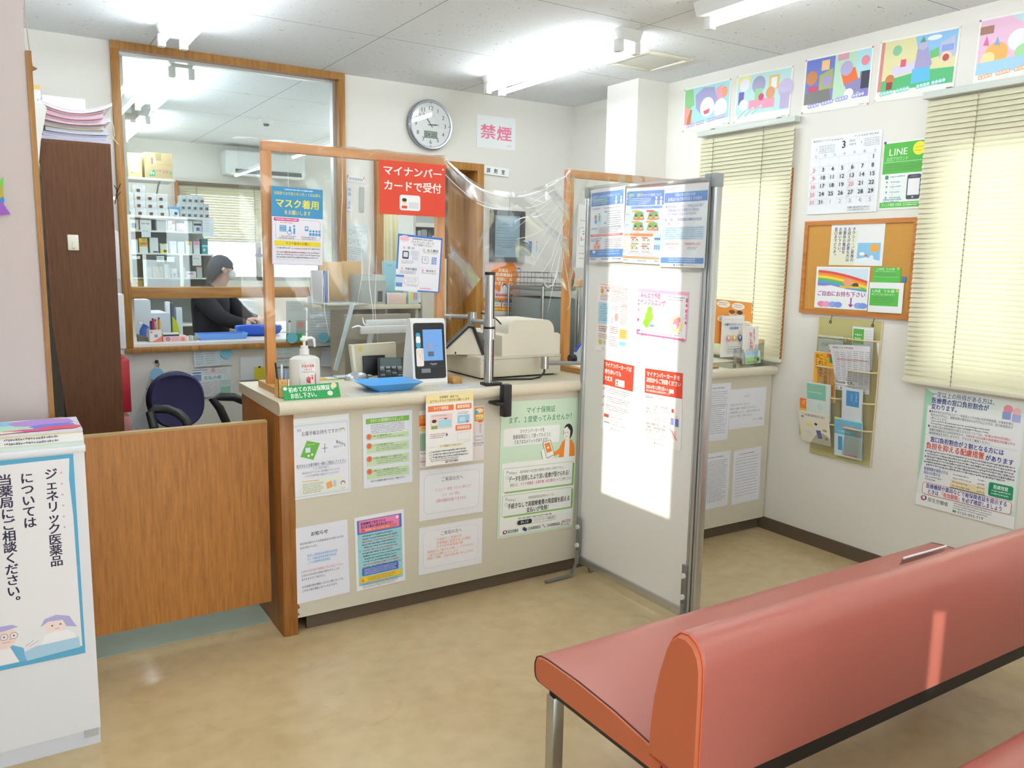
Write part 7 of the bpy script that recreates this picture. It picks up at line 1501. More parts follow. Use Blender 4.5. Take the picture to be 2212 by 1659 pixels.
for i, (px, cc, lb) in enumerate(((( 358, 652, 368, 680), '#E2E8EE', 'white paper bag standing behind the packing machine'), ((369, 655, 377, 682), '#4A5264', 'dark bottle standing behind the packing machine'), ((380, 665, 394, 684), '#C9D2DC', 'pale box with blue print behind the packing machine'))):
    at_box('carton', lb, 'box', px, 5.98, 0.05, mat(cc, 0.5), 'small things behind the packing machine', None, z0=0.9305)
at_box('white_printer', 'white box shaped printer to the right of the bending person', 'printer', (500, 650, 556, 700), 6.9, 0.3, mat('#DDE4E6', 0.5), None, lambda s: (s.L(0, 40, 100, 40, '#B9C2C4', 0.8), s.R(50, 60, 76, 92, '#F2F4F4')), z0=0.93)
b = MB(M_DC); b.box(1.62, 2.6, 6.2, 7.3, 0.90, 0.93, b=0.003); b2 = MB(M_DC); b2.box(1.66, 2.58, 6.22, 7.28, 0.0, 0.90)
thing('work_table', 'white work table in front of the bending person', 'table', [('top', b), ('body', b2)])
s = Sheet((1.68, 6.55, 0.93), (1, 0.1, 0), (0.1, -1, 0), 0.21, 0.29, paper='#EEF1F2', gap=0.0002); s.para(10, 10, 90, 6, 12, 4, '#B0B8C0'); one('paper_sheet', 'white sheet lying on the work table before the person', 'paper', s.mb)
ZS = 0.9922
def sill(px, y): return at(px, 740, 1, y).x
b = MB(mat('#E8E4DC', 0.6)); xa, xb_ = sill(323, 5.10), sill(351, 5.10); z1 = at(340, 712, 1, 5.1).z
b.box(xa, xb_, 5.10, 5.101, ZS, z1); b.box(xa, xb_, 5.169, 5.17, ZS, z1); b.box(xa, xa + 0.001, 5.10, 5.17, ZS, z1); b.box(xb_ - 0.001, xb_, 5.10, 5.17, ZS, z1); b.box(xa, xb_, 5.10, 5.17, ZS, ZS + 0.002)
s = Sheet((xa, 5.10, z1), (1, 0, 0), (0, 0, -1), xb_ - xa, z1 - ZS, paper=None); s.poly([(20, 100), (60, 78), (100, 52), (100, 100)], '#E8786C'); s.RR(40, 40, 64, 62, '#7A84C4', 4); s.C(18, 20, 8, '#A05A7A'); s.C(18, 20, 4, '#E8E4DC')
thing('pen_box', 'white pen box with a red corner on the sill of the internal window', 'pen holder', [('box', b), ('print', s.mb)])
for i, (px, pt_, cc, lb) in enumerate(((330, 692, '#C43A52', 'red capped marker in the white pen box'), (336, 694, '#D8B8BC', 'pale pink tube in the white pen box'), (343, 690, '#E0A824', 'orange bottle with a blue cap in the white pen box'), (326, 698, '#4A52A0', 'dark blue pen in the white pen box'))):
    q = at(px, pt_, 1, 5.13); c = MB(mat(cc, 0.4)); c.cyl((q.x, 5.13 + 0.008 * (i % 2), ZS + 0.003), (q.x, 5.13 + 0.008 * (i % 2), q.z), 0.007, n=10); c.cyl((q.x, 5.13 + 0.008 * (i % 2), q.z), (q.x, 5.13 + 0.008 * (i % 2), q.z + 0.012), 0.0055, mat(('#8A2A3A', '#C43A5A', '#5A6AB0', '#2A3070')[i], 0.4), n=10)
    one('pen', lb, 'pen', c, 'pens in the white pen box')
b = MB(mat('#6E6A5E', 0.6)); q0, q1 = sill(298, 5.16), sill(322, 5.16); b.prism([(q0, ZS), (q0, at(300, 722, 1, 5.16).z), (q1, ZS + 0.02), (q1, ZS)], 1, 5.16, 5.20); one('brown_wedge', 'brown wedge shaped holder left of the white pen box', 'holder', b)
for i, (x, cc) in enumerate(((308, '#3A6AC4'), (315, '#5A7AD0'))):
    q = at(x, 700 + 4 * i, 1, 5.22); c = MB(mat(cc, 0.4)); c.tube([(q.x - 0.012, 5.22, ZS + 0.001), (q.x - 0.006, 5.22, ZS + 0.06), (q.x + 0.012, 5.22, q.z - 0.002)], [0.012, 0.013, 0.010], n=8); one('blue_scissors_handle', ('dark', 'light')[i] + ' blue handle standing behind the brown wedge holder', 'handle', c)
at_box('pink_box', 'flat pink box with round prints on the internal window sill', 'box', (352, 727, 405, 741), 5.09, 0.06, mat('#E9BFC2', 0.6), None, lambda s: (s.C(20, 50, 8, '#9A4A6A'), s.C(20, 50, 4, '#EAC8CC'), s.C(82, 60, 8, '#E0885A'), s.para(36, 24, 60, 2, 30, 14, '#C88A94')), z0=ZS)
at_box('ink_pad', 'black and white ink pad lying on the flat pink box', 'stationery', (352, 720, 387, 727), 5.10, 0.04, mat('#DDE0E4', 0.5), None, lambda s: s.R(0, 40, 100, 80, '#2A2C34'))
b = MB(mat('#DADCE2', 0.5)); q = at(392, 728, 1, 5.155); b.cyl((q.x, 5.152, q.z - 0.012), (q.x, 5.17, q.z - 0.012), 0.03, n=20); b.box(q.x - 0.03, q.x + 0.03, 5.152, 5.17, ZS, q.z - 0.012); one('tape_cutter', 'white rounded tape cutter behind the flat pink box', 'tape cutter', b)
for i, (x, cc, lb) in enumerate(((409, '#B9C4B8', 'grey green stamp beside the flat pink box'), (419, '#9AA08A', 'olive stamp between the pink box and the light blue tray'))):
    at_box('stamp', lb, 'stamp', (x, 725, x + 7, 740), 5.10, 0.025, mat(cc, 0.5), 'stamps on the sill', None, z0=ZS)
def tray(x0, x1, y0, y1, z0, h, sx, cc, lb):
    q = MB(mat(cc, 0.3)); r = [(x0, y0), (x1, y0), (x1, y1), (x0, y1)]; cx, cy = (x0 + x1) / 2, (y0 + y1) / 2; n = 4
    def ring(k, z): return [(cx + (x - cx) * k, cy + (y - cy) * k, z) for x, y in r]
    R_ = [ring(0.9, z0), ring(1.0, z0 + h), ring(0.985, z0 + h), ring(0.885, z0 + 0.004)]
    q.add(sum(R_, []), [(i * 4 + j, i * 4 + (j + 1) % 4, (i + 1) * 4 + (j + 1) % 4, (i + 1) * 4 + j) for i in range(3) for j in range(4)] + [(3, 2, 1, 0), (12, 13, 14, 15)]); return one('blue_tray', lb, 'tray', q, 'blue trays on the sill')
xa, xb_ = sill(428, 5.12), sill(535, 5.12)
tray(xa, xb_, 5.10, 5.225, ZS, at(480, 721, 1, 5.1).z - ZS, 1, '#6FA6EE', 'light blue tray on the internal window sill')
q = MB(mat('#2F6AE0', 0.35)); qq = at(562, 722, 1, 5.30); q.lathe([(0.10, 0.0), (0.135, 0.012), (0.15, 0.04), (0.145, 0.062), (0.12, 0.058), (0.09, 0.02)], (qq.x, 5.335, ZS), n=36, sy=0.65); one('blue_bowl', 'royal blue round tray at the right of the light blue tray', 'tray', q, 'blue trays on the sill')
b = MB(mat('#7A2E22', 0.3)); q = at(279, 610, 1, 5.08); b.lathe([(0.013, 0), (0.014, 0.004), (0.014, 0.026), (0.008, 0.034)], (q.x, 5.085, 1.3105), n=16); w_ = MB(M_WHITE); w_.lathe([(0.010, 0.034), (0.011, 0.046), (0.004, 0.050), (0.004, 0.06)], (q.x, 5.085, 1.3105), n=14); q2 = MB(mat('#E8EEF0', 0.4)); q2.lathe([(0.0142, 0.012), (0.0142, 0.022)], (q.x, 5.085, 1.3105), n=16)
thing('brown_bottle', 'tiny brown bottle with a white top on the window mid rail', 'bottle', [('bottle', b), ('cap', w_)])

# ---- the person bending over work
def skin_mesh(nodes, edges, sub=2):
    bm = bmesh.new(); ly = bm.verts.layers.skin.verify(); vs = []
    for i, (p, r) in enumerate(nodes):
        v = bm.verts.new(p); v[ly].radius = (r, r) if not isinstance(r, tuple) else r; v[ly].use_root = (i == 0); vs.append(v)
    for a, c in edges: bm.edges.new((vs[a], vs[c]))
    me = bpy.data.meshes.new('tmp'); bm.to_mesh(me); bm.free()
    o = bpy.data.objects.new('tmp', me); COL.objects.link(o); o.modifiers.new('s', 'SKIN'); su = o.modifiers.new('d', 'SUBSURF'); su.levels = sub; su.render_levels = sub
    bpy.context.view_layer.update(); ev = o.evaluated_get(bpy.context.evaluated_depsgraph_get()); m2 = ev.to_mesh()
    r = ([v.co.copy() for v in m2.vertices], [list(p.vertices) for p in m2.polygons]); ev.to_mesh_clear(); bpy.data.objects.remove(o); bpy.data.meshes.remove(me); return r
SKIN = mat('#D9B2A0', 0.55)
H_ = at(544, 690, 1, 6.25)
nodes = [((1.40, 6.50, 0.92), (0.15, 0.11)), ((1.39, 6.50, 1.05), (0.155, 0.11)), ((1.40, 6.48, 1.17), (0.15, 0.10)), ((1.44, 6.46, 1.265), 0.062), ((1.47, 6.45, 1.33), 0.06), ((1.495, 6.445, 1.40), (0.082, 0.088)), ((1.48, 6.45, 1.47), 0.058),
         ((1.30, 6.34, 1.185), 0.062), ((1.42, 6.24, 1.03), 0.047), ((1.60, 6.22, 0.985), 0.036), ((H_.x - 0.03, 6.235, H_.z), 0.026), ((1.52, 6.60, 1.185), 0.06), ((1.64, 6.48, 1.03), 0.045), ((1.80, 6.36, 0.99), 0.033),
         ((1.36, 6.43, 0.80), 0.092), ((1.36, 6.42, 0.48), 0.062), ((1.34, 6.42, 0.09), 0.045), ((1.44, 6.41, 0.05), 0.04), ((1.44, 6.58, 0.80), 0.092), ((1.43, 6.59, 0.48), 0.062), ((1.41, 6.59, 0.09), 0.045), ((1.51, 6.58, 0.05), 0.04)]
edges = [(0, 1), (1, 2), (2, 3), (3, 4), (4, 5), (5, 6), (2, 7), (7, 8), (8, 9), (9, 10), (2, 11), (11, 12), (12, 13), (0, 14), (14, 15), (15, 16), (16, 17), (0, 18), (18, 19), (19, 20), (20, 21)]
bv, bf = skin_mesh(nodes, edges)
b = MB(SKIN); b.add(bv, bf, None, True)
hx = Vector((H_.x - 0.03, 6.235, H_.z))
for k, (dy, dz, l) in enumerate(((-0.022, 0.006, 0.075), (-0.008, 0.010, 0.085), (0.006, 0.010, 0.082), (0.018, 0.006, 0.066))):
    b.tube([hx + Vector((0.0, dy * 0.6, 0)), hx + Vector((0.035, dy, dz)), hx + Vector((0.035 + l * 0.5, dy, dz - 0.008)), hx + Vector((0.03 + l * 0.8, dy, dz - 0.03))], [0.012, 0.009, 0.008, 0.006], n=8)
b.tube([hx + Vector((-0.01, -0.02, 0.004)), hx + Vector((0.02, -0.038, -0.008)), hx + Vector((0.045, -0.036, -0.022))], [0.011, 0.009, 0.007], n=8)
b.tube([(1.545, 6.43, 1.395), (1.560, 6.43, 1.372), (1.548, 6.43, 1.36)], [0.008, 0.011, 0.008], n=8); b.ball((1.475, 6.362, 1.39), (0.018, 0.009, 0.028), n=8)
for dy in (-0.03, 0.03): b.ball((1.540, 6.43 + dy, 1.405), (0.010, 0.013, 0.008), mat('#3A302C', 0.4), n=6)
cv, cf = skin_mesh([(nodes[i][0], tuple(r * 1.12 for r in nodes[i][1]) if isinstance(nodes[i][1], tuple) else nodes[i][1] * 1.22) for i in range(3)] + [(nodes[3][0], 0.066)] + [(nodes[i][0], nodes[i][1] * 1.3) for i in (7, 8, 9, 11, 12)] + [((1.74, 6.40, 0.995), 0.046)] + [(nodes[i][0], nodes[i][1] * 1.2) for i in (14, 15, 18, 19)], [(0, 1), (1, 2), (2, 3), (2, 4), (4, 5), (5, 6), (2, 7), (7, 8), (8, 9), (0, 10), (10, 11), (0, 12), (12, 13)])
coat = MB(mat('#1B1A22', 0.85)); coat.add(cv, cf, None, True)
b.tube([(1.470, 6.352, 1.41), (1.462, 6.350, 1.395), (1.470, 6.352, 1.375)], [0.010, 0.014, 0.008], n=8)
hair = MB(mat('#4E4A50', 0.85, var=0.3, bscale=120))
n = 14
vs, fs = [], []
for i in range(n + 1):
    for j in range(18):
        th, ph_ = PI * i / n * 0.62, 2 * PI * j / 18; vs.append((1.478 + 0.098 * math.sin(th) * math.cos(ph_) - 0.020, 6.448 + 0.098 * math.sin(th) * math.sin(ph_), 1.395 + 0.106 * math.cos(th) - 0.012 * (i / n) ** 2 + (0.055 * math.cos(ph_) + 0.03 * abs(math.sin(ph_))) * (i / n) ** 2 + 0.004 * math.sin(7 * ph_ + i)))
for i in range(n): fs += [(i * 18 + j, i * 18 + (j + 1) % 18, (i + 1) * 18 + (j + 1) % 18, (i + 1) * 18 + j) for j in range(18)]
hair.add(vs, fs, None, True)
mk = MB(mat('#E9EDF2', 0.7)); mk.ball((1.532, 6.436, 1.358), (0.040, 0.064, 0.042), n=12); ml = MB(mat('#E9EDF2', 0.7)); ml.tube([(1.545, 6.385, 1.37), (1.50, 6.362, 1.40), (1.475, 6.36, 1.41)], 0.003, n=5)
thing('person', 'person in black clothes and a white mask bending over work behind the internal window', 'person', [('body', b, [('coat', coat), ('hair', hair), ('mask', mk), ('mask_strap', ml)])])

# =================================================================== notices on the counter front, partition and film
def fsheet(name, label, px, draw, y=3.0497, cat='notice', group=None, **kw):
    s = sheet_px(px, 1, y, **kw); draw(s); return one(name, label, cat, s.mb, group)
def d(s):
    s.R(2, 0.5, 98, 6, '#EDF2F2'); s.L(3, 9, 3, 98, '#9CC4AC', .6); s.L(97, 9, 97, 98, '#9CC4AC', .6); s.L(3, 9, 97, 9, '#9CC4AC', .6); s.L(3, 97, 97, 97, '#9CC4AC', .6)
    s.T(10, 12.5, 4, '本日、', '#4A4E66', 0, 10); s.T(52, 16.5, 6, 'お薬手帳お持ちですか？', '#4A4E66', 1, 70, 'c'); s.C(88, 19.5, 4, '#9DB4A0'); s.C(88, 20.5, 3, '#F0E4DC')
    s.C(50, 41, 43, '#CFE0C4', ry=13.5); s.C(50, 41, 42.3, '#E7E9F2', ry=13.2)
    s.poly([(26, 28), (48, 33), (36, 53), (14, 47)], '#6DB24C'); s.R(23, 37, 31, 43, '#DCE8EE'); s.C(34, 46, 2, '#EFE4D8'); s.C(28, 47, 2, '#E4EAD8'); s.W(26, 32.5, 40, 2, '#B4D89C', 1)
    s.L(56, 34, 56, 46, '#3A3E52', 0.8); s.L(51.5, 40, 60.5, 40, '#3A3E52', .8); s.T(76, 31, 4.4, '処方せん', '#3A3E52', 2, 17, tilt=0.35); s.W(72, 38, 86, 4, '#B4B8C8', 3)
    s.T(50, 56.5, 4.6, '処方せんとお薬手帳を一緒にご提出してください', '#5A5E7A', 1, 86, 'c'); s.L(7, 61.6, 93, 61.6, '#5A5E7A', .3)
    s.T(50, 62.5, 2.9, '１人１冊の手帳で、', '#7A7E98', 0, 30, 'c'); s.T(50, 66.6, 3, '飲み合わせやアレルギー等を確認させていただき、', '#6A6E88', 0, 68, 'c'); s.T(50, 70.8, 3, 'こちらでお薬手帳に記録させていただきます', '#6A6E88', 0, 60, 'c')
    s.R(12, 77, 88, 95, '#E6EADB'); s.W(16, 78, 50, 2, '#E0A0A0', 2); s.para(16, 81.5, 52, 7, 1.9, 1.1, '#6A7060'); s.poly([(56, 84), (66, 82), (68, 90), (58, 92)], '#EBA85E'); s.R(69, 82, 74, 90, '#B9CDE4'); s.C(86, 87, 4.2, '#8A7078'); s.C(86, 88, 3.2, '#EFE2DC'); s.R(82, 91.5, 90, 96, '#D9DEE8')
fsheet('notice', 'pale notice with a green booklet and plus sign, top left on the counter front', [(628, 906), (758, 893), (753, 1062), (633, 1081)], d, paper='#E7E9F2')
def d(s):
    s.R(6, 7, 94, 14, '#7FB44A'); s.T(50, 7.6, 5.4, 'かかりつけ薬剤師をもちましょう！', '#EEF5E2', 1, 70, 'c'); s.para(16, 15.2, 84, 6, 2.2, 1.3, '#5A6070')
    for i, (y0, y1, t) in enumerate(((27.5, 36, '毎回、同じ薬剤師が対応します。'), (40, 53.5, 'いつでもお薬の相談ができます。'), (57.5, 70.5, '処方薬から健康食品まですべて管理できます。'), (74.5, 88, '必要に応じてお薬の整理で助けします。'))):
        s.R(7, y0, 93, y1, '#C7DFB4'); s.R(7, y0, 93, y0 + 1.8, '#D8E9CB'); s.C(12, y0 + 3.5, 5.6, '#E07A58'); s.T(12, y0 + 0.6, 5.8, str(i + 1), '#B0482C', 1, None, 'c'); s.T(20, y0 + 1.6, 3.2, t, '#2E3A34', 1, (40, 44, 62, 54)[i]); s.para(26, y0 + 5.4, 88, 1 if i == 0 else 3, 2.3, 1.3, '#5A6A5C')
    s.T(50, 90, 3, 'かかりつけ薬剤師を希望される方は、ご相談ください。', '#4A5060', 1, 72, 'c')
fsheet('notice', 'green list notice numbered one to four on the counter front', [(783, 894), (891, 885), (889, 1040), (785, 1056)], d, paper='#E4E7F2')
def d(s):
    s.R(0, 8, 14, 28, '#EE8A36'); s.T(1, 9, 5, 'マイ', '#FBEBD8', 1, 10); s.R(1, 22, 12, 26, '#E0503A'); s.R(1, 27, 13, 36, '#F4CE74'); s.T(2, 29, 3, 'マイ', '#8A5A2A', 1, 9); s.R(1, 40, 13, 70, '#9DBFA6'); s.R(1, 72, 13, 82, '#F3EFEA'); s.W(2, 74, 12, 3, '#5A5A6A', 2)
    s.R(84, 3, 99, 28, '#EE9A36'); s.C(92, 9, 6, '#F3F1EA', ry=4); s.C(87, 12, 3, '#5AB0C8'); s.R(86, 16, 98, 24, '#F6DFA0'); s.T(85, 20, 2.6, '可能です！', '#7A4A2A', 1, 12); s.R(90, 28, 97, 30, '#D84A44'); s.V(93.5, 32, 3, 'お問い合わせ', '#4A4A5A', 1, 1.0); s.BR(85, 55, 98, 63, '#8A8A94', '#F2F2F4', 1, .6); s.para(86.5, 56, 97, 4, 1.7, 1, '#5A5A6A')
    s.T(82, 66, 4, '95-0178', '#3A3E4A', 1, 17); s.W(83, 71, 98, 1.5, '#6A6E7A', 2); s.W(1, 88, 14, 3, '#5A5A6A', 4)
fsheet('notice', 'orange bordered notice half hidden behind the white application notice', [(905, 889), (1047, 874), (1044, 994), (905, 1010)], d, paper='#E6DCDD', y=3.0494)
def d(s):
    s.R(0, 0, 100, 13, '#F5E2A4'); s.T(50, 2.6, 4.2, '医療機関・薬局では、', '#4A443A', 1, 44, 'c'); s.T(50, 7.6, 4.2, '以下のいずれかで受付をお願いします', '#4A443A', 1, 84, 'c')
    s.RR(4, 16, 58, 24, '#EC7A3E', 1.5); s.T(31, 17, 5.6, 'マイナ保険証', '#F8E9DC', 2, 32, 'c'); s.RR(62, 16, 96, 24, '#EC7A3E', 1.5); s.T(79, 17, 5.6, '健康保険証', '#F8E9DC', 2, 28, 'c')
    s.RR(9, 28, 55, 49, '#F2D4D2', 2); s.C(17, 40, 5.4, '#F3DFC4'); s.C(17, 37.6, 5, '#3A3A48', ry=2.4); s.R(11, 44, 24, 48.6, '#8BA85A'); s.R(26, 37, 53, 47, '#A9DCEC'); s.W(12, 29.5, 44, 1.6, '#8A7A84', 1); s.W(28, 33.6, 50, 1.4, '#8A7A84', 2); s.R(38, 34.6, 43, 36, '#2A2A34')
    s.W(68, 27, 90, 1.4, '#6A6A7A', 1); s.W(66, 29.2, 92, 1.4, '#6A6A7A', 2); s.R(66, 32, 92, 44, '#9CCBE8'); s.R(70, 35, 82, 41, '#C4E0F0'); s.C(87, 42, 2, '#C04A8A')
    s.RR(62, 46, 96, 54, '#EC7A3E', 1.5); s.T(79, 47, 5.6, '資格確認書', '#F8E9DC', 2, 28, 'c'); s.BR(66, 57, 92, 68, '#C9BFC0', '#F1F0EE', .5, .4)
    s.para(8, 55, 40, 3, 2.6, 1.5, '#B07A8A'); s.poly([(42, 55), (46, 58), (42, 61)], '#8A3A8A')
    s.L(6, 74.4, 22, 73.2, '#7A7A7A', .3); s.L(80, 71, 96, 70, '#7A7A7A', .3); s.RR(24, 71.5, 80, 76.5, '#F3EBCB', 1.5); s.T(52, 72, 3.6, 'マイナ保険証ならではのメリット', '#4A443A', 1, 46, 'c')
    for i in range(3): s.L(7, 80.6 + 4 * i, 9, 82 + 4 * i, '#4A4A4A', .6); s.L(9, 82 + 4 * i, 12, 79 + 4 * i, '#4A4A4A', .6); s.W(14, 79.4 + 4 * i, 84 + 3 * i, 2.6, '#4A4A54', 20 + i, False)
    s.W(10, 91, 76, 1.4, '#7A7A84', 5); s.W(10, 93.2, 76, 1.4, '#7A7A84', 6); s.C(43, 96.6, 2.4, '#C0405A'); s.C(44.4, 96.4, 2.2, '#2A3A7A'); s.C(43.8, 96.4, 1.4, '#F0F0F0'); s.T(48, 94.9, 3.2, '厚生労働省', '#3A3E4A', 1, 20)
fsheet('notice', 'white application notice with orange headings hanging over the counter edge', [(919, 853), (1022, 846), (1021, 994), (920, 1008)], d, y=3.008, paper='#F1F0EE')
for nm, lb, px, lines in (('notice', 'white notice with pink lettering about containers, upper of two on the counter front', [(906, 1018), (1044, 999), (1043, 1106), (905, 1125)], 0), ('notice', 'white notice with orange lettering, lower of two on the counter front', [(905, 1141), (1042, 1118), (1040, 1216), (903, 1243)], 1)):
    def d(s, k=lines):
        s.BR(7, 10, 93, 88, '#BCC0D2' if k == 0 else '#D3D0DC', '#ECEDF3', 7, 0.4)
        if k == 0:
            s.T(50, 18, 9.5, 'ご来局の方へ', '#5A5C70', 1, 34, 'c'); s.T(51, 39, 7, '（シロップ・軟膏）大きさに関わらず', '#D487A4', 0, 58, 'c'); s.T(50, 50, 7, '１つ　￥60（税込）', '#D487A4', 0, 30, 'c'); s.T(50, 61, 7.4, 'お薬の容器代を頂いております。', '#CE6A90', 1, 50, 'c')
        else:
            s.T(50, 14, 9.5, 'ご来局の方へ', '#5A5C70', 1, 34, 'c')
            for i, (t, w) in enumerate((('○初めてご来局の方', 40), ('○保険証に変更があった場合', 54), ('○その月の初来局の際', 42))): s.T(27, 27 + 7.6 * i, 7.4, t, '#E8956A', 1, w)
            for i, (t, w) in enumerate((('保険証のご提示をお願いしております。', 76), ('ご協力をお願いいたします。', 52), ('皆様にご理解、ご協力の程お願い申し上げます。', 76))): s.T(13, 51 + 7 * i, 6.2, t, '#E8A07A', 1, w)
    fsheet(nm, lb, px, d, paper='#EAEBF1')
def d(s):
    s.T(48, 8, 6, 'お知らせ', '#23263A', 2, 32, 'c'); s.T(12, 20, 3.4, '埼玉県内発行の下記受給者証をお持ちの方は', '#3A3E58', 1, 80); s.T(12, 25.4, 3.4, '会計が変わります。', '#3A3E58', 1, 34)
    for i, (t, w) in enumerate((('重度心身障害者医療費受給者証', 56), ('ひとり親家庭等医療費受給者証', 54), ('こども医療費受給資格証', 42))): s.T(24, 37 + 4.6 * i, 3.8, t, '#5AA2E0', 1, w)
    s.T(12, 57, 3.5, 'お持ちの方は必ず保険証と共にお出し下さい。', '#DA6A8C', 1, 80); s.T(12, 62.2, 3.4, 'お忘れの方は窓口負担が発生することが', '#4A4E66', 1, 70); s.T(12, 67.4, 3.4, 'ありますのでご了承下さい。', '#3A3E58', 1, 46); s.T(12, 77.2, 3.4, 'なお容器代等自費扱いのものに関しましては', '#4A4E66', 1, 76); s.T(12, 82.4, 3.4, 'これまで通り徴収させていただきます。', '#4A4E66', 1, 68)
fsheet('notice', 'pale notice with blue and pink lines, lower left on the counter front', [(632, 1143), (751, 1121), (754, 1279), (638, 1306)], d, paper='#E4E6F2')
def d(s):
    s.R(5, 7, 95, 94, '#9AD2DC'); s.R(5, 5, 95, 24, '#5A72C0'); s.R(9, 6, 90, 22, '#EE86B8'); s.T(12, 8, 4.4, '医療機関で受診される', '#2A2E4A', 2, 50); s.T(12, 12.6, 4.4, '東日本大震災の被災者の皆さまへ', '#2A2E4A', 2, 66); s.poly([(10, 17.8), (80, 17.2), (86, 19.3), (80, 21.5), (10, 21.5), (15, 19.6)], '#E8623E'); s.T(20, 17.8, 3.2, '医療保険に関する窓口負担の免除について', '#F8E6DC', 1, 62); s.C(86, 9, 3, '#EDEFF4')
    yy = 26
    for i, c in enumerate('kkrkkrkkkkrk'): s.W(14 if i not in (4, 8) else 18, yy + i * 3.9, 82 + (i % 4) * 3, 2.5, '#2A3448' if c == 'k' else '#C8405A', i + 50, i % 3 == 0)
    s.T(8, 25.6, 3, '1', '#2A3448', 1); s.T(8, 45, 3, '2', '#2A3448', 1)
    s.RR(12, 70.5, 86, 81, '#4A6AC4', 2); s.para(16, 72, 82, 4, 2.1, 1.2, '#D8E0F6'); s.RR(6, 82.5, 93, 90, '#F0CB2A', 2); s.poly([(10, 88.5), (13, 84.5), (16, 88.5)], '#E07A2A'); s.para(22, 83.8, 80, 3, 2, 1.2, '#4A4420'); s.W(10, 91.4, 88, 1.4, '#C84A5A', 3); s.para(12, 93.4, 84, 3, 1.7, 1, '#4A5060')
fsheet('notice', 'colourful notice with a pink top and light blue body on the counter front', [(765, 1118), (871, 1100), (876, 1252), (770, 1278)], d, paper='#EDEEF2')
def d(s):
    s.T(50, 4.8, 5.0, 'マイナ保険証', '#2F7A52', 1, 38, 'c'); s.T(52, 11.2, 5.2, 'まず、１度使ってみませんか？', '#2F7A52', 1, 86, 'c')
    s.RR(4, 19.5, 76, 32.5, '#F0F3F0', 2); s.T(40, 20.6, 3.5, 'マイナンバーカードを', '#2A3230', 1, 32, 'c'); s.T(40, 24.4, 3.5, '健康保険証として使ってもらうと', '#2A3230', 1, 49, 'c'); s.T(40, 28.2, 3.5, 'さまざまなメリットがあります！', '#2A3230', 1, 46, 'c')
    # the woman with the card reader
    s.poly([(76, 44.5), (80, 33), (86, 30.5), (93, 32), (97, 36), (98, 45.5)], '#F08A2A'); s.poly([(84, 31.5), (90, 31), (90.5, 45), (83, 45)], '#F3F4F1'); s.poly([(80, 33), (76, 38), (66, 41.5), (67, 43.5), (79, 41.5)], '#F08A2A')
    s.C(87.5, 25.4, 6.4, '#1E2226', ry=6.0); s.poly([(81.5, 23), (86, 21.5), (90.5, 25), (90, 30.2), (85.5, 31.5), (82, 29)], '#F7EFE8'); s.R(85.8, 29.8, 89.6, 33, '#F7EFE8'); s.C(84, 26.2, .5, '#222222'); s.C(87, 26, .5, '#222222'); s.L(84.5, 29, 86.6, 28.8, '#C05A4A', .5)
    s.poly([(54, 32), (64, 30.5), (70, 42), (60, 44)], '#F4F6F4'); s.poly([(56, 33), (63, 32), (67, 39), (60, 40.2)], '#F08A2A'); s.poly([(52, 38), (56, 37), (61, 44.5), (55, 45)], '#F4F6F4'); s.C(61.6, 36.2, 1.3, '#F4F6F4'); s.C(66.5, 43, 3, '#F7EFE8', ry=1.4)
    for a, c in (((54, 32), (64, 30.5)), ((64, 30.5), (70, 42)), ((54, 32), (60, 44)), ((52, 38), (55, 45)), ((60, 44), (70, 42))): s.L(*a, *c, '#2A2E2C', .5)
    s.RR(3, 44.5, 99, 98, '#F1F3F0', 1.5)
    for y0, y1, a, bb, c in ((48.5, 66, '薬剤情報や特定健診情報等の提供に同意をすると、', 'データを活用したより良い医療が受けられる！', 1), (68.5, 84, '限度額適用認定証等がなくても、', '手続きなしで高額療養費の限度額を超える', 0)):
        s.RR(7, y0 + 1.2, 98, y1 + 1.0, '#8CC25A', 1.5); s.BR(5, y0, 96, y1, '#7AB08A', '#F1F3F0', 1.5, .35); s.T(9, y0 + 1.2, 3, 'Point!', '#3A9A8A', 1, 13, tilt=0.12); s.C(10, y0 + 6.6, 1.9, '#8ACAB8'); s.C(10, y0 + 6.6, 1.4, '#F1F3F0')
        s.T(56, y0 + 2.6, 2.3, a, '#6A7472', 0, 60 if c else 36, 'c'); s.T(12, y0 + 6.2, 4.3, bb, '#26302E', 2, 82)
        if c: s.T(14, y0 + 11.4, 2.7, '薬局には、', '#6A7472', 0, 12); s.T(27, y0 + 11.4, 2.7, 'マイナ保険証・お薬手帳・処方箋', '#C8406A', 1, 42); s.T(69, y0 + 11.4, 2.7, 'をセットでご持参ください', '#4A5452', 0, 26)
        else: s.T(52, y0 + 10.8, 4.3, '支払いが免除！', '#26302E', 2, 32, 'c')
    s.W(26, 86.2, 72, 1.6, '#7A8482', 3); s.BR(24, 88.4, 76, 92, '#5A6462', '#F1F3F0', 2, .3); s.RR(25, 88.6, 44, 91.8, '#22262A', 2); s.T(34.5, 88.9, 2.3, '詳しくは', '#EEF2F0', 1, 10, 'c'); s.T(60, 89, 2.2, 'マイナンバーカード 保険証利用', '#3A4240', 1, 28, 'c')
    s.C(9, 95.8, 2.2, '#C0405A'); s.C(10.3, 95.6, 2, '#2A3A7A'); s.C(9.8, 95.6, 1.3, '#F1F3F0'); s.T(13, 94.4, 2.8, '厚生労働省', '#3A4240', 1, 14); s.C(34, 95.4, 2, '#3A3A7A'); s.C(36, 96.2, 1.8, '#3A3A7A'); s.T(39, 94.4, 2.8, '日本薬剤師会', '#3A4240', 1, 17); s.L(58, 94, 62, 97, '#2A4A8A', .6); s.T(64, 94.4, 2.6, '日本保険薬局協会', '#3A4240', 1, 18); s.T(84, 92.8, 3.2, 'JACDS', '#B03A44', 1, 13); s.W(83, 96.4, 97, 1, '#6A7472', 5)
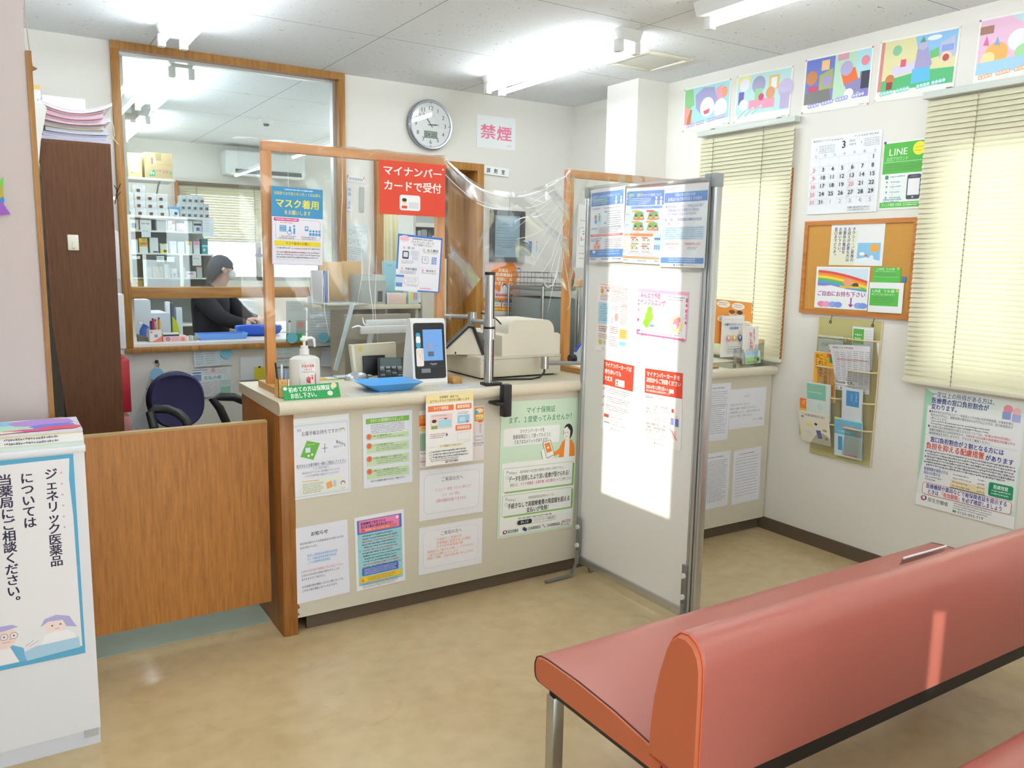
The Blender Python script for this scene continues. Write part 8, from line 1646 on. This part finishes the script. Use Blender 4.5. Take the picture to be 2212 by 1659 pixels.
fsheet('poster', 'tall pale green poster of a woman in an orange jacket on the counter front', [(1083, 872), (1246, 855), (1240, 1140), (1073, 1161)], d, cat='poster', paper='#CFE6CE')
def lines(n, col='#9A9AA8', box=None, head=True):
    def d(s):
        if head: s.W(20, 7, 84, 2.2, '#6A6A7C', 5)
        for i in range(n): s.W(10, 14 + i * 76 / n, 90, 1.5, col, i + 3, i % 3 == 2)
        if box: s.BR(6, box[0], 90, box[1], '#7A7A86', '#E2E3EC', .2, .6); s.para(10, box[0] + 2, 84, 9, (box[1] - box[0] - 3) / 9, 1.5, '#8A8A98')
    return d
fsheet('notice', 'white printed notice with a boxed paragraph, upper left right of the partition', [(1517, 830), (1579, 827), (1571, 948), (1510, 956)], lines(20, box=(38, 72)), paper='#E1E2EC')
def d(s): s.T(46, 17, 5, 'お知らせ', '#8A8A98', 0, 18, 'c'); [s.T(2, 36 + 9.5 * i, 6.4, t, '#9496A4', 1, w) for i, (t, w) in enumerate((('令和６年６月１日より', 52), ('薬局の明細一部改定になりました。', 78), ('保険等により、会計が変わる', 84), ('ますが、何卒ご了承ください。', 66)))]; s.T(66, 78, 5.4, 'フレンド薬局', '#8A8A98', 1, 28)
fsheet('notice', 'white notice with a few grey lines, upper right near the room corner', [(1578, 842), (1655, 835), (1650, 919), (1573, 928)], d, paper='#E2E2EA')
fsheet('notice', 'white printed notice, lower left of the sheets right of the partition', [(1513, 983), (1577, 973), (1572, 1091), (1509, 1104)], lines(24), paper='#E1E2EC')
fsheet('notice', 'white printed notice, lower right of the sheets near the room corner', [(1584, 975), (1644, 964), (1639, 1077), (1579, 1091)], lines(14), paper='#E1E2EC')

# on the partition
def psheet(name, label, px, draw, off=0.005, cat='notice', group=None, **kw):
    s = sheet_px(px, 0, XP - off, **kw); draw(s); return one(name, label, cat, s.mb, group)
def header_blue(s, y1=26):
    s.R(2, 5, 96, y1, '#3F86D2')
def fig(s, x, y, k=1): s.C(x, y, 2.4 * k, '#EEF3F8'); s.poly([(x - 3 * k, y + 3), (x + 3 * k, y + 3), (x + 2 * k, y + 9), (x - 2 * k, y + 9)], '#EEF3F8')
def d(s):
    header_blue(s); s.T(8, 9, 4.6, '子ども', '#C8D84A', 2, 18); s.T(27, 9.6, 4.2, 'のマスク着用について', '#E6EEF6', 1, 58); s.W(8, 15.5, 58, 2, '#B8D86A', 2); s.W(8, 18.4, 56, 2, '#B8D86A', 3); s.W(8, 21.4, 50, 2, '#B8D86A', 4); fig(s, 76, 16); fig(s, 90, 16)
    s.W(6, 29, 34, 2.4, '#5A6AA0', 2); s.W(40, 29, 90, 2.6, '#D0506A', 3); s.C(22, 47, 12, '#CFE6F2', ry=10); s.R(13, 40, 20, 46, '#E88A6A'); s.C(17, 50, 4, '#5A9AE0'); s.C(28, 44, 3, '#7AC8B0', ry=7)
    for y in (35, 38.5, 42, 45.5, 49): s.W(50, y, 94, 1.7, '#5A5E70', int(y)); 
    s.RR(42, 34.5, 50, 37.5, '#9CC4E8', 2); s.RR(42, 51.5, 50, 54.5, '#9CC4E8', 2)
    for y in (52, 55, 58): s.W(54, y, 94, 1.7, '#5A5E70', int(y))
    s.R(4, 59.5, 22, 62.5, '#9CC4E8'); s.para(26, 59.5, 94, 4, 2.4, 1.5, '#5A5E70'); s.R(2, 70, 97, 73.4, '#E05070'); s.W(8, 70.8, 90, 1.8, '#F8E0A0', 3, False)
    s.W(4, 76, 40, 2.2, '#5A6AA0', 5); s.W(4, 79, 36, 2.2, '#5A8AD0', 6); s.C(22, 88, 12, '#F2D4CC', ry=7); s.C(17, 90, 4, '#E8A05A'); s.C(27, 90, 4, '#E08A9A'); s.C(22, 84, 4, '#D88A7A'); s.para(46, 78, 94, 6, 2.8, 1.6, '#8A5A70')
    s.R(0, 94, 100, 106, '#3F86D2'); s.C(14, 97.4, 5, '#F3E4E4', ry=2.4); s.W(24, 96, 92, 2, '#BCD8F2', 3); s.W(24, 100, 92, 2, '#BCD8F2', 4)
def d1(s):
    d(s)
def scaled(s, fn, k): 
    h = s.h; s.h = h * k; fn(s); s.h = h
s = sheet_px([(1284, 410), (1356, 402), (1342, 564), (1268, 567)], 0, XP - 0.030, paper='#E9EDF2'); scaled(s, d, 0.88); s.W(4, 94.5, 20, 2.6, '#4A4A5A', 1); s.W(36, 94.5, 62, 2.8, '#5A5A6A', 2); s.W(70, 94.5, 96, 2.6, '#5A6A9A', 3)
one('notice', "blue headed notice about children's masks in the left clear pocket on the partition", 'notice', s.mb)
def d(s):
    s.R(1, 4, 99, 23, '#3F86D2'); s.T(8, 7, 5, '屋外・屋内', '#C8D84A', 2, 36); s.T(44, 7.8, 4.4, 'でのマスク着用について', '#E6EEF6', 1, 48); s.para(8, 13.5, 66, 4, 2.3, 1.4, '#D6E6F4'); fig(s, 80, 14); fig(s, 92, 14)
    s.R(1, 24, 94, 57, '#C4DCF2'); s.R(16, 24, 96, 27.6, '#6FA8E2'); s.W(30, 24.9, 52, 2, '#2A4A8A', 2); s.W(66, 24.9, 88, 2, '#2A4A8A', 3)
    for x in (22, 60):
        for y in (30, 44):
            s.poly([(x, y + 12), (x + 4, y + 3), (x + 14, y), (x + 26, y + 2), (x + 31, y + 12)], '#5FA45A'); s.C(x + 8, y + 8, 3.2, '#E8B090'); s.C(x + 8, y + 6.8, 3.2, '#4A3028', ry=1.6); s.C(x + 23, y + 8, 3.2, '#F0C0A8'); s.C(x + 23, y + 6.8, 3.2, '#2A2A34', ry=1.6); s.R(x + 5, y + 10, x + 28, y + 12.6, '#D0785A'); s.R(x - 3, y - 0.4, x + 15, y + 2, '#E8A23C' if (x, y) != (60, 30) else '#D84A5E')
    s.W(3, 34, 14, 2, '#6A7AA0', 3); s.W(3, 48, 14, 2, '#6A7AA0', 4); s.W(16, 57.6, 50, 1.5, '#B04A4A', 2); s.W(56, 57.6, 92, 1.5, '#B04A4A', 3)
    s.R(0, 60, 80, 87, '#F4DCD2'); s.R(0, 60, 16, 64, '#E8B0AC'); s.R(17, 60, 78, 64, '#EE8438'); s.W(24, 61, 44, 2, '#6A2A1A', 2); s.W(52, 61, 74, 2, '#6A2A1A', 3); s.R(81, 60, 100, 83, '#BFE0F2')
    for x, y in ((18, 66), (48, 66), (18, 77), (48, 77)):
        s.R(x, y, x + 26, y + 9, '#F2E8E0'); s.C(x + 8, y + 4.4, 3.6, '#5A4040'); s.C(x + 8, y + 5.2, 2.8, '#F0C8B4'); s.C(x + 19, y + 4.4, 3.6, '#3A3A44'); s.C(x + 19, y + 5.2, 2.8, '#F4D4C4'); s.R(x + 2, y - 1, x + 17, y + 1.2, '#DC4A62' if x + y != 95 else '#E8A23C'); s.R(x + 3, y + 7, x + 24, y + 9, '#7AA88A')
    for i in range(3): s.C(85 + 5 * i, 67, 2.4, '#5A6AA8'); s.R(83.5 + 5 * i, 75, 86.5 + 5 * i, 81, '#4A7AC0')
    s.BR(0, 85, 96, 91, '#5A8AC4', '#EEF2F6', 1, .4); s.W(14, 86.2, 84, 1.7, '#C04A6A', 2, False); s.W(26, 88.6, 76, 1.5, '#C04A6A', 3); s.R(0, 91.4, 98, 93.6, '#F0A83C'); s.W(6, 92, 92, 1.1, '#7A3A1A', 3, False); s.W(4, 95.2, 16, 2, '#4A4A5A', 3); s.W(42, 95.2, 66, 2.4, '#4A5A7A', 4); s.W(86, 95.2, 98, 2, '#4A4A5A', 5)
s = sheet_px([(1357, 409), (1437, 401), (1428, 573), (1343, 565)], 0, XP - 0.029, paper='#E9EDF2'); d(s); one('notice', 'blue and orange picture notice about masks in the middle clear pocket on the partition', 'notice', s.mb)
def d(s):
    s.BR(8, 3, 32, 7, '#8A94A4', '#EDF0F4', .5, .5); s.W(10, 4, 30, 1.6, '#6A7484', 2); s.R(1, 9, 99, 21, '#3F86D2'); s.T(50, 10, 4.6, '令和６年10月からの', '#E6EEF6', 1, 46, 'c'); s.T(50, 15, 4.6, '医薬品の自己負担の新たな仕組み', '#E6EEF6', 1, 76, 'c')
    s.T(8, 24, 4, '● 後発医薬品(ジェネリック医薬品)がある薬で', '#5A8ACA', 1, 84); s.T(12, 28.6, 4, '先発医薬品の処方を希望される場合は、', '#4A7ACA', 1, 74); s.T(12, 33.2, 4, '特別の料金をお支払いいただきます。', '#4A7ACA', 1, 68); s.T(8, 40, 4, '● この機会に、', '#6A7A9A', 1, 26); s.T(36, 40, 4, '後発医薬品の積極的な利用を', '#4A7ACA', 1, 54); s.T(12, 44.6, 4, 'お願いいたします。', '#7A86A0', 1, 32)
    s.R(4, 50.5, 96, 66.5, '#C3DDF0'); s.para(10, 51.6, 92, 6, 2.5, 1.5, '#6A8AA8')
    for x in (8, 54): s.R(x, 69.5, x + 36, 73.5, '#F2CFCB'); s.W(x + 4, 70.6, x + 32, 2, '#B0505A', x, False); s.W(x + 8, 75, x + 30, 1.4, '#6A7A8A', x + 1); s.W(x + 8, 77, x + 32, 1.4, '#6A7A8A', x + 2)
    s.R(2, 91.2 - 3, 98, 97 - 2, '#3F86D2'); s.W(20, 89.4, 80, 1.6, '#DCE8F4', 3, False); s.W(20, 92, 80, 1.6, '#DCE8F4', 4, False); s.C(34, 97.4, 1.6, '#3A3A6A'); s.T(38, 95.9, 2.6, '厚生労働省', '#4A4E5A', 1, 18); s.W(58, 96.8, 80, 1, '#6A6E7A', 5)
s = sheet_px([(1437, 403), (1534, 392), (1520, 580), (1423, 575)], 0, XP - 0.028, paper='#EDF0F2'); d(s); one('notice', 'white and blue notice about medicine charges in the right clear pocket on the partition', 'notice', s.mb)
PK = clear_mat('pocket_clear', (0.97, 0.98, 0.98), 0.012, 0.06, milk=0.03, edge=0.10)
for i, (px, lb) in enumerate((([(1276, 406), (1357, 398), (1344, 572), (1260, 572)], 'left'), ([(1358, 400), (1440, 394), (1430, 580), (1344, 573)], 'middle'), ([(1441, 394), (1537, 388), (1524, 588), (1424, 581)], 'right'))):
    s = sheet_px(px, 0, XP - 0.034, paper=None); q = MB(PK)
    for k in (0.0, 0.0035): q.add([s.p(x, y, k) for x, y in ((0, 0), (100, 0), (100, 100), (0, 100))], [(0, 1, 2, 3)])
    p2 = [s.p(x, 0, 0.001) for x in (6, 50, 94)]; tp = MB(clear_mat('tape', (0.96, 0.97, 0.97), 0.1, 0.2, milk=0.15)); 
    tp.box(XP - 0.036, XP - 0.014, min(p2[0].y, p2[2].y), max(p2[0].y, p2[2].y), p2[1].z - 0.004, p2[1].z + 0.008)
    hl = MB(mat('#AEB2B4', 0.5)); 
    if i < 2:
        for t in range(22): hl.add([s.p(2.5, 4 + t * 4.2, 0.004), s.p(4.5, 4 + t * 4.2, 0.004), s.p(4.5, 5.6 + t * 4.2, 0.004), s.p(2.5, 5.6 + t * 4.2, 0.004)], [(0, 1, 2, 3)])
    thing('clear_pocket', lb + ' one of the three clear pockets along the top of the partition', 'pocket', [('sleeve', q), ('tape', tp)] + ([('holes', hl)] if i < 2 else []), 'clear pockets on the partition')
def d(s):
    s.W(4, 1.5, 40, 1.2, '#5A5A5A', 1); s.W(30, 3, 90, 1.2, '#4A4A4A', 2); s.T(50, 4.6, 4.4, '肺や医療を皆さまの皆様', '#E0566E', 1, 84, 'c'); s.C(14, 12, 5, '#D8A060'); s.C(32, 12, 4, '#3A3A44'); s.C(32, 13, 3, '#F2E2DA'); s.para(8, 17, 38, 4, 2.2, 1.3, '#6A5A60'); s.para(42, 10.5, 94, 7, 2.4, 1.4, '#6A5A60'); s.W(42, 9.2, 74, 1.8, '#D88A6A', 3)
    s.RR(3, 28, 38, 60, '#B4DCEC', 3); s.para(8, 34, 34, 9, 2.5, 1.5, '#4A5A6A'); s.T(8, 30, 3.2, 'こんなお困り', '#4A8AB0', 1, 24); s.para(44, 32, 66, 3, 2.4, 1.4, '#5A4A50'); s.C(50, 44, 6, '#EAD0C4'); s.C(62, 48, 6, '#E89A9A', ry=6); s.R(46, 48, 52, 58, '#B4B4C4'); s.para(74, 28, 96, 12, 2.6, 1.4, '#6A5A60'); s.W(76, 30, 92, 2.6, '#E08A6A', 5)
    s.para(8, 63, 36, 3, 3.2, 2.1, '#3A3034'); s.para(8, 75, 38, 3, 2.6, 1.4, '#6A5A60'); s.C(14, 87, 5, '#C8B85A'); s.C(28, 87, 5, '#C9CDD4'); s.para(44, 62, 70, 4, 2.8, 1.8, '#4A4044'); s.para(44, 76, 70, 6, 2.6, 1.4, '#6A5A60'); s.R(74, 64, 96, 78, '#F2B45E'); s.para(77, 66, 94, 4, 2.6, 1.4, '#8A5A2A'); s.R(74, 82, 94, 88, '#8AC0D4'); s.C(88, 92, 4, '#D8D4D0'); s.R(0, 93, 100, 100, '#F0EEEC'); s.para(20, 94.4, 96, 3, 1.7, 0.9, '#6A6A6A')
psheet('notice', 'busy pinkish handwritten style leaflet on the partition, left of the pink bordered one', [(1300, 610), (1367, 618), (1352, 764), (1281, 755)], d, paper='#F3E6DF')
def d(s):
    for i in range(26):
        rd = random.Random(i); e = i % 4; t = rd.uniform(2, 98); x, y = ((t, 3), (98, t), (t, 97), (2, t))[e]; s.C(x, y, rd.uniform(1.2, 2.6), rd.choice(['#DD6A9A', '#E894B4', '#C84A84']))
    s.R(0, 0, 100, 7, '#EDA9C4'); s.R(0, 95, 100, 98.5, '#DE6E9C'); s.L(0.6, 2, 0.6, 98, '#EDA9C4', 1); s.L(99.4, 2, 99.4, 98, '#EDA9C4', 1); s.T(5, 7, 13, 'みんなで予防', '#D84A8A', 2, 42); s.T(5, 20, 14, 'インフルエンザ', '#D84A8A', 2, 52)
    s.R(58, 9, 95, 22, '#F3EEF0'); s.W(60, 10.5, 93, 4, '#5A6A8A', 1, False); s.W(60, 16, 90, 3.4, '#8A6A9A', 2, False); s.para(6, 38, 22, 4, 4.6, 2.2, '#8A8A8A')
    s.C(26, 45, 5.4, '#8CC63A', ry=9); s.C(25, 58, 8, '#94C93E', ry=12); s.C(20, 72, 7, '#8CC63A', ry=10); s.poly([(14, 74), (18, 80), (24, 88), (18, 88), (13, 82)], '#B8E4E8'); s.R(28, 74, 36, 78, '#5A9ACA'); s.C(80, 66, 12, '#F6ECA4', ry=18); s.C(80, 66, 6, '#E88AA8', ry=11); s.C(84, 58, 4, '#E88AA8', ry=6); s.C(78, 72, 4, '#F2F0F4', ry=5); s.para(68, 84, 88, 2, 4, 2, '#6A5A60'); s.C(6, 89, 1.4, '#4A4A8A'); s.W(8, 87.6, 22, 2.6, '#4A5A6A', 4); s.W(40, 90, 90, 2, '#8A8A90', 5)
psheet('notice', 'landscape pink bordered flu prevention notice on the partition', [(1382, 622), (1490, 633), (1481, 737), (1374, 724)], d, paper='#F4F2F2')
def red(s, lines_, y1, date=False):
    s.R(0, 0, 100, y1, '#DC4630')
    for i, (t, w) in enumerate(lines_): s.T(4, 2.5 + i * (y1 * 0.27), y1 * 0.21, t, '#F8EEEA', 2, w)
def d(s):
    red(s, (('マイナンバーカードは', 88), ('持ち歩いても', 56), ('大丈夫', 28)), 36); s.RR(42, 24, 72, 33.5, '#F1EFEC', 2); s.C(48, 28.4, 2.6, '#F0D4B8'); s.C(48, 27.4, 2.6, '#3A3030', ry=1.2); s.R(45, 30, 51, 32.6, '#D8603A'); s.R(54, 28, 69, 32, '#D8D6DA')
    for i, y in enumerate((39, 51, 63)): s.L(2, y + 1.5, 4, y + 4, '#B8442E', 1.2); s.L(4, y + 4, 9, y, '#B8442E', 1.2); s.para(14, y, 90, 3, 2.9, 1.7, '#4A4446')
    s.R(10, 77, 26, 82, '#DC4630'); s.T(28, 77, 4.2, '0120-95-0178', '#5A5456', 0, 40); s.W(12, 84.6, 70, 1.4, '#7A7476', 2); s.R(12, 88, 30, 90, '#8A8688'); s.W(32, 88.4, 90, 1.6, '#6A6466', 3); s.C(38, 96, 1.6, '#5A5A7A'); s.W(42, 95.2, 66, 2, '#6A6668', 4)
psheet('notice', 'red headed notice with a drawn identity card, left of the two on the partition', [(1307, 776), (1371, 791), (1362, 944), (1297, 924)], d, paper='#F3F1EE')
def d(s):
    s.R(0, 0, 100, 33, '#DC4630'); s.T(4, 3.4, 7, 'マイナンバーカードを', '#F8EEEA', 2, 90); s.T(4, 11.5, 7, '次回からご利用ください', '#F8EEEA', 2, 92); s.T(4, 21, 6, '2024年12月2日', '#F8EEEA', 2, 50); s.T(54, 22.4, 4, 'から', '#F8EEEA', 1, 10); s.T(4, 27.6, 3.4, '現行の健康保険証は新規発行が終了します', '#F8EEEA', 1, 66); s.R(66, 23, 78, 28, '#F1EFEC')
    s.T(4, 36, 3.8, '健康保険証として利用するメリット', '#3A3436', 1, 70); [s.T(6, 47 + 4.6 * i, 3.8, t, '#4A4446', 1, w) for i, (t, w) in enumerate((('一人ひとりの過去の診療・薬剤', 58), ('情報などに基づいたより良い医', 60), ('療が受けられます', 34)))]; s.para(6, 61.4, 64, 3, 2.6, 1.4, '#8A8688')
    [s.T(6, 71.5 + 4.6 * i, 3.8, t, '#4A4446', 1, w) for i, (t, w) in enumerate((('高額な医療費が発生した場合で', 60), ('も書類での事前申請や高額な立', 60), ('替が不要になります', 36)))]; s.para(6, 86, 64, 4, 2.4, 1.3, '#8A8688')
    s.R(74, 48, 80, 53, '#D2443A'); s.C(76, 58, 3, '#F0D4C4'); s.R(72, 60, 80, 69, '#8A94CC'); s.C(88, 58, 3, '#F0D4C4'); s.R(84, 60, 93, 70, '#6A7AC0'); s.R(74, 76, 88, 88, '#F2E4E0'); s.para(76, 77, 86, 4, 2.6, 1.2, '#C08A80'); s.L(72, 74, 90, 88, '#D2443A', 1.6); s.C(32, 98, 1.4, '#5A5A7A'); s.W(36, 97.2, 56, 1.8, '#6A6668', 4)
psheet('notice', 'red headed notice dated 2024, right of the two on the partition', [(1396, 794), (1477, 808), (1470, 972), (1389, 955)], d, paper='#F3F1EE')
# sheets taped to the film
YF = 3.286
def d(s):
    s.R(0, 0, 100, 38.5, '#3F8FBE'); s.W(24, 2.2, 80, 2, '#CFE4F0', 2, False); s.T(50, 6, 4.6, '当薬局では令和５年３月１３日以降も', '#E6D63C', 1, 92, 'c'); s.T(50, 15, 12, 'マスク着用', '#F2E13C', 2, 86, 'c'); s.T(50, 29, 6.6, 'をお願いします', '#F2E13C', 1, 52, 'c')
    s.BR(7, 41, 95, 67, '#B49AC0', '#E6E4EC', 5, .6); s.R(4, 39.6, 52, 43.6, '#C83C7A'); s.W(7, 40.6, 50, 2, '#F4DCE6', 3, False); s.W(16, 44.6, 42, 2, '#D8603A', 4)
    s.R(15, 49, 28, 57, '#4E94CC'); s.para(16, 50, 27, 3, 2.4, 1.2, '#DCE8F2'); s.C(35, 51.5, 1.8, '#4E94CC'); s.C(43, 49.5, 2, '#4E94CC'); s.R(41.6, 52, 45, 60, '#4E94CC'); s.C(34, 58, 4.6, '#4E94CC'); s.C(34, 58, 3.4, '#E6E4EC'); s.R(33, 53, 37, 57, '#4E94CC'); s.R(64, 49, 71, 55, '#4E94CC'); s.R(65.2, 50.4, 69.8, 52.6, '#DCE8F2'); [(s.C(75 + 6 * i, 55, 2.2, '#4E94CC'), s.R(72.6 + 6 * i, 57.4, 77.4 + 6 * i, 61, '#4E94CC')) for i in range(4)]
    s.W(18, 62.4, 46, 1.7, '#4A4A5C', 1); s.W(14, 64.6, 48, 1.7, '#4A4A5C', 2); s.W(57, 62.4, 88, 1.7, '#4A4A5C', 3); s.W(58, 64.6, 86, 1.7, '#4A4A5C', 4)
    s.R(5, 69, 95, 75.4, '#E8D22A'); s.T(50, 70, 4.2, 'マスク着用のお願い', '#3A3A2A', 1, 48, 'c'); s.W(9, 77.4, 36, 2, '#4A4A5C', 5, False); s.W(38, 77.4, 68, 2.2, '#C84A6A', 6, False); s.W(70, 77.4, 94, 2, '#4A4A5C', 7, False)
    for i in range(3): s.W(9, 82.6 + 3.3 * i, 94, 2, '#4A4A5C', 11 + i, i == 2)
    s.W(24, 82.6, 64, 2.2, '#C84A6A', 15, False); s.L(6, 93.4, 94, 93.4, '#B4B4C4', .3); s.L(0.4, 40, 0.4, 99, '#8A8AC0', .8); s.L(0, 99.6, 100, 99.6, '#8A8AC0', .8)
fsheet('notice', 'blue topped mask wearing notice taped on the clear film', [(586, 402), (699, 410), (695, 575), (587, 570)], d, y=YF, paper='#E6E4EC')
def d(s):
    s.T(50, 9, 19, 'マイナンバー', '#F6EEEA', 2, 90, 'c'); s.T(50, 36, 20, 'カードで受付', '#F6EEEA', 2, 88, 'c'); s.RR(30, 62, 61, 91, '#F1EFEC', 3); s.C(37, 74.5, 3.4, '#F0D0A8'); s.C(37, 71.4, 3.6, '#3A2A26', ry=3.4); s.R(33, 82, 41, 87.5, '#D8482E'); s.R(43.5, 75, 58.5, 87, '#DAD8DE'); s.poly([(94, 10), (96, 6), (98, 10)], '#F6EEEA')
fsheet('notice', 'large red notice with white Japanese lettering taped on the clear film', [(819, 345), (963, 357), (960, 470), (819, 461)], d, y=YF, paper='#DA4428')
def d(s):
    s.R(0, 0, 100, 100, '#3E72C0'); s.R(3.6, 3.6, 97, 97.4, '#E9EAF1'); s.poly([(0, 62), (4, 62), (4, 100), (0, 100)], '#E9EAF1'); s.R(0, 96, 50, 100, '#E9EAF1')
    s.C(15, 7.4, 12, '#F2CBD2', ry=5.6); s.T(15, 4.4, 2.8, 'とっても', '#D0406A', 1, 15, 'c'); s.T(15, 7.4, 2.8, 'カンタン！', '#D0406A', 1, 17, 'c'); s.T(55, 5, 3.2, '医療機関等を受診の際は', '#3A3E52', 1, 46, 'c'); s.T(56, 9, 5, 'マイナンバーカード', '#4A4E6A', 1, 52, 'c'); s.T(56, 14.6, 4.2, 'をご利用ください', '#3A3E52', 1, 42, 'c'); s.L(28, 14, 80, 14, '#E8D890', .8)
    s.L(50, 20, 50, 94, '#C4C8D8', .3); s.L(6, 56, 94, 56, '#C4C8D8', .3)
    for i, (x, y, t, w) in enumerate(((12, 21, '受 付', 16), (56, 22, '本人確認', 26), (10, 58, '同意の確認', 26), (56, 59, '受付完了', 24))): s.RR(x, y, x + 6, y + 5, '#F2CBD2', 1); s.T(x + 3, y + 0.6, 3.6, str(i + 1), '#C0406A', 1, None, 'c'); s.T(x + 10, y, 4.8, t, '#3A3E52', 1, w)
    s.RR(12, 29, 26, 43, '#34384A', 2); s.R(14, 31, 24, 40, '#D6DCE6'); s.para(30, 28, 48, 4, 2.2, 1.2, '#6A6E80'); s.R(33, 37, 47, 44, '#D3D8E2'); s.para(10, 46, 38, 3, 2.2, 1.2, '#6A6E80'); s.para(58, 27, 92, 2, 2.2, 1.2, '#B0903A'); s.BR(56, 36, 70, 48, '#6A6E80', '#E9EAF1', 2, .6); s.C(63, 41, 3.4, '#C9CEDA'); 
    for i in range(3):
        for j in range(4): s.R(78 + 4 * i, 36 + 3.4 * j, 80.6 + 4 * i, 38.2 + 3.4 * j, '#3E72C0')
    s.para(8, 64, 44, 3, 2.2, 1.2, '#6A6E80'); s.para(56, 65, 92, 1, 2.4, 1.4, '#B0903A'); s.R(0, 72, 18, 76, '#5A8ACA'); s.R(1, 76, 17, 84, '#C9D8EC'); s.R(1, 86, 15, 93, '#5A8ACA'); s.BR(20, 75, 50, 88, '#D88A9A', '#EFEFF4', 3, .6); s.para(24, 77, 47, 4, 2.4, 1.3, '#5A5E70'); s.W(24, 90, 50, 1.3, '#7A7E90', 4); s.R(54, 92, 82, 95, '#F2CBD2'); s.W(56, 92.8, 80, 1.5, '#C0406A', 5)
fsheet('notice', 'blue framed four step card guide taped on the clear film', [(858, 505), (955, 514), (949, 634), (854, 626)], d, y=YF, paper='#E9EAF1')
# square ceiling hatch
P = [at(x, y, 2, CEIL) for x, y in ((1322, 133), (1402, 105), (1502, 127), (1405, 153))]
x0, x1 = 3.005, 3.34; y0, y1 = 3.46, 3.81
b = MB(mat('#E3DFCE', 0.5)); w = 0.03
b.box(x0, x0 + w, y0, y1, CEIL - 0.012, CEIL - 0.0002, b=0.003); b.box(x1 - w, x1, y0, y1, CEIL - 0.012, CEIL - 0.0002, b=0.003); b.box(x0 + w, x1 - w, y0, y0 + w, CEIL - 0.012, CEIL - 0.0002, b=0.003); b.box(x0 + w, x1 - w, y1 - w, y1, CEIL - 0.012, CEIL - 0.0002, b=0.003)
p = MB(mat('#D5D4CC', 0.8, bump=0.3, bscale=120)); p.box(x0 + w + 0.006, x1 - w - 0.006, y0 + w + 0.006, y1 - w - 0.006, CEIL - 0.006, CEIL - 0.0002)
thing('ceiling_hatch', 'square white ceiling hatch beside the pillar', 'hatch', [('frame', b), ('panel', p)])

bpy.data.objects.remove(_fo)
